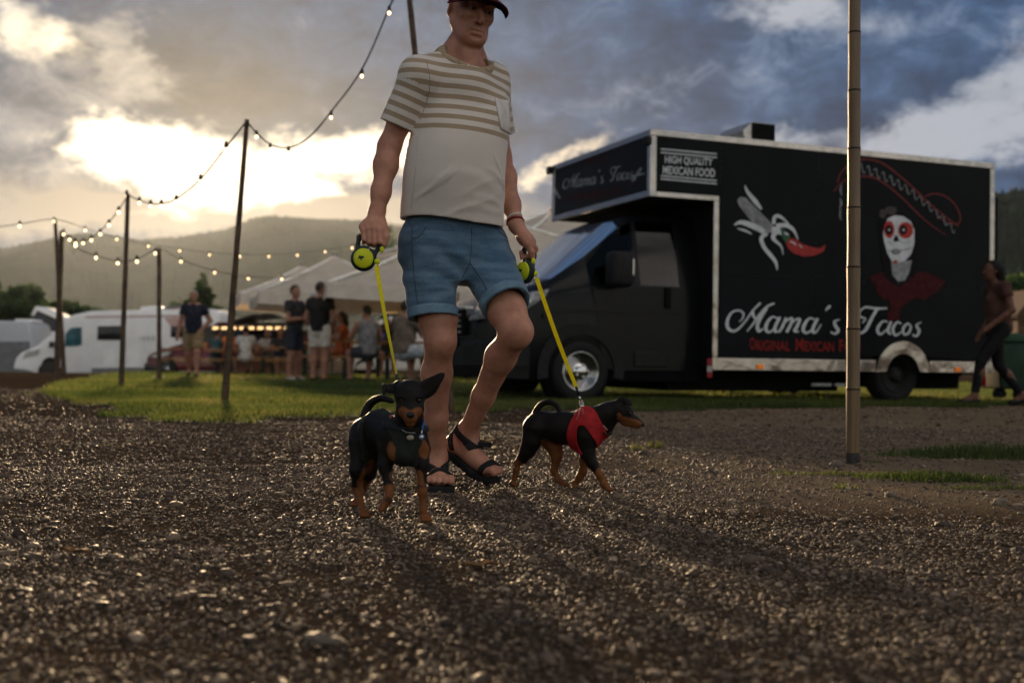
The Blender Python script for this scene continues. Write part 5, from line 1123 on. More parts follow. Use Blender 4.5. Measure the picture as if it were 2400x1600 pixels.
for hh, cc_ in ((hR2, cR), (hL2, cL)):
    n_ = (cc_-hh)/np.linalg.norm(cc_-hh); s_ = (g[0]-cc_[0])*n_[0]+(g[1]-cc_[1])*n_[1]+(g[2]-cc_[2])*n_[2]; oc_ = cL if cc_ is cR else cR; near = (np.sqrt((g[0]-cc_[0])**2+(g[1]-cc_[1])**2+(g[2]-cc_[2])**2) < .16) & (np.sqrt((g[0]-cc_[0])**2+(g[1]-cc_[1])**2+(g[2]-cc_[2])**2) < np.sqrt((g[0]-oc_[0])**2+(g[1]-oc_[1])**2+(g[2]-oc_[2])**2))
    JF.v = np.where(near, np.maximum(JF.v, s_), JF.v)
shorts = JF.build('shorts', m_denim, man, base)
for hh, cc_, oc_ in ((hR2, cR, cL), (hL2, cL, cR)):
    n_ = (cc_-hh)/np.linalg.norm(cc_-hh)
    JO = Fld.__new__(Fld); JO.lo, JO.h, JO.n, JO.v, JO.ax = JF.lo, JF.h, JF.n, JF.outer, JF.ax
    JO.blk = lambda lo_, hi_: JF.blk(lo_, hi_)
    cu = band('cuff', cc_-n_*.016, n_, .036, m_denim2, .0062, .15, shorts, JO, keep=lambda g_, cc_=cc_, oc_=oc_: (np.sqrt(sum((g_[i]-cc_[i])**2 for i in range(3)))-np.sqrt(sum((g_[i]-oc_[i])**2 for i in range(3))))*.5)
m_seam = mat('seam_dark', (.035, .060, .09), .9)
seam('fly_seam', [(1105, 532), (1106, 570), (1100, 615), (1083, 652)], m_seam, shorts, JF.outer, JF); seam('inseam', [(1100, 615), (1125, 650), (1150, 695)], m_seam, shorts, JF.outer, JF); seam('side_seam', [(966, 530), (966, 590), (972, 660), (980, 720)], m_seam, shorts, JF.outer, JF)
seam('pocket_seam', [(968, 560), (985, 552), (1000, 530)], m_seam, shorts, JF.outer, JF); seam('pocket_seam', [(1160, 530), (1175, 548), (1188, 556)], m_seam, shorts, JF.outer, JF)
# hip pocket flap that stands off at the back edge
MB().loft([[tuple(Vector(P(944, 525, 4.20))-base), tuple(Vector(P(936, 560, 4.20))-base), tuple(Vector(P(944, 588, 4.19))-base)], [tuple(Vector(P(960, 527, 4.12))-base), tuple(Vector(P(953, 570, 4.11))-base), tuple(Vector(P(958, 597, 4.12))-base)], [tuple(Vector(P(975, 528, 4.10))-base), tuple(Vector(P(970, 570, 4.09))-base), tuple(Vector(P(968, 590, 4.10))-base)]], closed=False, cap=False).build('back_pocket', m_denim, shorts, True).modifiers.new('thick', 'SOLIDIFY').thickness = .008

# ------------------------------------------------------------------ retractable leashes
m_case = mat('leash_case', (.018, .030, .026), .45, var=.1); m_neon = mat('neon_yellow', (.52, .56, .015), .4, var=.06); m_ribbon = mat('ribbon_yellow', (.72, .66, .02), .55, var=.08, scale=80, bump=.0008, bscale=400)
translucent(m_ribbon, (.8, .75, .03), .35)
def leash(name_lab, c, ny, loop, rib, exit_btn, brake, end):
    e = empty('retractable_leash', c, 0, name_lab, 'dog leash', 'leashes held by the walking man'); c = Vector(c)
    RM = Matrix.Rotation(ny, 3, 'Z'); RN = np.array(RM)
    f_ = Fld(c-Vector((.09, .09, .07)), c+Vector((.09, .09, .13)), .0026); f_.ell(c, (.0455, .019, .0455), 0, RN)
    f_.ell(np.array(c), (.041, .021, .041), .004, RN)
    for a, b_ in zip(loop[:-1], loop[1:]): f_.cone(a, b_, .0082, .0082, .010)
    f_.build('case', m_case, e, c)
    nrm = RM @ Vector((0, -1, 0)); ux_ = RM @ Vector((1, 0, 0)); uz_ = Vector((0, 0, 1))
    def disc(r_, d0, d1, nm, m, n=32, par=e, cx=0, cz=0):
        mb = MB(); mb.loft([[tuple(nrm*d_+ux_*(cx+rr*math.cos(2*math.pi*i/n))+uz_*(cz+rr*math.sin(2*math.pi*i/n))) for i in range(n)] for rr, d_ in ((r_, d0), (r_, d1-.001), (r_-.0015, d1))]); return mb.build(nm, m, par, True)
    di = disc(.0345, .014, .0222, 'yellow_disc', m_neon); disc(.0318, .0215, .0227, 'disc_line', mat('disc_line', (.20, .24, .01), .5), par=di); disc(.0308, .0215, .0232, 'disc_face', m_neon, par=di)
    sh_ = [(-.014, -.004), (-.010, .006), (-.006, .010), (-.002, .006), (.004, .008), (.010, .004), (.006, .0), (.002, -.002), (-.002, -.010), (-.005, -.002), (-.009, -.001)]
    mesh_obj('dog_mark', [tuple(nrm*.0240+ux_*(a-.006)+uz_*b_) for a, b_ in sh_], [tuple(range(len(sh_)))], m_case, di)
    MB().sphere(Vector(exit_btn)-c, .0105, 12, (1, 1, 1.1)).build('exit_cap', m_neon, e, True); MB().sphere(Vector(brake)-c, .008, 12, (1, 1, 1.6)).build('brake_button', m_neon, e, True)
    v, f = text_mesh('flexi', .01); mesh_obj('case_lettering', [tuple(nrm*.0205+ux_*(.018+p_[0]*.006-p_[1]*.005)+uz_*(.026+p_[0]*.014+p_[1]*.003)) for p_ in v], f, mat('case_print', (.6, .62, .6), .5), e)
    # ribbon with a gentle twist
    a, b_ = Vector(rib[0]), Vector(rib[1]); d = (b_-a).normalized(); s1 = d.cross(Vector((0, 1, 0))).normalized(); s2 = d.cross(s1).normalized(); rg = []
    for i in range(25):
        t_ = i/24; p_ = a.lerp(b_, t_)+Vector((0, 0, -.012*math.sin(math.pi*t_))); an_ = rib[2]+(rib[3]-rib[2])*t_; w_ = (s1*math.cos(an_)+s2*math.sin(an_))*.0078; th = (s2*math.cos(an_)-s1*math.sin(an_))*.0008
        rg.append([tuple(p_+w_+th-c), tuple(p_-w_+th-c), tuple(p_-w_-th-c), tuple(p_+w_-th-c)])
    MB().loft(rg).build('ribbon', m_ribbon, e)
    g_ = Vector(end); MB().tube([b_-c-d*.004, b_-c+(g_-b_)*.45], [.0052, .0048], 10).build('sheath', m_sock, e, True)
    m0 = b_+(g_-b_)*.45; cl = MB().tube([m0-c, m0+(g_-m0)*.3-c, m0+(g_-m0)*.5-c], [.003, .0055, .003], 10).build('snap_hook', m_chrome, e, True)
    k0 = m0+(g_-m0)*.72-c; MB().tube([k0+Vector((.007*math.cos(t_), 0, .010*math.sin(t_))) for t_ in np.linspace(0, 2*math.pi, 13)], .0018, 6).build('hook_ring', m_chrome, cl, True)
    return e
cL1 = Vector(P(852, 606, 4.005))
leash('retractable leash with round yellow face, leading to the dog facing us', cL1, R(6), [P(836, 582, 4.012), P(842, 556, 4.02), P(856, 546, 4.03), P(880, 546, 4.03), P(897, 556, 4.02), P(890, 580, 4.01), P(876, 596, 4.005)], (P(882, 622, 4.0), P(930, 880, 3.52), R(10), R(70)), P(884, 613, 3.992), P(895, 585, 4.0), P(931, 906, 3.50))
cL2 = Vector(P(1234, 636, 4.215))
leash('retractable leash half hidden by the shorts, leading to the dog in the red harness', cL2, R(-52), [P(1232, 612, 4.22), P(1228, 588, 4.235), P(1233, 572, 4.25), P(1246, 575, 4.235), P(1252, 600, 4.215), P(1248, 622, 4.212)], (P(1257, 650, 4.19), P(1351, 908, 4.28), R(20), R(35)), P(1254, 641, 4.19), P(1250, 612, 4.19), P(1364, 950, 4.29))
# fine body hair on shins and forearms, catching the low sun
bvv = verts(body)+np.array(base, np.float32); nr = np.empty(len(bvv)*3, np.float32); body.data.vertices.foreach_get('normal', nr); nr = nr.reshape(-1, 3)
sel = np.zeros(len(bvv), bool)
for a, b_, rr_ in ((knR*.9+anR*.1, knR*.15+anR*.85, .09), (knL*.9+anL*.1, knL*.15+anL*.85, .09), (elR*.9+wrR*.1, elR*.15+wrR*.85, .07), (elL*.9+wrL*.1, elL*.15+wrL*.85, .07)): sel |= (cone_d(bvv, a, b_) < rr_) & (seg_t(bvv, a, b_) > 0) & (seg_t(bvv, a, b_) < 1)
ix = np.where(sel)[0]; ix = rng.choice(ix, min(2600, len(ix)), replace=False); p0 = bvv[ix]; dn = nr[ix]*.8+np.array([0, 0, -.55])+rng.normal(0, .35, (len(ix), 3)); dn /= np.linalg.norm(dn, axis=1)[:, None]; Lh = rng.uniform(.006, .014, (len(ix), 1)); sd_h = np.cross(dn, rng.normal(size=dn.shape)); sd_h /= np.linalg.norm(sd_h, axis=1)[:, None]
hv = np.stack([p0-sd_h*.00022, p0+sd_h*.00022, p0+dn*Lh], 1).reshape(-1, 3); hf = np.arange(len(hv)).reshape(-1, 3); ho_ = mesh_obj('body_hair', hv, hf, mat('body_hair', (.20, .13, .08), .5), man, False, base); ho_['kind'] = 'stuff'
# ------------------------------------------------------------------ dogs
def coat_mat():
    m = bpy.data.materials.new('black_and_tan_coat'); m.use_nodes = True; X.tree = m.node_tree; b = bsdf(m)
    a = X.tree.nodes.new('ShaderNodeAttribute'); a.attribute_name = 'tan'; o = X(X.tree.nodes.new('ShaderNodeTexCoord').outputs['Object']); n = xnoise(o, 90, 4, .6); n2 = xnoise(o, 420, 3, .6)
    f = (X(a.outputs['Fac'])+(n-.5)*.25).step(.35, .65)
    X.tree.links.new(cmix(f, cmix(n, (.0055, .0048, .0045), (.010, .0085, .0075)), cmix(n, (.17, .066, .022), (.105, .038, .013))).s, b.inputs['Base Color']); b.inputs['Roughness'].default_value = .40; b.inputs['Specular IOR Level'].default_value = .09
    bn = X.tree.nodes.new('ShaderNodeBump'); bn.inputs['Distance'].default_value = .0014; X.tree.links.new((n2+n*.6).s, bn.inputs['Height']); X.tree.links.new(bn.outputs[0], b.inputs['Normal']); return m
m_coat = coat_mat(); m_dnose = mat('dog_nose', (.012, .012, .012), .3, bump=.001, bscale=500); m_deye = mat('dog_eye', (.018, .010, .006), .06, var=.05)
m_claw = mat('claw', (.02, .017, .015), .5)
def tanmap(o, base_, caps):
    v = verts(o)+np.array(base_, np.float32); t = np.zeros(len(v))
    for a, b_, r_ in caps: t = np.maximum(t, np.clip(1.25-cone_d(v, np.array(a), np.array(b_))/r_*.75, 0, 1))
    fattr(o, 'tan', t)
def schain(F, pts, rs, k=.012):
    c = catmull([(*p_, r_) for p_, r_ in zip(pts, rs)], 5)
    for a, b_ in zip(c[:-1], c[1:]): F.cone(a[:3], b_[:3], a[3], b_[3], k*.5)
def gpt(px, d):                         # ground point at a photo column and distance
    p = P(px, 1140, d); return np.array([p.x, d, gzf(p.x, d)])
def in_caps(g, caps):
    d = np.full(g[0].shape, 9.0, np.float32)
    for a, b_, r0, r1 in caps:
        a = np.array(a, np.float32); ba = np.array(b_, np.float32)-a; L2 = max(float(ba@ba), 1e-9); q_ = [g[i]-a[i] for i in range(3)]; t = np.clip((q_[0]*ba[0]+q_[1]*ba[1]+q_[2]*ba[2])/L2, 0, 1)
        d = np.minimum(d, np.sqrt(sum((q_[i]-ba[i]*t)**2 for i in range(3)))-(r0+(r1-r0)*t))
    return d
def shell(fld, name, region, m, parent, off, t=.006):
    d = np.maximum(np.maximum(fld.v-t, region), -(fld.v+.005)); V, F = fld.mesh(d); return mesh_obj(name, V, F, m, parent, True, off)
# --- the dog facing us
k3 = lambda x, y, d: np.array(P(780+x/3.92, 850+y/3.92, d))
b1 = on(900, 1215); dog1 = empty('dog', b1, 0, 'black and tan small dog facing us, one ear up, front paw lifted', 'dog', 'small dogs on leashes')
D = Fld(Vector((-.56, 3.26, -.02)), Vector((-.14, 3.80, .50)), .0024)
D.ell(k3(660, 730, 3.475), (.062, .076, .060), .03, np.array(Matrix.Rotation(R(42), 3, 'Z')))
D.cone(k3(640, 720, 3.50), k3(430, 675, 3.58), .054, .050, .04); D.cone(k3(430, 675, 3.58), k3(310, 650, 3.64), .050, .047, .04); D.ell(k3(275, 680, 3.63), (.039, .046, .052), .03)
D.ell(k3(640, 830, 3.42), (.042, .035, .034), .03); D.cone(k3(560, 640, 3.47), k3(420, 560, 3.56), .045, .045, .04)
D.cone(k3(690, 650, 3.45), k3(705, 460, 3.425), .053, .042, .03)
D.ell(k3(708, 310, 3.415), (.0465, .050, .042), .02); D.ell(k3(705, 250, 3.42), (.040, .043, .030), .02)
D.cone(k3(712, 400, 3.395), k3(714, 500, 3.352), .0335, .0185, .02); D.cone(k3(712, 480, 3.40), k3(714, 555, 3.362), .026, .0135, .015)
for s_ in (-1, 1):
    D.ell(k3(712+78*s_, 345, 3.376), (.0085, .010, .0070), .004, None, True); D.ell(k3(712+76*s_, 310, 3.378), (.014, .008, .006), .010); D.ell(k3(712+72*s_, 430, 3.385), (.018, .016, .018), .015)
D.cone(k3(690, 548, 3.345), k3(740, 548, 3.345), .0022, .0022, .003, sub=True)
ax_ = lambda a, b_: (np.array(b_)-np.array(a))/np.linalg.norm(np.array(b_)-np.array(a))
def plate(F, a, b_, w, t, k, nrm):
    u = ax_(a, b_); n = np.array(nrm)-u*(np.array(nrm)@u); n = n/np.linalg.norm(n); v = np.cross(n, u); F.ell((np.array(a)+np.array(b_))/2, (np.linalg.norm(np.array(b_)-np.array(a))/2, w, t), k, np.stack([u, v, n], 1))
plate(D, k3(770, 320, 3.43), k3(965, 150, 3.435), .0275, .0052, .008, (.25, -1, .1)); plate(D, k3(850, 250, 3.432), k3(1026, 92, 3.435), .0155, .0045, .010, (.25, -1, .1)); D.cone(k3(860, 215, 3.428), k3(975, 135, 3.428), .016, .008, .003, sub=False) if False else None
D.ell((k3(800, 285, 3.43)+k3(1010, 110, 3.43))/2+np.array([.002, -.0075, 0]), (.036, .006, .0175), .004, np.stack([ax_(k3(800, 285, 3.43), k3(1010, 110, 3.43)), np.array([0, 1.0, 0]), np.cross(ax_(k3(800, 285, 3.43), k3(1010, 110, 3.43)), [0, 1.0, 0])], 1), True)
D.cone(k3(640, 240, 3.43), k3(600, 200, 3.43), .020, .013, .012); plate(D, k3(640, 235, 3.43), k3(462, 235, 3.42), .0165, .0058, .006, (0, -1, .35)); D.cone(k3(470, 208, 3.42), k3(470, 285, 3.41), .006, .0045, .006)
D.chain([k3(815, 800, 3.45), k3(815, 930, 3.435), k3(820, 1180, 3.42), k3(828, 1350, 3.418)], [.028, .0185, .0115, .0105], .02)
fp = gpt(780+855/3.92, 3.405); D.cone(k3(828, 1350, 3.418), fp+[-.004, .012, .020], .0112, .0125, .01)
def paw(F, c, dr, r=.0085):
    dr = np.array(dr)/np.linalg.norm(dr); sd = np.cross(dr, [0, 0, 1.0])
    for i in range(4): o_ = (i-1.5); F.cone(c-dr*.004+sd*o_*.0062+np.array([0, 0, .008]), c+dr*(.015-abs(o_)*.003)+sd*o_*.0078+np.array([0, 0, .0015]), r, r*.78, .004)
paw(D, fp+[0, .006, .010], (.35, -1, 0))
D.chain([k3(500, 800, 3.46), k3(478, 940, 3.445), k3(515, 1140, 3.425), k3(522, 1210, 3.405)], [.028, .0185, .0118, .011], .02); D.chain([k3(522, 1210, 3.405), k3(500, 1270, 3.385), k3(468, 1312, 3.385)], [.0118, .0112, .0105], .01)
paw(D, k3(462, 1325, 3.385), (-.5, -.3, -.6), .0078)
hp1 = gpt(780+292/3.92, 3.50); D.chain([k3(255, 760, 3.61), k3(225, 980, 3.575), k3(222, 1130, 3.60), k3(240, 1190, 3.60), hp1+[-.010, .03, .022]], [.038, .022, .0126, .0115, .0105], .02); D.cone(hp1+[-.010, .03, .022], hp1+[0, .008, .012], .0112, .012, .01); paw(D, hp1+[0, .006, .010], (.3, -1, 0))
hp2 = gpt(780+210/3.92, 3.70); D.chain([k3(360, 850, 3.64), k3(330, 1010, 3.655), k3(270, 1150, 3.70), hp2+[.006, .022, .024]], [.036, .021, .0125, .011], .02); D.cone(hp2+[.006, .022, .024], hp2+[0, .006, .012], .0125, .013, .01); paw(D, hp2+[0, .006, .010], (.1, -1, 0))
schain(D, [k3(290, 530, 3.66), k3(315, 420, 3.67), k3(375, 350, 3.665), k3(450, 325, 3.65), k3(545, 352, 3.62)], [.016, .0120, .0106, .0096, .0075])
d1 = D.build('body', m_coat, dog1, b1)
tanmap(d1, b1, [(k3(640, 470, 3.36), k3(690, 500, 3.34), .021), (k3(785, 470, 3.36), k3(735, 505, 3.34), .021), (k3(714, 560, 3.35), k3(714, 575, 3.37), .014), (k3(575, 790, 3.41), k3(580, 830, 3.41), .026), (k3(845, 760, 3.41), k3(850, 810, 3.42), .022),
 (k3(795, 1010, 3.42), k3(830, 1180, 3.42), .0115), (k3(828, 1200, 3.42), fp, .024), (k3(540, 1030, 3.43), k3(530, 1140, 3.43), .010), (k3(525, 1180, 3.42), k3(465, 1325, 3.385), .024), (k3(262, 1000, 3.57), k3(255, 1150, 3.6), .016), (k3(240, 1180, 3.6), hp1, .024), (k3(310, 880, 3.62), k3(290, 1090, 3.69), .026), (k3(260, 1170, 3.7), hp2, .022)])
no_ = MB().sphere((0, 0, 0), .0115, 12, (1.15, .8, .85)).build('nose', m_dnose, dog1, True); no_.location = Vector(k3(714, 478, 3.333))-b1
for s_ in (-1, 1):
    e_ = MB().sphere((0, 0, 0), .0078, 12).build('eye', m_deye, dog1, True); e_.location = Vector(k3(712+79*s_, 345, 3.3765))-b1
m_vest = mat('olive_vest', (.012, .015, .011), .75, var=.15, scale=40, bump=.001, bscale=400); m_pipe = mat('grey_piping', (.16, .16, .165), .4); 
g = D.grid(); reg1 = in_caps(g, [(k3(560, 600, 3.42), k3(640, 700, 3.40), .020, .030), (k3(800, 640, 3.41), k3(740, 720, 3.40), .016, .028), (k3(690, 690, 3.38), k3(680, 900, 3.40), .034, .036), (k3(480, 470, 3.53), k3(560, 600, 3.42), .022, .020), (k3(440, 520, 3.60), k3(480, 470, 3.53), .03, .022)])
gn = ax_(k3(300, 665, 3.64), k3(640, 720, 3.50)); gc = k3(410, 690, 3.585); girth = np.maximum(np.abs((g[0]-gc[0])*gn[0]+(g[1]-gc[1])*gn[1]+(g[2]-gc[2])*gn[2])-.013, np.sqrt((g[0]-gc[0])**2+(g[1]-gc[1])**2+(g[2]-gc[2])**2)-.085)
cn = ax_(k3(690, 650, 3.45), k3(705, 460, 3.425)); cc1 = k3(700, 590, 3.44); coll = np.maximum(np.abs((g[0]-cc1[0])*cn[0]+(g[1]-cc1[1])*cn[1]+(g[2]-cc1[2])*cn[2]-.25*(g[1]-cc1[1])*-1)-.006, np.sqrt((g[0]-cc1[0])**2+(g[1]-cc1[1])**2+(g[2]-cc1[2])**2)-.08)
low = np.where(g[2] < float(k3(500, 960, 3.4)[2]), .05, -1)
hn1 = shell(D, 'harness', np.maximum(np.minimum(reg1, girth), low), m_vest, dog1, b1, .0058); shell(D, 'collar', coll, mat('dog_collar', (.010, .010, .012), .6), dog1, b1, .0085)
MB().tube([Vector(p_)-b1 for p_ in (k3(498, 498, 3.475), k3(548, 548, 3.425), k3(610, 600, 3.392), k3(680, 640, 3.378), k3(760, 645, 3.382))], .0022, 6).build('piping', m_pipe, hn1, True)
MB().tube([Vector(p_)-b1 for p_ in (k3(415, 500, 3.555), k3(368, 590, 3.54), k3(356, 680, 3.535), k3(385, 770, 3.53), k3(420, 805, 3.52))], .0018, 6).build('piping', m_pipe, hn1, True)
MB().sphere(Vector(k3(712, 686, 3.372))-b1, .010, 12, (1.1, .4, .8)).build('harness_badge', mat('badge_cream', (.30, .26, .21), .5), hn1, True); MB().box((-.006, -.003, -.009), (.006, .003, .009), .002).build('red_tab', mat('tab_pink', (.28, .09, .09), .6), hn1).location = Vector(k3(535, 505, 3.445))-b1
tg = lathe_disc = MB().tube([Vector(k3(815, 682, 3.376))-b1+Vector((0, .001, 0)), Vector(k3(815, 682, 3.376))-b1-Vector((0, .0015, 0))], .0093, 20).build('name_tag', mat('tag_blue', (.05, .10, .25), .3, .5), dog1, True)
MB().tube([Vector(k3(815, 682, 3.376))-b1-Vector((0, .0016, 0)), Vector(k3(815, 682, 3.376))-b1-Vector((0, .0024, 0))], .0062, 16).build('tag_face', mat('tag_silver', (.55, .56, .58), .3, .6), tg, True)
MB().tube([Vector(k3(820, 600, 3.39))-b1, Vector(k3(816, 655, 3.378))-b1], .002, 6).build('tag_ring', m_chrome, tg, True)
MB().tube([Vector(k3(836, 540, 3.415))-b1, Vector(k3(822, 615, 3.39))-b1], .0035, 6).build('collar_blue_band', mat('collar_blue', (.02, .08, .28), .5), dog1, True)
# --- the dog in the red harness
k4 = lambda x, y, d=None, o_=0.0: np.array(P(1170+x/5.2275, 880+y/5.2275, (4.42-(x-200)/1200*.13 if d is None else d)+o_))
b2 = on(1340, 1147); dog2 = empty('dog', b2, 0, 'black and tan small dog in a red harness walking away in profile', 'dog', 'small dogs on leashes')
c2w = 1/5.2275/2667*4.33; E = Fld(Vector((-.04, 4.10, -.02)), Vector((.60, 4.62, .38)), .0024); rr = lambda v: v*c2w
yd = np.array(Matrix.Rotation(R(-23), 3, 'Z'))
E.ell(k4(1050, 690), (rr(185), .056, rr(262)), .03, yd); E.cone(k4(1030, 650), k4(760, 640), .060, .054, .04); E.cone(k4(760, 640), k4(540, 610), .054, .048, .04); E.ell(k4(490, 610), (rr(165), .050, rr(165)), .03, yd)
E.cone(k4(1130, 560), k4(1330, 470), rr(165), rr(125), .04); E.cone(k4(1330, 470), k4(1440, 420), rr(125), rr(110), .03); E.cone(k4(1170, 640), k4(1290, 640), rr(150), rr(90), .04)
E.ell(k4(1480, 405), (rr(125), .034, rr(108)), .015, yd); E.ell(k4(1520, 470), (rr(95), .030, rr(95)), .015, yd); E.cone(k4(1570, 505), k4(1720, 588), rr(78), rr(44), .015); E.cone(k4(1540, 570), k4(1690, 628), rr(48), rr(26), .012); E.ell(k4(1585, 430), (rr(40), .024, rr(26)), .012, yd)
for s_ in (-1, 1):
    plate(E, k4(1425, 345, None, .022*s_), k4(1560, 290, None, .026*s_), rr(58), .005, .008, (0.3, -1, .4)); plate(E, k4(1535, 285, None, .027*s_), k4(1622, 362, None, .032*s_), rr(38), .0045, .006, (.3, -1, 0))
    E.ell(k4(1606, 465, None, .026*s_), (rr(22), .008, rr(20)), .004, yd, True)
E.cone(k4(1600, 630, None, -.012), k4(1730, 640, None, -.008), .0022, .0022, .003, sub=True)
E.chain([k4(430, 650, None, -.025), k4(400, 800, None, -.03), k4(345, 920, None, -.03), k4(285, 1015, None, -.028), k4(228, 1062, None, -.026)], [rr(150), rr(112), rr(86), rr(56), rr(40)], .02)
w1_ = gpt(1170+165/5.2275, 4.42-(165-200)/1200*.13+-0.026); E.chain([k4(228, 1062, None, -.026), k4(210, 1150, None, -.026), w1_+[.004, .004, .022]], [rr(40), rr(34), rr(32)], .01); paw(E, w1_+[0, 0, .009], (1, -.3, -.1), .0078)
w2_ = gpt(1170+800/5.2275, 4.42-(800-200)/1200*.13+0.036); E.chain([k4(560, 700, None, .03), k4(680, 880, None, .034), k4(705, 980, None, .034), k4(668, 1160, None, .036), k4(720, 1270, None, .036), w2_+[-.008, 0, .020]], [rr(150), rr(90), rr(66), rr(40), rr(32), rr(33)], .015); paw(E, w2_+[0, 0, .009], (1, -.3, 0), .008)
w3_ = gpt(1170+1345/5.2275, 4.42-(1345-200)/1200*.13+-0.036); E.chain([k4(1080, 760, None, -.035), k4(1085, 960, None, -.036), k4(1130, 1060, None, -.036), k4(1235, 1215, None, -.036), k4(1285, 1330, None, -.036), w3_+[-.010, 0, .022]], [rr(125), rr(84), rr(62), rr(43), rr(37), rr(36)], .015); paw(E, w3_+[0, 0, .009], (1, -.3, 0), .008)
w4_ = gpt(1170+925/5.2275, 4.42-(925-200)/1200*.13+0.036); E.chain([k4(1090, 880, None, .035), k4(1050, 1010, None, .036), k4(1025, 1170, None, .036), k4(985, 1240, None, .036), w4_+[.006, 0, .024]], [rr(95), rr(62), rr(43), rr(38), rr(38)], .015); paw(E, w4_+[0, 0, .010], (.2, -.3, -.5), .0082)
schain(E, [k4(440, 510), k4(455, 430), k4(500, 365), k4(570, 328), k4(640, 330), k4(705, 370), k4(735, 440)], [rr(46), rr(34), rr(30), rr(28), rr(26), rr(24), rr(18)])
d2 = E.build('body', m_coat, dog2, b2)
tanmap(d2, b2, [(k4(1520, 570, None, -.03), k4(1700, 610, None, -.02), .021), (k4(1480, 545, None, -.034), k4(1530, 580, None, -.03), .016), (k4(1470, 480, None, -.034), k4(1475, 500, None, -.034), .009), (k4(1550, 600), k4(1690, 640), .016),
 (k4(250, 1060, None, -.03), w1_, .020), (k4(420, 900, None, 0), k4(300, 1050, None, -.01), .014), (k4(560, 790, None, .0), k4(640, 830, None, .015), .035), (k4(660, 830, None, .02), k4(720, 1000, None, .02), .030), (k4(668, 1130, None, .03), w2_, .026), (k4(1250, 1200, None, -.04), w3_, .024), (k4(1215, 850, None, -.02), k4(1220, 900, None, -.02), .012), (k4(1030, 1000, None, .02), w4_, .030), (k4(1613, 425, None, -.024), k4(1620, 428, None, -.024), .0045)])
MB().sphere(Vector(k4(1756, 598))-b2, .0085, 12, (1, 1, .95)).build('nose', m_dnose, dog2, True)
for s_ in (-1, 1): MB().sphere(Vector(k4(1606, 465, None, .0265*s_))-b2, .0062, 12).build('eye', m_deye, dog2, True)
m_rvest = mat('red_vest', (.30, .012, .015), .7, var=.12, scale=40, bump=.001, bscale=350)
g = E.grid()
def proj(g):
    Mx = np.array(CROT.transposed()); a = [Mx[i, 0]*g[0]+Mx[i, 1]*g[1]+Mx[i, 2]*(g[2]-CAM_H) for i in range(3)]; return (1200+FPX*a[0]/-a[2]-1170)*5.2275, (800-FPX*a[1]/-a[2]-880)*5.2275
cxx, cyy = proj(g); shp = cxx.shape; cxx = cxx.ravel(); cyy = cyy.ravel(); nearm = np.abs(E.v.ravel()) < .014
def polysd(x, y, poly):
    d = np.full(x.shape, 1e9); ins = np.zeros(x.shape, bool); n = len(poly)
    for i in range(n):
        ax2, ay2 = poly[i]; bx2, by2 = poly[(i+1) % n]; ex, ey = bx2-ax2, by2-ay2; wx, wy = x-ax2, y-ay2; t = np.clip((wx*ex+wy*ey)/(ex*ex+ey*ey), 0, 1); d = np.minimum(d, (wx-ex*t)**2+(wy-ey*t)**2)
        c = (ay2 > y) != (by2 > y)
        if by2 != ay2: ins ^= c & (x < ex*(y-ay2)/ey+ax2)
    return np.where(ins, -1, 1)*np.sqrt(d)
sm_ = lambda p_: [tuple(q_) for q_ in catmull([*p_, p_[0]], 4)[:-1]]
outer = sm_([(935, 450), (985, 395), (1075, 370), (1165, 415), (1215, 500), (1340, 755), (1315, 830), (1235, 925), (1150, 960), (1040, 970), (965, 955), (880, 905), (835, 800), (828, 690), (870, 560)])
armh = sm_([(955, 660), (985, 612), (1045, 625), (1120, 720), (1190, 830), (1200, 905), (1150, 990), (1045, 985), (985, 890), (950, 780)])
pd = np.full(cxx.shape, 5.0); pd[nearm] = np.maximum(polysd(cxx[nearm], cyy[nearm], outer), -polysd(cxx[nearm], cyy[nearm], armh))*c2w; pd = pd.reshape(shp).astype(np.float32)
hn2 = shell(E, 'harness', pd, m_rvest, dog2, b2, .0058)
def dline(name, pts, w, m, par, lift_=.007):
    vs = []
    Ef = Fld.__new__(Fld); Ef.lo, Ef.h, Ef.n, Ef.v = E.lo, E.h, E.n, E.v
    for p_ in catmull(pts, 5):
        r_ = np.array(raydir(1170+p_[0]/5.2275, 880+p_[1]/5.2275)); r_ /= np.linalg.norm(r_); t_ = 4.15
        for _ in range(80):
            d_ = float(Ef.at((np.array((0, 0, CAM_H))+r_*t_)[None])[0])-lift_
            if d_ < .0005: break
            t_ += max(d_*.7, .0008)
        vs.append(Vector(np.array((0, 0, CAM_H))+r_*t_)-b2)
    return MB().tube(vs, w, 6).build(name, m, par, True)
m_rim = mat('vest_black_edge', (.012, .012, .012), .7)
dline('neck_strap', [(1120, 440), (1150, 520), (1220, 620), (1310, 725)], .0045, m_rim, hn2, .007); dline('strap_print', [(1165, 470), (1230, 560), (1325, 668)], .0028, mat('strap_pale', (.30, .16, .13), .6), hn2, .010)
dline('reflective_patch', [(1155, 715), (1185, 695), (1208, 682)], .0052, mat('reflective_grey', (.30, .29, .28), .4), hn2, .005); dline('white_mark', [(1100, 575), (1125, 595), (1150, 610)], .004, mat('mark_white', (.45, .38, .37), .6), hn2, .005)
dline('white_mark', [(1268, 805), (1284, 820), (1275, 838)], .003, MATS['mark_white'], hn2, .005)
for a, b_ in (((1000, 400), (945, 550)), ((1015, 405), (1035, 545))): dline('ribbon_tail', [a, ((a[0]+b_[0])/2, (a[1]+b_[1])/2), b_], .0042, mat('pink_ribbon', (.34, .075, .075), .6), hn2, .008)
dline('leg_hole_edge', [(975, 640), (1020, 622), (1100, 700), (1180, 820), (1195, 880)], .0018, m_rim, hn2, .005)
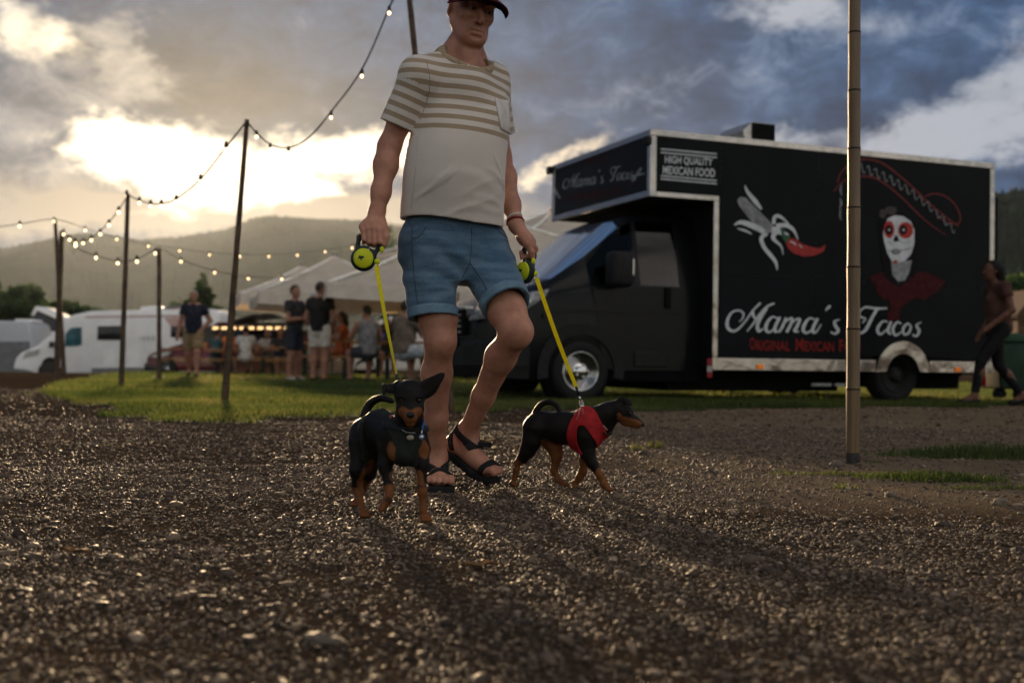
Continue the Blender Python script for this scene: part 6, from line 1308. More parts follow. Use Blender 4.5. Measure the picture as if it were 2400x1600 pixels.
rb = MB().box((-.008, -.006, -.005), (.008, .006, .006), .002).build('lead_ring_base', m_chrome, hn2); rb.location = Vector(k4(1015, 385, None, -.005))-b2
MB().tube([Vector(k4(1010, 355, None, -.005))-b2+Vector((.008*math.cos(t_), 0, .009*math.sin(t_))) for t_ in np.linspace(0, 2*math.pi, 13)], .0018, 6).build('lead_ring', m_chrome, hn2, True)
MB().tube([Vector(k4(1350, 715, None, -.02))-b2+Vector((.009*math.cos(t_), -.003*math.sin(t_), .006*math.sin(t_)+.004*math.cos(t_))) for t_ in np.linspace(0, 2*math.pi, 13)], .0026, 6).build('chest_ring', m_sock, hn2, True)
# ------------------------------------------------------------------ background people
def bg_skel(h): return {'pel': (0, 0, .95), 'che': (0, 0, 1.28), 'nec': (0, .01, 1.49), 'hea': (0, -.015, 1.655), 'shR': (-.185, 0, 1.43), 'shL': (.185, 0, 1.43), 'elR': (-.25, .03, 1.14), 'elL': (.25, .03, 1.14), 'wrR': (-.25, -.06, .91), 'wrL': (.25, -.06, .91),
 'hiR': (-.095, 0, .93), 'hiL': (.095, 0, .93), 'knR': (-.105, -.03, .50), 'knL': (.105, -.03, .50), 'anR': (-.11, .02, .09), 'anL': (.11, .02, .09), 'toR': (-.13, -.14, .035), 'toL': (.13, -.14, .035)}
SIT = {'pel': (0, 0, .56), 'che': (0, -.04, .90), 'nec': (0, -.04, 1.11), 'hea': (0, -.07, 1.275), 'shR': (-.185, -.04, 1.05), 'shL': (.185, -.04, 1.05), 'elR': (-.25, -.20, .83), 'elL': (.25, -.20, .83), 'wrR': (-.15, -.42, .80), 'wrL': (.15, -.42, .80), 'hiR': (-.1, -.02, .55), 'hiL': (.1, -.02, .55), 'knR': (-.14, -.45, .53), 'knL': (.14, -.45, .53), 'anR': (-.14, -.42, .09), 'anL': (.14, -.42, .09), 'toR': (-.15, -.57, .035), 'toL': (.15, -.57, .035)}
m_skin2 = mat('skin_background', (.30, .15, .10), .55, var=.08, scale=20)
def cloth(name, c): return mat('cloth_'+name, c, .9, var=.18, scale=14, bump=.003, bscale=60)
def bg_person(loc, yaw, h, label, top, legs, hair, shoes, J=None, skin=None, sit=False, slv=.5, leg=.62, vox=.012, lean=0, group='guests around the tables', hairlen=0, bulk=1.0, headyaw=0, bare=False, shoe_low=True):
    j = dict(SIT) if sit else bg_skel(h)
    if J: j.update(J)
    s = h/1.8; j = {k: np.array(v)*s for k, v in j.items()}; e = empty('person', loc, yaw, label, 'person', group)
    a = np.array(list(j.values())); lo = a.min(0)-.2; hi = a.max(0)+.22; lo[2] = -.02; F = Fld(lo, hi, vox); b = bulk*s
    F.cone(j['pel'], j['che'], .125*b, .135*b, .06); F.cone(j['shR']*.75+j['shL']*.25, j['shL']*.75+j['shR']*.25, .085*b, .085*b, .05); F.cone(j['che'], j['nec'], .09*b, .055*s, .04); F.cone(j['nec']-[0, 0, .03], j['hea']-[0, 0, .06], .056*s, .052*s, .02)
    HY = np.array(Matrix.Rotation(headyaw, 3, 'Z')); hc = j['hea']; F.ell(hc+[0, 0, .02*s], (.077*s, .097*s, .105*s), .02, HY); F.ell(hc+HY@np.array([0, -.04*s, -.06*s]), (.055*s, .05*s, .06*s), .03, HY); F.cone(hc+HY@np.array([0, -.09, .01])*s, hc+HY@np.array([0, -.112, -.022])*s, .010*s, .013*s, .012)
    for q_ in (-1, 1): F.ell(hc+HY@np.array([.08*q_, .01, 0])*s, (.012*s, .02*s, .03*s), .008, HY)
    for S_ in 'RL':
        F.chain([j['sh'+S_], j['el'+S_]], [.058*b, .043*b], .03); F.chain([j['el'+S_], j['el'+S_]*.7+j['wr'+S_]*.3, j['wr'+S_]], [.042*b, .044*b, .028*s], .02)
        d = j['wr'+S_]-j['el'+S_]; d = d/np.linalg.norm(d); sdv = np.cross(d, [0, 0, 1.0]); sdv = sdv/(np.linalg.norm(sdv)+1e-6); pm = j['wr'+S_]+d*.06*s; F.cone(j['wr'+S_], pm, .03*s, .034*s, .02)
        for i in range(4): F.cone(pm+sdv*(i-1.5)*.018*s, pm+sdv*(i-1.5)*.021*s+d*(.075-.012*abs(i-1.4))*s+np.array([0, 0, -.012*s]), .0125*s, .0105*s, .006)
        F.cone(j['wr'+S_]+d*.02*s+sdv*.02*s, pm+sdv*.045*s+d*.02*s, .015*s, .011*s, .01)
        F.chain([j['hi'+S_], j['kn'+S_]], [.10*b, .064*b], .04); F.chain([j['kn'+S_], j['kn'+S_]*.68+j['an'+S_]*.32+[0, .015*s, 0], j['an'+S_]], [.060*b, .060*b, .038*s], .03)
        F.cone(j['an'+S_]-[0, -.025*s, .04*s], j['to'+S_], .035*s, .030*s, .03); F.cone(j['an'+S_], j['to'+S_]*.5+j['an'+S_]*.5, .036*s, .03*s, .03)
    F.build('body', skin or m_skin2, e)
    C = Fld(lo, hi, vox); o_ = .018*s; C.cone(j['pel']+[0, 0, .0], j['che'], .14*b+o_, .142*b+o_, .06); C.cone(j['shR']*.8+j['shL']*.2-[0, 0, .02], j['shL']*.8+j['shR']*.2-[0, 0, .02], .085*b+o_, .085*b+o_, .05); C.cone(j['che'], j['nec']-[0, 0, .05*s], .095*b+o_, .055*s+o_, .04)
    if slv:
        for S_ in 'RL': C.cone(j['sh'+S_], j['sh'+S_]*(1-slv)+j['el'+S_]*slv, .062*b+o_*.8, .060*b+o_*.8, .035, flat=True)
    g = C.grid(); C.v = C.v+.006*np.sin(24*g[2]+9*g[0]+3*np.sin(14*g[0])).astype(np.float32); C.v = np.maximum(C.v, (j['pel'][2]-.06*s)-g[2]); C.build('shirt', top, e)
    L = Fld(lo, hi, vox); L.cone(j['pel']-[0, 0, .02], j['pel']+[0, 0, .10*s], .135*b+o_*.4, .130*b+o_*.3, .04)
    for S_ in 'RL':
        if leg <= 1: L.cone(j['hi'+S_], j['hi'+S_]*(1-leg)+j['kn'+S_]*leg, .112*b, .088*b+(.01 if leg < .95 else -.01), .03, flat=True)
        else: L.chain([j['hi'+S_], j['kn'+S_]], [.108*b, .072*b], .03); L.cone(j['kn'+S_], j['kn'+S_]*(1-(leg-1))+j['an'+S_]*(leg-1), .068*b, .055*b, .02, flat=True)
    L.build('trousers' if leg > 1 else 'shorts', legs, e)
    for S_ in 'RL':
        Q = Fld(np.minimum(j['an'+S_], j['to'+S_])-.12, np.maximum(j['an'+S_], j['to'+S_])+.12, vox*.8); Q.cone(j['an'+S_]-np.array([0, -.03*s, .045*s]), j['to'+S_]+[0, 0, .0], .042*s, .036*s, .02); g = Q.grid(); zt_ = j['to'+S_][2]+(.012 if shoe_low else .05)*s+.35*np.maximum(0, 0); Q.v = np.maximum(Q.v, np.maximum(-(g[2]-min(j['to'+S_][2], j['an'+S_][2]-.05*s)+.034*s), g[2]-(j['an'+S_][2]-(.035 if shoe_low else .0)*s))); Q.build('shoe', shoes, e)
    if hair:
        H = Fld(hc-.24, hc+.2, vox*.75); H.ell(hc+[0, .006, .028*s], (.088*s, .108*s, .112*s), 0, HY); g = H.grid(); yy = (g[0]-hc[0])*HY[0, 1]+(g[1]-hc[1])*HY[1, 1]; H.v = np.maximum(H.v, -((g[2]-hc[2])+np.clip(yy, -.2, .2)*(2.2 if hairlen else .9)-(.0 if hairlen else .045)*s))
        if hairlen: H.cone(hc+HY@np.array([0, .06, .02])*s, hc+HY@np.array([0, .11, -min(hairlen, .2)])*s, .085*s, .06*s, .04)
        H.build('hair', hair, e)
    return e
hb_ = mat('hair_brown', (.035, .022, .014), .6, var=.3, scale=80, bump=.004, bscale=200); hk = mat('hair_black', (.006, .005, .005), .6, spec=.15, var=.3, scale=80, bump=.004, bscale=200); hg = mat('hair_silver', (.38, .34, .30), .6, var=.2, scale=80, bump=.004, bscale=200)
sh_d = mat('shoe_dark', (.02, .02, .022), .6); sh_w = mat('shoe_white', (.5, .48, .46), .6)
def gp(px, d): p = P(px, 850, d); return Vector((p.x, d, gzf(p.x, d)))
WALK = {'knL': (.10, -.16, .52), 'anL': (.10, -.20, .11), 'toL': (.11, -.36, .05), 'knR': (-.10, .02, .49), 'anR': (-.10, .22, .13), 'toR': (-.11, .08, .04)}
bg_person(gp(452, 23.4), R(8), 1.80, 'grey haired man in navy polo and khaki shorts walking over the lawn', cloth('navy', (.014, .017, .030)), cloth('khaki', (.22, .155, .085)), hg, sh_d, dict(WALK, elL=(.33, .06, 1.16), wrL=(.17, -.06, .98), elR=(-.26, .0, 1.13), wrR=(-.30, -.05, .88)), bulk=1.12, leg=.85, group='people out on the lawn')
CROSS = {'elR': (-.25, -.06, 1.12), 'elL': (.25, -.06, 1.12), 'wrR': (.08, -.20, 1.17), 'wrL': (-.08, -.20, 1.14)}
bg_person(gp(688, 21.6), R(62), 1.82, 'bearded man in dark tee and navy shorts standing with folded arms', cloth('charcoal', (.030, .030, .034)), cloth('navy_shorts', (.022, .030, .045)), hb_, sh_w, CROSS, leg=.85, group='people out on the lawn')
bg_person(gp(748, 21.2), R(165), 1.86, 'man in black tee and white shorts seen from behind', cloth('black', (.014, .014, .015)), cloth('white_shorts', (.55, .50, .44)), hb_, sh_d, {'elR': (-.27, .0, 1.13), 'wrR': (-.20, -.14, .96), 'elL': (.27, .0, 1.13), 'wrL': (.22, -.14, .95)}, leg=.72, bulk=1.1, headyaw=R(-25), group='people out on the lawn')
def sit(px, d, yaw, lab, top, legs, hair, **k): return bg_person(gp(px, d), yaw, k.pop('h', 1.8), lab, top, legs, hair, k.pop('shoes', sh_d), sit=True, **k)
sit(575, 31.0, R(190), 'seated guest in white tee and pale shorts with back turned', cloth('white', (.62, .60, .58)), cloth('pale', (.50, .47, .44)), hk)
sit(806, 24.0, R(-75), 'seated guest in orange top with crossed bare legs', cloth('orange', (.42, .10, .03)), cloth('orange2', (.38, .085, .03)), hb_, J={'wrL': (.02, -.18, 1.05), 'elL': (.22, -.16, .84), 'knL': (-.02, -.46, .62), 'anL': (-.20, -.55, .30), 'toL': (-.26, -.68, .22)}, leg=.45, hairlen=.12)
sit(862, 20.8, R(215), 'seated man in grey tank top leaning on one knee', cloth('grey', (.17, .165, .17)), cloth('dark_grey', (.04, .042, .05)), hb_, slv=0, J={'elR': (-.30, -.10, .84), 'wrR': (-.24, -.36, .60), 'knR': (-.26, -.42, .50), 'anR': (-.22, -.40, .09), 'toR': (-.25, -.55, .035)}, bulk=1.1)
sit(945, 20.4, R(150), 'broad seated man in taupe tee and pale shorts close to the walking man', cloth('taupe', (.125, .098, .078)), cloth('pale_blue', (.33, .36, .40)), hb_, bulk=1.25, h=1.9)
sit(655, 31.8, R(20), 'seated guest in black and white at the far table', cloth('slate', (.04, .045, .06)), cloth('jeans_dark', (.03, .04, .06)), hb_, vox=.016)
sit(628, 32.3, R(-10), 'seated guest in white shirt facing us at the far table', cloth('offwhite', (.45, .44, .43)), cloth('jeans_dark', (.03, .04, .06)), hk, vox=.016)
sit(534, 31.5, R(60), 'seated guest in bright orange shirt beside the leaning pole', cloth('bright_orange', (.48, .13, .03)), cloth('brown', (.06, .04, .03)), hk, vox=.016)
sit(905, 27.0, R(10), 'seated guest in dark shirt behind the man in the tank top', cloth('deep_brown', (.05, .035, .028)), cloth('jeans_dark', (.03, .04, .06)), hk, vox=.016)
sit(600, 36.8, R(170), 'seated guest in red shirt far under the dark canopy', cloth('brick', (.22, .04, .03)), cloth('brown', (.06, .04, .03)), hb_, vox=.016)
sit(700, 31.0, R(200), 'seated guest in maroon shirt between the two standing men', cloth('maroon', (.12, .03, .03)), cloth('jeans_dark', (.03, .04, .06)), hk, vox=.016)
sit(505, 32.5, R(150), 'seated guest in teal shirt at the table nearest the red car', cloth('teal', (.03, .08, .09)), cloth('brown', (.06, .04, .03)), hb_, vox=.016)
sit(770, 29.5, R(-30), 'seated guest in sand shirt just behind the guest in orange', cloth('sand', (.28, .20, .12)), cloth('jeans_dark', (.03, .04, .06)), hb_, vox=.016)
bg_person(gp(2338, 12.7), R(-88), 1.66, 'woman with long black hair, brown blouse and black trousers walking past the truck', cloth('brown_blouse', (.062, .030, .023)), cloth('black_trousers', (.008, .008, .009)), hk, mat('sandal_black', (.012, .011, .011), .6), {'pel': (0, .02, .95), 'hea': (0, -.07, 1.63), 'nec': (0, -.015, 1.47), 'knL': (.10, -.25, .54), 'anL': (.10, -.33, .12), 'toL': (.10, -.50, .055), 'knR': (-.10, .06, .50), 'anR': (-.10, .36, .13), 'toR': (-.10, .22, .045), 'elL': (.26, .05, 1.15), 'wrL': (.20, -.20, .95), 'elR': (-.25, .06, 1.14), 'wrR': (-.22, -.10, .90)}, slv=.42, leg=1.88, vox=.008, skin=mat('skin_brown', (.11, .05, .032), .5, var=.08, scale=20), hairlen=.34, bulk=.92, group='people out on the lawn')
bg_person(gp(1787, 16.9), R(10), 1.75, 'person standing behind the food truck, only bare legs showing below it', cloth('rust', (.2, .06, .04)), cloth('denim_bg', (.05, .08, .12)), hb_, sh_w, {'anR': (-.15, .02, .09), 'toR': (-.17, -.14, .035), 'anL': (.15, .02, .09), 'toL': (.17, -.14, .035)}, group='people out on the lawn')

# ------------------------------------------------------------------ beer tables and benches
m_var = mat('varnished_pine', (.36, .175, .055), .22, var=.2, scale=8, bump=.001, bscale=40, coat=.4); m_leg = mat('green_steel', (.025, .04, .03), .5, .3)
def trestle(name, cat, L, Wd, H, lab, grp, px, d, rz):
    e = empty(name, gp(px, d), rz, lab, cat, grp); n = 3 if Wd > .3 else 2
    for k in range(n): MB().box((-L/2, -Wd/2+k*Wd/n+.004, H-.03), (L/2, -Wd/2+(k+1)*Wd/n-.004, H), .004).build('board', m_var, e)
    for s_ in (-1, 1): MB().tube([(s_*L*.36, -Wd*.4, .0), (s_*L*.36, -Wd*.4, H-.03)], .016, 8).tube([(s_*L*.36, Wd*.4, .0), (s_*L*.36, Wd*.4, H-.03)], .016, 8).tube([(s_*L*.36, -Wd*.4, H*.35), (s_*L*.36, Wd*.4, H*.35)], .012, 8).build('leg_frame', m_leg, e)
    return e
spots = [(470, 31.0, 4, 'nearest the red car'), (575, 32.2, -3, 'before the guest in white'), (690, 29.5, 5, 'behind the standing men'), (800, 24.8, 2, 'beside the guest in orange'), (905, 22.0, -4, 'nearest the walking man'), (650, 36.6, 0, 'under the dark canopy'), (1000, 23.0, 3, 'hidden behind the man with dogs')]
for i, (px, d, rz, w) in enumerate(spots):
    trestle('beer_table', 'table', 2.2, .52, .77, 'varnished pine beer table '+w, 'beer tables', px, d, R(rz))
    for dd_, ww in ((-.75, 'front'), (.75, 'rear')):
        trestle('beer_bench', 'bench', 2.2, .26, .47, 'pine beer bench on the %s side of the table %s' % (ww, w), 'beer benches', px, d+dd_, R(rz))
m_cup = mat('drink_glass', (.55, .30, .06), .1, var=.1, trans=.5); m_cup2 = mat('red_cup', (.4, .03, .03), .4); m_cup3 = mat('blue_cup', (.04, .12, .4), .4)
for px, d, m, lab, rz in ((872, 22.0, m_cup, 'amber drink on the table nearest the walking man', 0), (884, 22.0, m_cup2, 'red drink can on the table nearest the walking man', 0), (897, 21.9, m_cup3, 'blue drink can on the table nearest the walking man', 0), (600, 32.2, m_cup, 'amber drink on the table before the guest in white', 0), (700, 29.5, m_cup, 'amber drink on the table behind the standing men', 0), (480, 31.0, m_cup, 'amber drink on the table nearest the red car', 0)):
    p = gp(px, d); MB().tube([(0, 0, 0), (0, 0, .06), (0, 0, .16)], [.032, .036, .040], 12).build('drink', m, None, True).location = (p.x, d, p.z+.772); tag(bpy.context.scene.objects[-1] if False else COL.objects[-1], lab, 'drink', 'drinks on the tables')

# ------------------------------------------------------------------ parasols
m_par = mat('parasol_canvas', (.80, .74, .64), .85, var=.08, scale=3, bump=.004, bscale=8); translucent(m_par, (.80, .62, .40), .5); m_val = mat('parasol_valance', (.74, .69, .61), .85, var=.08, scale=6); translucent(m_val, (.5, .4, .28), .35)
m_ppole = mat('parasol_pole', (.35, .33, .30), .4, .4); m_pt = mat('valance_print', (.10, .10, .11), .7)
def parasol(apex, d, size, yaw, lab, rise=.75):
    a = P(apex[0], apex[1], d); g = gzf(a.x, d); e = empty('parasol', (a.x, d, g), yaw, lab, 'parasol', 'large cream parasols'); zt = a.z-g; ze = zt-rise; hs = size/2
    cn_ = [(-hs, -hs), (hs, -hs), (hs, hs), (-hs, hs)]; can = None
    for i in range(4):
        c0, c1 = cn_[i], cn_[(i+1) % 4]; rows = []
        for k in range(7):
            t = k/6; sag = -.10*math.sin(math.pi*t)*size/4
            rows.append([(( c0[0]*(1-u)+c1[0]*u)*t+.04*(1-t)*(c0[0]*(1-u)+c1[0]*u), (c0[1]*(1-u)+c1[1]*u)*t+.04*(1-t)*(c0[1]*(1-u)+c1[1]*u), zt-rise*t+sag-.06*math.sin(math.pi*u)*t) for u in (0, .25, .5, .75, 1)])
        p_ = MB().loft(rows, closed=False, cap=False).build('canopy_panel', m_par, e, True, fix=False)
        vl = [[(c0[0]*(1-u)+c1[0]*u, c0[1]*(1-u)+c1[1]*u, ze-.06*math.sin(math.pi*u)) for u in np.linspace(0, 1, 9)], [((c0[0]*(1-u)+c1[0]*u)*1.008, (c0[1]*(1-u)+c1[1]*u)*1.008, ze-.06*math.sin(math.pi*u)-.26-.02*math.sin(u*25)) for u in np.linspace(0, 1, 9)]]
        vo = MB().loft(vl, closed=False, cap=False).build('valance', m_val, e, True, fix=False)
        mid_ = np.array([(c0[0]+c1[0])/2, (c0[1]+c1[1])/2]); dr_ = (np.array(c1)-np.array(c0))/size; nn = np.array([dr_[1], -dr_[0]]); mk = MB()
        for q_, (w_, h_, l_) in enumerate(((.07, .16, 0), (.05, .10, 0), (.05, .10, .02), (.06, .10, 0), (.05, .15, -.04), (.04, .17, 0))):
            p0_ = mid_*1.006+nn*.014+dr_*(q_*.095-.28); p1_ = p0_+dr_*w_; zb__ = ze-.28+l_; mk.add([(*p0_, zb__), (*p1_, zb__), (*(p1_+dr_*.02), zb__+h_), (*(p0_+dr_*.02), zb__+h_)], [(0, 1, 2, 3)])
        mk.build('valance_print', m_pt, vo, fix=False)['kind'] = 'stuff'
        MB().tube([(0, 0, zt+.01), (c0[0]*.5, c0[1]*.5, zt-rise*.5-.045), (c0[0], c0[1], ze+.01)], .035, 6).build('lit_ridge_edge', mat('ridge_lit_white', (.85, .82, .76), .5), e, True)  # white tube added along each canopy ridge, painting its sunlit edge
        MB().tube([(0, 0, zt-.10), (c0[0]*.5, c0[1]*.5, zt-rise*.5-.10), (c0[0]*.99, c0[1]*.99, ze-.03)], .018, 6).build('rib', m_ppole, e)
        MB().tube([(0, 0, zt-rise*1.5), (c0[0]*.5, c0[1]*.5, zt-rise*.5-.12)], .014, 6).build('strut', m_ppole, e)
    MB().tube([(0, 0, 0), (0, 0, zt+.08)], .035, 10).build('pole', m_ppole, e, True); MB().sphere((0, 0, zt+.10), .06, 10).build('finial', m_ppole, e, True); MB().box((-.4, -.4, 0), (.4, .4, .09), .02).build('base', mat('parasol_base', (.10, .10, .10), .8), e)
parasol((1000, 570), 23.0, 4.3, R(14), 'large cream parasol half hidden behind the walking man', 1.0)
parasol((783, 604), 27.0, 3.7, R(16), 'cream parasol with its peak left of the leash', .95)
parasol((706, 626), 32.0, 3.6, R(18), 'farthest cream parasol with the lowest looking peak', .9)
parasol((1160, 512), 24.5, 4.6, R(30), 'cream parasol showing between the man and the truck', .85)
parasol((1290, 500), 30.0, 4.6, R(34), 'cream parasol mostly behind the truck cab', .85)

# ------------------------------------------------------------------ parked vehicles
m_wpaint = mat('white_paint', (.78, .77, .76), .3, var=.04, scale=2, coat=.3); m_rpaint = mat('red_paint', (.10, .006, .008), .25, var=.08, scale=2, coat=.5); m_gp = mat('grey_panel', (.16, .165, .175), .5, var=.1, scale=3); m_dglass = mat('dark_glass', (.010, .014, .016), .06, var=.1, coat=.3); m_kpaint = mat('black_paint', (.014, .014, .015), .25, coat=.4)
class Veh:
    def __init__(s, name, lab, cat, px, d, rz=0.0, grp='vehicles parked behind the tables'):
        p = P(px, 850, d); s.d = d; s.o = Vector((p.x, d, gzf(p.x, d))); s.e = empty(name, s.o, rz, lab, cat, grp)
    def xz(s, px, py): p = P(px, py, s.d)-s.o; return p.x, p.z
    def slab(s, name, poly, y0, y1, m, par=None, bev=.0, taper=0.0, px=True):
        q_ = [s.xz(*p) for p in poly] if px else poly; zc_ = min(z for _, z in q_); zh = max(z for _, z in q_)-zc_+1e-6
        mb = MB(); n = len(q_); mid = (y0+y1)/2; rows = []
        for t_, w in ((y0, 1), (y1, 1)):
            ring = []
            for x, z in q_:
                k = 1-taper*(z-zc_)/zh; ring.append((x, mid+(t_-mid)*k, z))
            rows.append(ring)
        b_ = len(mb.v); mb.v += rows[0]+rows[1]; mb.f.append(tuple(range(n))); mb.f.append(tuple(range(2*n-1, n-1, -1))); mb.f += [((j+1) % n, j, n+j, n+(j+1) % n) for j in range(n)]
        o = mb.build(name, m, par or s.e)
        if bev:
            bm_ = o.modifiers.new('bevel', 'BEVEL'); bm_.width = bev; bm_.segments = 3; bm_.limit_method = 'ANGLE'; bm_.angle_limit = R(25); o.data.polygons.foreach_set('use_smooth', np.ones(len(o.data.polygons), bool))
        return o
    def wheel(s, px, y, r, m=None, par=None, side_=1, w=.2):
        x, _ = s.xz(px, 860); w_ = lathe([(r*.6, 0), (r*.9, -.015*side_), (r, .03*side_), (r, (w-.03)*side_), (r*.9, w*side_), (r*.6, w*side_)], 24, (x, y, r)).build('wheel', m_rubber, par or s.e, True); lathe([(r*.64, -.002*side_), (r*.5, .03*side_), (r*.2, .0), (.001, .0)], 24, (x, y, r)).build('rim', m or m_hub, w_, True)
# white motorhome
mh = Veh('motorhome', 'white motorhome with blue cab window parked broadside behind the poles', 'motorhome', 270, 42.0)
mh.slab('cell', [(143, 878), (143, 760), (150, 745), (175, 736), (215, 728), (505, 724), (513, 736), (516, 872)], -.0, 2.25, m_wpaint, bev=.12)
cab_ = mh.slab('cab', [(28, 874), (28, 855), (33, 838), (45, 826), (84, 808), (136, 764), (160, 764), (160, 878), (40, 880)], .08, 2.15, m_wpaint, bev=.09, taper=.12)
mh.slab('windscreen', [(88, 806), (137, 763), (141, 765), (94, 808)], .3, 1.95, m_dglass, cab_); mh.slab('cab_window', [(152, 812), (153, 782), (166, 768), (192, 766), (192, 808), (182, 811)], -.012, .02, mat('blue_glass', (.03, .11, .14), .08, var=.3, scale=1.5), cab_, bev=.01)
mh.slab('bumper', [(26, 876), (26, 862), (60, 866), (80, 872), (80, 879), (30, 879)], .06, 2.17, m_gp, cab_, bev=.03); mh.slab('head_lamp', [(50, 836), (62, 823), (90, 818), (86, 828)], .062, .2, m_lamp, cab_); mh.slab('mirror', [(116, 814), (118, 800), (128, 800), (128, 814)], -.12, .06, m_kpaint, cab_, bev=.02); mh.slab('grille', [(29, 852), (34, 838), (38, 840), (33, 854)], .5, 1.7, m_kpaint, cab_)
mh.slab('living_window', [(228, 797), (229, 764), (288, 763), (288, 797)], -.02, .02, m_dglass, bev=.01); wnd = mh.slab('rear_window', [(400, 790), (400, 764), (440, 764), (440, 790)], -.02, .02, m_dglass, bev=.01)
mh.slab('red_stripe', [(200, 742), (490, 738), (490, 741), (200, 744.5)], -.006, .01, mat('stripe_red2', (.30, .05, .05), .5)); mh.slab('pink_swoosh', [(385, 745), (440, 742), (440, 820), (425, 800)], -.005, .01, mat('swoosh_pink', (.55, .36, .33), .5))
mh.slab('side_skirt', [(215, 872), (215, 862), (510, 858), (512, 872)], -.03, .02, m_gp, bev=.01); mh.slab('locker_door', [(242, 858), (242, 820), (268, 820), (268, 858)], -.012, .01, m_wpaint); mh.slab('entry_door', [(300, 862), (300, 772), (328, 772), (328, 862)], -.012, .01, m_wpaint)
mh.slab('roof_hatch', [(310, 726), (316, 717), (352, 714), (372, 718), (376, 726)], .7, 1.4, m_wpaint, bev=.03); mh.slab('roof_rack', [(376, 722), (378, 716), (412, 714), (412, 718), (384, 722)], .4, 1.8, m_gp)
v, f = text_mesh('CARADO', .02, 1.6); x0_, z0_ = mh.xz(306, 797); x1_, z1_ = mh.xz(363, 788); mesh_obj('lettering', [(x0_+(x1_-x0_)*q_[0], -.008, z0_+(z1_-z0_)*q_[1]) for q_ in v], f, m_gp, mh.e)
mh.slab('arch_liner', [(86, 880), (88, 862), (98, 850), (114, 846), (130, 850), (140, 862), (142, 880)], .075, .1, m_kpaint)
for px in (114, 432):
    mh.wheel(px, .10, .34); mh.wheel(px, 2.1, .34, side_=-1)
# pop-top van and grey caravan at the edge
pv_ = Veh('camper_van', 'small camper van with dark raised pop up roof', 'van', 100, 46.0)
pv_.slab('body', [(48, 880), (50, 800), (56, 782), (76, 776), (150, 776), (190, 780), (196, 880)], 0, 1.9, m_wpaint, bev=.1, taper=.1); pv_.slab('roof_tent', [(76, 775), (73, 745), (84, 728), (140, 758), (150, 775)], .15, 1.75, mat('tent_grey', (.06, .065, .075), .9)); pv_.slab('roof_lid', [(70, 738), (80, 718), (84, 717), (146, 748), (146, 754), (84, 727), (76, 740)], .1, 1.8, m_wpaint, bev=.02); pv_.slab('side_window', [(62, 808), (64, 788), (120, 786), (120, 808)], -.008, .01, m_dglass)
for px in (75, 170): pv_.wheel(px, .05, .33)
cvn = Veh('caravan', 'pale caravan with grey lower side at the frame edge', 'caravan', 20, 44.0)
cvn.slab('shell', [(-160, 878), (-162, 772), (-150, 756), (-120, 750), (55, 752), (68, 760), (74, 800), (74, 878)], 0, 2.1, mat('caravan_shell', (.42, .44, .47), .4, var=.06), bev=.1); cvn.slab('lower_panel', [(-158, 876), (-158, 802), (70, 800), (71, 876)], -.012, .01, m_gp); cvn.slab('window', [(-90, 795), (-90, 768), (-20, 768), (-20, 795)], -.01, .01, m_dglass, bev=.01); cvn.slab('roof_box', [(20, 753), (22, 746), (62, 747), (64, 754)], .5, 1.5, m_wpaint, bev=.03); cvn.wheel(-40, .05, .30); cvn.slab('drawbar', [(72, 872), (72, 866), (100, 870), (100, 874)], .9, 1.1, m_kpaint)
# red car
rc = Veh('car', 'dark red car with its nose beside the motorhome', 'car', 470, 36.0)
cb = rc.slab('body', [(342, 868), (341, 842), (346, 830), (372, 820), (425, 804), (470, 800), (640, 800), (650, 830), (648, 868)], 0, 1.75, m_rpaint, bev=.09, taper=.12); rc.slab('cabin', [(425, 805), (462, 770), (500, 758), (600, 758), (634, 786), (640, 803)], .12, 1.63, m_kpaint, bev=.07, taper=.2); rc.slab('side_glass', [(446, 800), (470, 774), (502, 764), (540, 764), (540, 800)], .125, .16, m_dglass)
rc.slab('head_lamp', [(350, 835), (372, 826), (402, 822), (398, 832), (366, 838)], -.012, .1, m_lamp, cb); rc.slab('bumper', [(338, 868), (338, 850), (360, 856), (372, 868)], -.01, 1.76, m_kpaint, cb, bev=.03); rc.slab('roof', [(498, 759), (506, 754), (594, 754), (602, 759)], .2, 1.55, m_rpaint, bev=.02)
for px in (392, 600): rc.wheel(px, -.01, .33, m_chrome)
# white van behind the tables, facing left
wv = Veh('car', 'white van behind the seated men under the parasols', 'car', 900, 33.0)
wb = wv.slab('body', [(820, 870), (822, 820), (832, 800), (852, 790), (880, 756), (905, 742), (960, 738), (1090, 738), (1098, 760), (1100, 870)], 0, 1.9, m_wpaint, bev=.10, taper=.12); wv.slab('windscreen', [(858, 788), (884, 757), (890, 758), (866, 789)], .2, 1.7, m_dglass, wb); wv.slab('side_window', [(872, 790), (892, 760), (930, 752), (930, 788)], -.0, .04, m_dglass, wb)
for px in (855, 1050): wv.wheel(px, .02, .33)
# dark bar stand with a row of warm lamps
bs_ = Veh('bar_stand', 'dark bar stand with arched canopy and a row of lit lamps', 'bar', 610, 34.9)
cvx = [(545+150*i/10, 752-18*math.sin(math.pi*i/10)) for i in range(11)]; bs_.slab('canopy', cvx+[(x, y+5) for x, y in cvx[::-1]], 0, 2.2, mat('canopy_dark', (.03, .028, .026), .5)); bs_.slab('valance', [(545, 757), (695, 757), (694, 768), (546, 768)], -.01, .02, mat('canopy_valance', (.018, .018, .018), .8))
bs_.slab('counter', [(546, 868), (546, 822), (694, 822), (694, 868)], .5, .62, mat('bar_wood', (.10, .05, .025), .5)); bs_.slab('back_wall', [(548, 868), (548, 770), (692, 770), (692, 868)], 2.0, 2.1, mat('bar_back', (.05, .022, .018), .8))
for px in (547, 693): bs_.slab('post', [(px-2, 870), (px-2, 752), (px+2, 752), (px+2, 870)], .05, .11, m_kpaint)
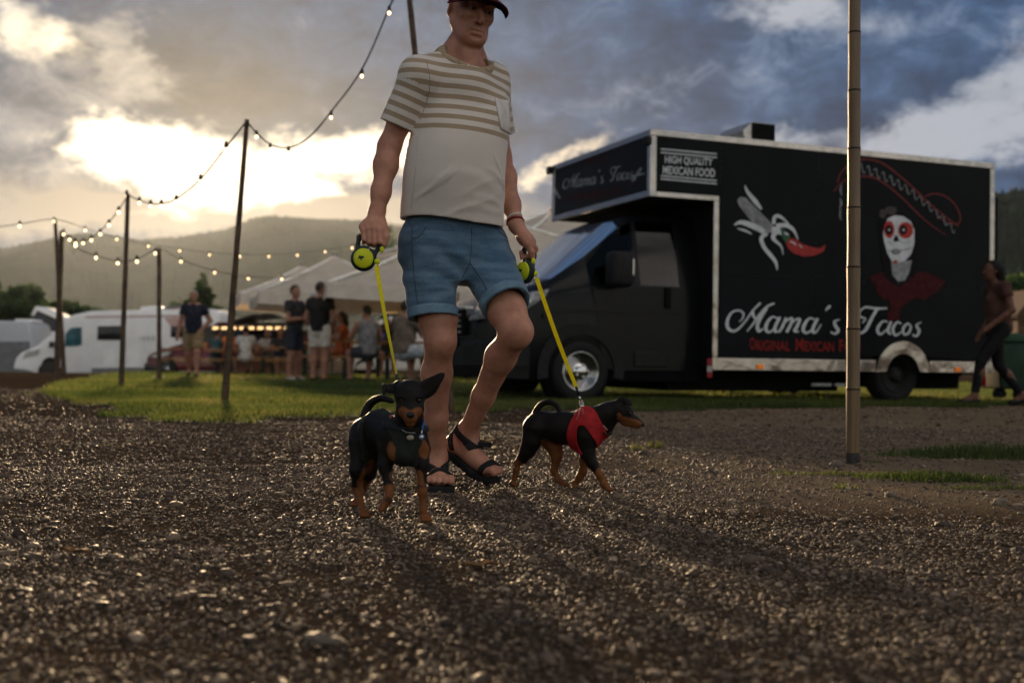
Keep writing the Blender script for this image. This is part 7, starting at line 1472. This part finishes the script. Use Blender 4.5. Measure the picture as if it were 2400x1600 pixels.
m_tube = mat('warm_lamp', (.9, .7, .45), .3, emit=(1, .58, .24), es=1.8)
for i in range(9):
    px = 500+i*21; lp = bs_.slab('lamp_tube', [(px, 766), (px+12, 765.7), (px+12, 771.5), (px, 771.8)], -.08, -.02, m_tube)
bs_.slab('lamp_rail', [(495, 766), (692, 766), (692, 767.2), (495, 767.2)], -.05, -.03, m_kpaint); 
for px in (495, 500): pass
bs_.slab('rail_post', [(494, 870), (494, 766), (497, 766), (497, 870)], -.06, -.02, m_kpaint)
# green waste container and hut at the right edge
gc_ = Veh('waste_container', 'dark green wheeled waste container beside the truck rear', 'container', 2375, 14.6, grp='fixtures at the truck rear'); gb = gc_.slab('bin', [(2345, 912), (2340, 800), (2412, 800), (2408, 912)], 0, .75, mat('bin_green', (.012, .032, .018), .5, var=.15, scale=6), bev=.03); gc_.slab('lid', [(2336, 802), (2340, 786), (2380, 780), (2416, 788), (2416, 802)], -.03, .78, mat('bin_lid', (.02, .055, .032), .5), bev=.02)
for px in (2352, 2400): gc_.wheel(px, .1, .09, w=.05)
hut = Veh('wooden_hut', 'small brown wooden hut with pitched roof far behind the container', 'hut', 2420, 34.0, grp='fixtures at the truck rear'); hut.slab('wall', [(2385, 868), (2385, 735), (2470, 735), (2470, 868)], 0, 3, mat('hut_wood', (.12, .07, .04), .8, var=.3, scale=3)); hut.slab('roof', [(2372, 738), (2425, 676), (2484, 738), (2480, 746), (2425, 686), (2376, 746)], -.3, 3.3, mat('hut_roof', (.10, .06, .045), .8, var=.2))
# red crates below the truck body, standing behind it
for px, py, lab in ((1668, 905, 'red drinks crate standing on the grass behind the truck'), (1692, 905, 'second red crate beside the first behind the truck')):
    p = gp(px, 16.2); o = MB().box((-.07, 0, 0), (.07, .3, .26), .01).build('crate', mat('crate_red', (.42, .02, .025), .5), None); o.location = p; MB().box((-.02, -.004, .03), (.02, .004, .24)).build('white_panel', mat('crate_white', (.5, .48, .47), .6), o); tag(o, lab, 'crate', 'red crates behind the truck')

# ------------------------------------------------------------------ trees
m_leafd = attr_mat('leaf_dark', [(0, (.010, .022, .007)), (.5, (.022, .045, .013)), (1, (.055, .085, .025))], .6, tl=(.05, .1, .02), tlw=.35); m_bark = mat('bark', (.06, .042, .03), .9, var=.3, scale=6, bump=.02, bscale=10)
def crown_mesh(blobs, n, leaf, seed, conical=False):
    r = np.random.default_rng(seed); C = []; tone = []
    for (cx, cy, cz, rx, rz) in blobs:
        k = int(n*rx*rx); u = r.normal(size=(k, 3)); u /= np.linalg.norm(u, axis=1)[:, None]; q_ = r.uniform(.45, 1.0, k)**.5; cl = .78+.22*np.sin(u[:, 0]*7+cx*3)*np.sin(u[:, 1]*6+1)*np.sin(u[:, 2]*8)
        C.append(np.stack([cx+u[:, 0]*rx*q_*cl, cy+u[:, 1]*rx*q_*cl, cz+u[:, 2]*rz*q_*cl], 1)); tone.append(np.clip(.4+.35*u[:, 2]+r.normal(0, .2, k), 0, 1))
    C = np.concatenate(C); tone = np.concatenate(tone); k = len(C); a = r.normal(size=(k, 3)); a /= np.linalg.norm(a, axis=1)[:, None]; b_ = np.cross(a, r.normal(size=(k, 3))); b_ /= np.linalg.norm(b_, axis=1)[:, None]; s = leaf*r.uniform(.6, 1.4, (k, 1))
    v = np.stack([C-a*s, C+b_*s*.55, C+a*s, C-b_*s*.55], 1).reshape(-1, 3); f = np.arange(4*k).reshape(k, 4); return v, f, np.repeat(tone, 4)
def tree(px, py_top, d, w, lab, kind='round', seed=0, grp='trees beyond the vehicles'):
    top = P(px, py_top, d); g = gzf(top.x, d); H = top.z-g; e = empty('conifer_tree' if kind == 'cone' else 'leafy_tree', (top.x, d, g), 0, lab, 'tree', grp); r = np.random.default_rng(seed)
    if kind == 'round': bl = [(r.uniform(-.5, .5)*w, r.uniform(-.4, .4)*w, H*r.uniform(.35, .82), w*r.uniform(.34, .52), H*r.uniform(.14, .22)) for _ in range(12)]+[(0, 0, H*.86, w*.33, H*.15)]
    else: bl = [(r.uniform(-.06, .06)*w, r.uniform(-.06, .06)*w, H*(.10+.86*i/13), max(.10, w*.52*(1-i/14)**.85*(1+.16*(i % 2))), H*.055) for i in range(14)]+[(0, 0, H*.97, .12, H*.05)]
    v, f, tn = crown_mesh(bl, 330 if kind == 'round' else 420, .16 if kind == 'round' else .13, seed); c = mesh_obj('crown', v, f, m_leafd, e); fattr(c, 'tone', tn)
    t_ = MB().tube([(0, 0, -.1), (.05, 0, H*.4), (0, 0, H*.8)], [.03*H, .02*H, .008*H], 8)
    for k in range(5): a_ = k*1.3; t_.tube([(0, 0, H*(.3+.08*k)), (math.cos(a_)*w*.35, math.sin(a_)*w*.35, H*(.5+.08*k))], [.012*H, .004*H], 6)
    t_.build('trunk', m_bark, e, True)
tree(62, 662, 78, 4.4, 'broad dark tree above the caravan, taller of two', 'round', 1); tree(150, 700, 74, 3.6, 'lower dark tree right behind the pop up roof van', 'round', 2); tree(-40, 640, 80, 4.6, 'dark tree cut by the frame edge', 'round', 3)
tree(473, 640, 66, 4.2, 'tall dark conifer rising behind the grey haired walker', 'cone', 4); tree(415, 702, 68, 1.8, 'small leafy tree left of the conifer', 'round', 5); tree(917, 528, 75, 2.4, 'slender conifer peeking out beside the hip of the man with dogs', 'cone', 6)
tree(2380, 640, 60, 4.2, 'leafy tree above the hut at the frame edge', 'round', 7); tree(2470, 610, 70, 5.0, 'broad leafy tree beyond the hut outside the frame', 'round', 8)
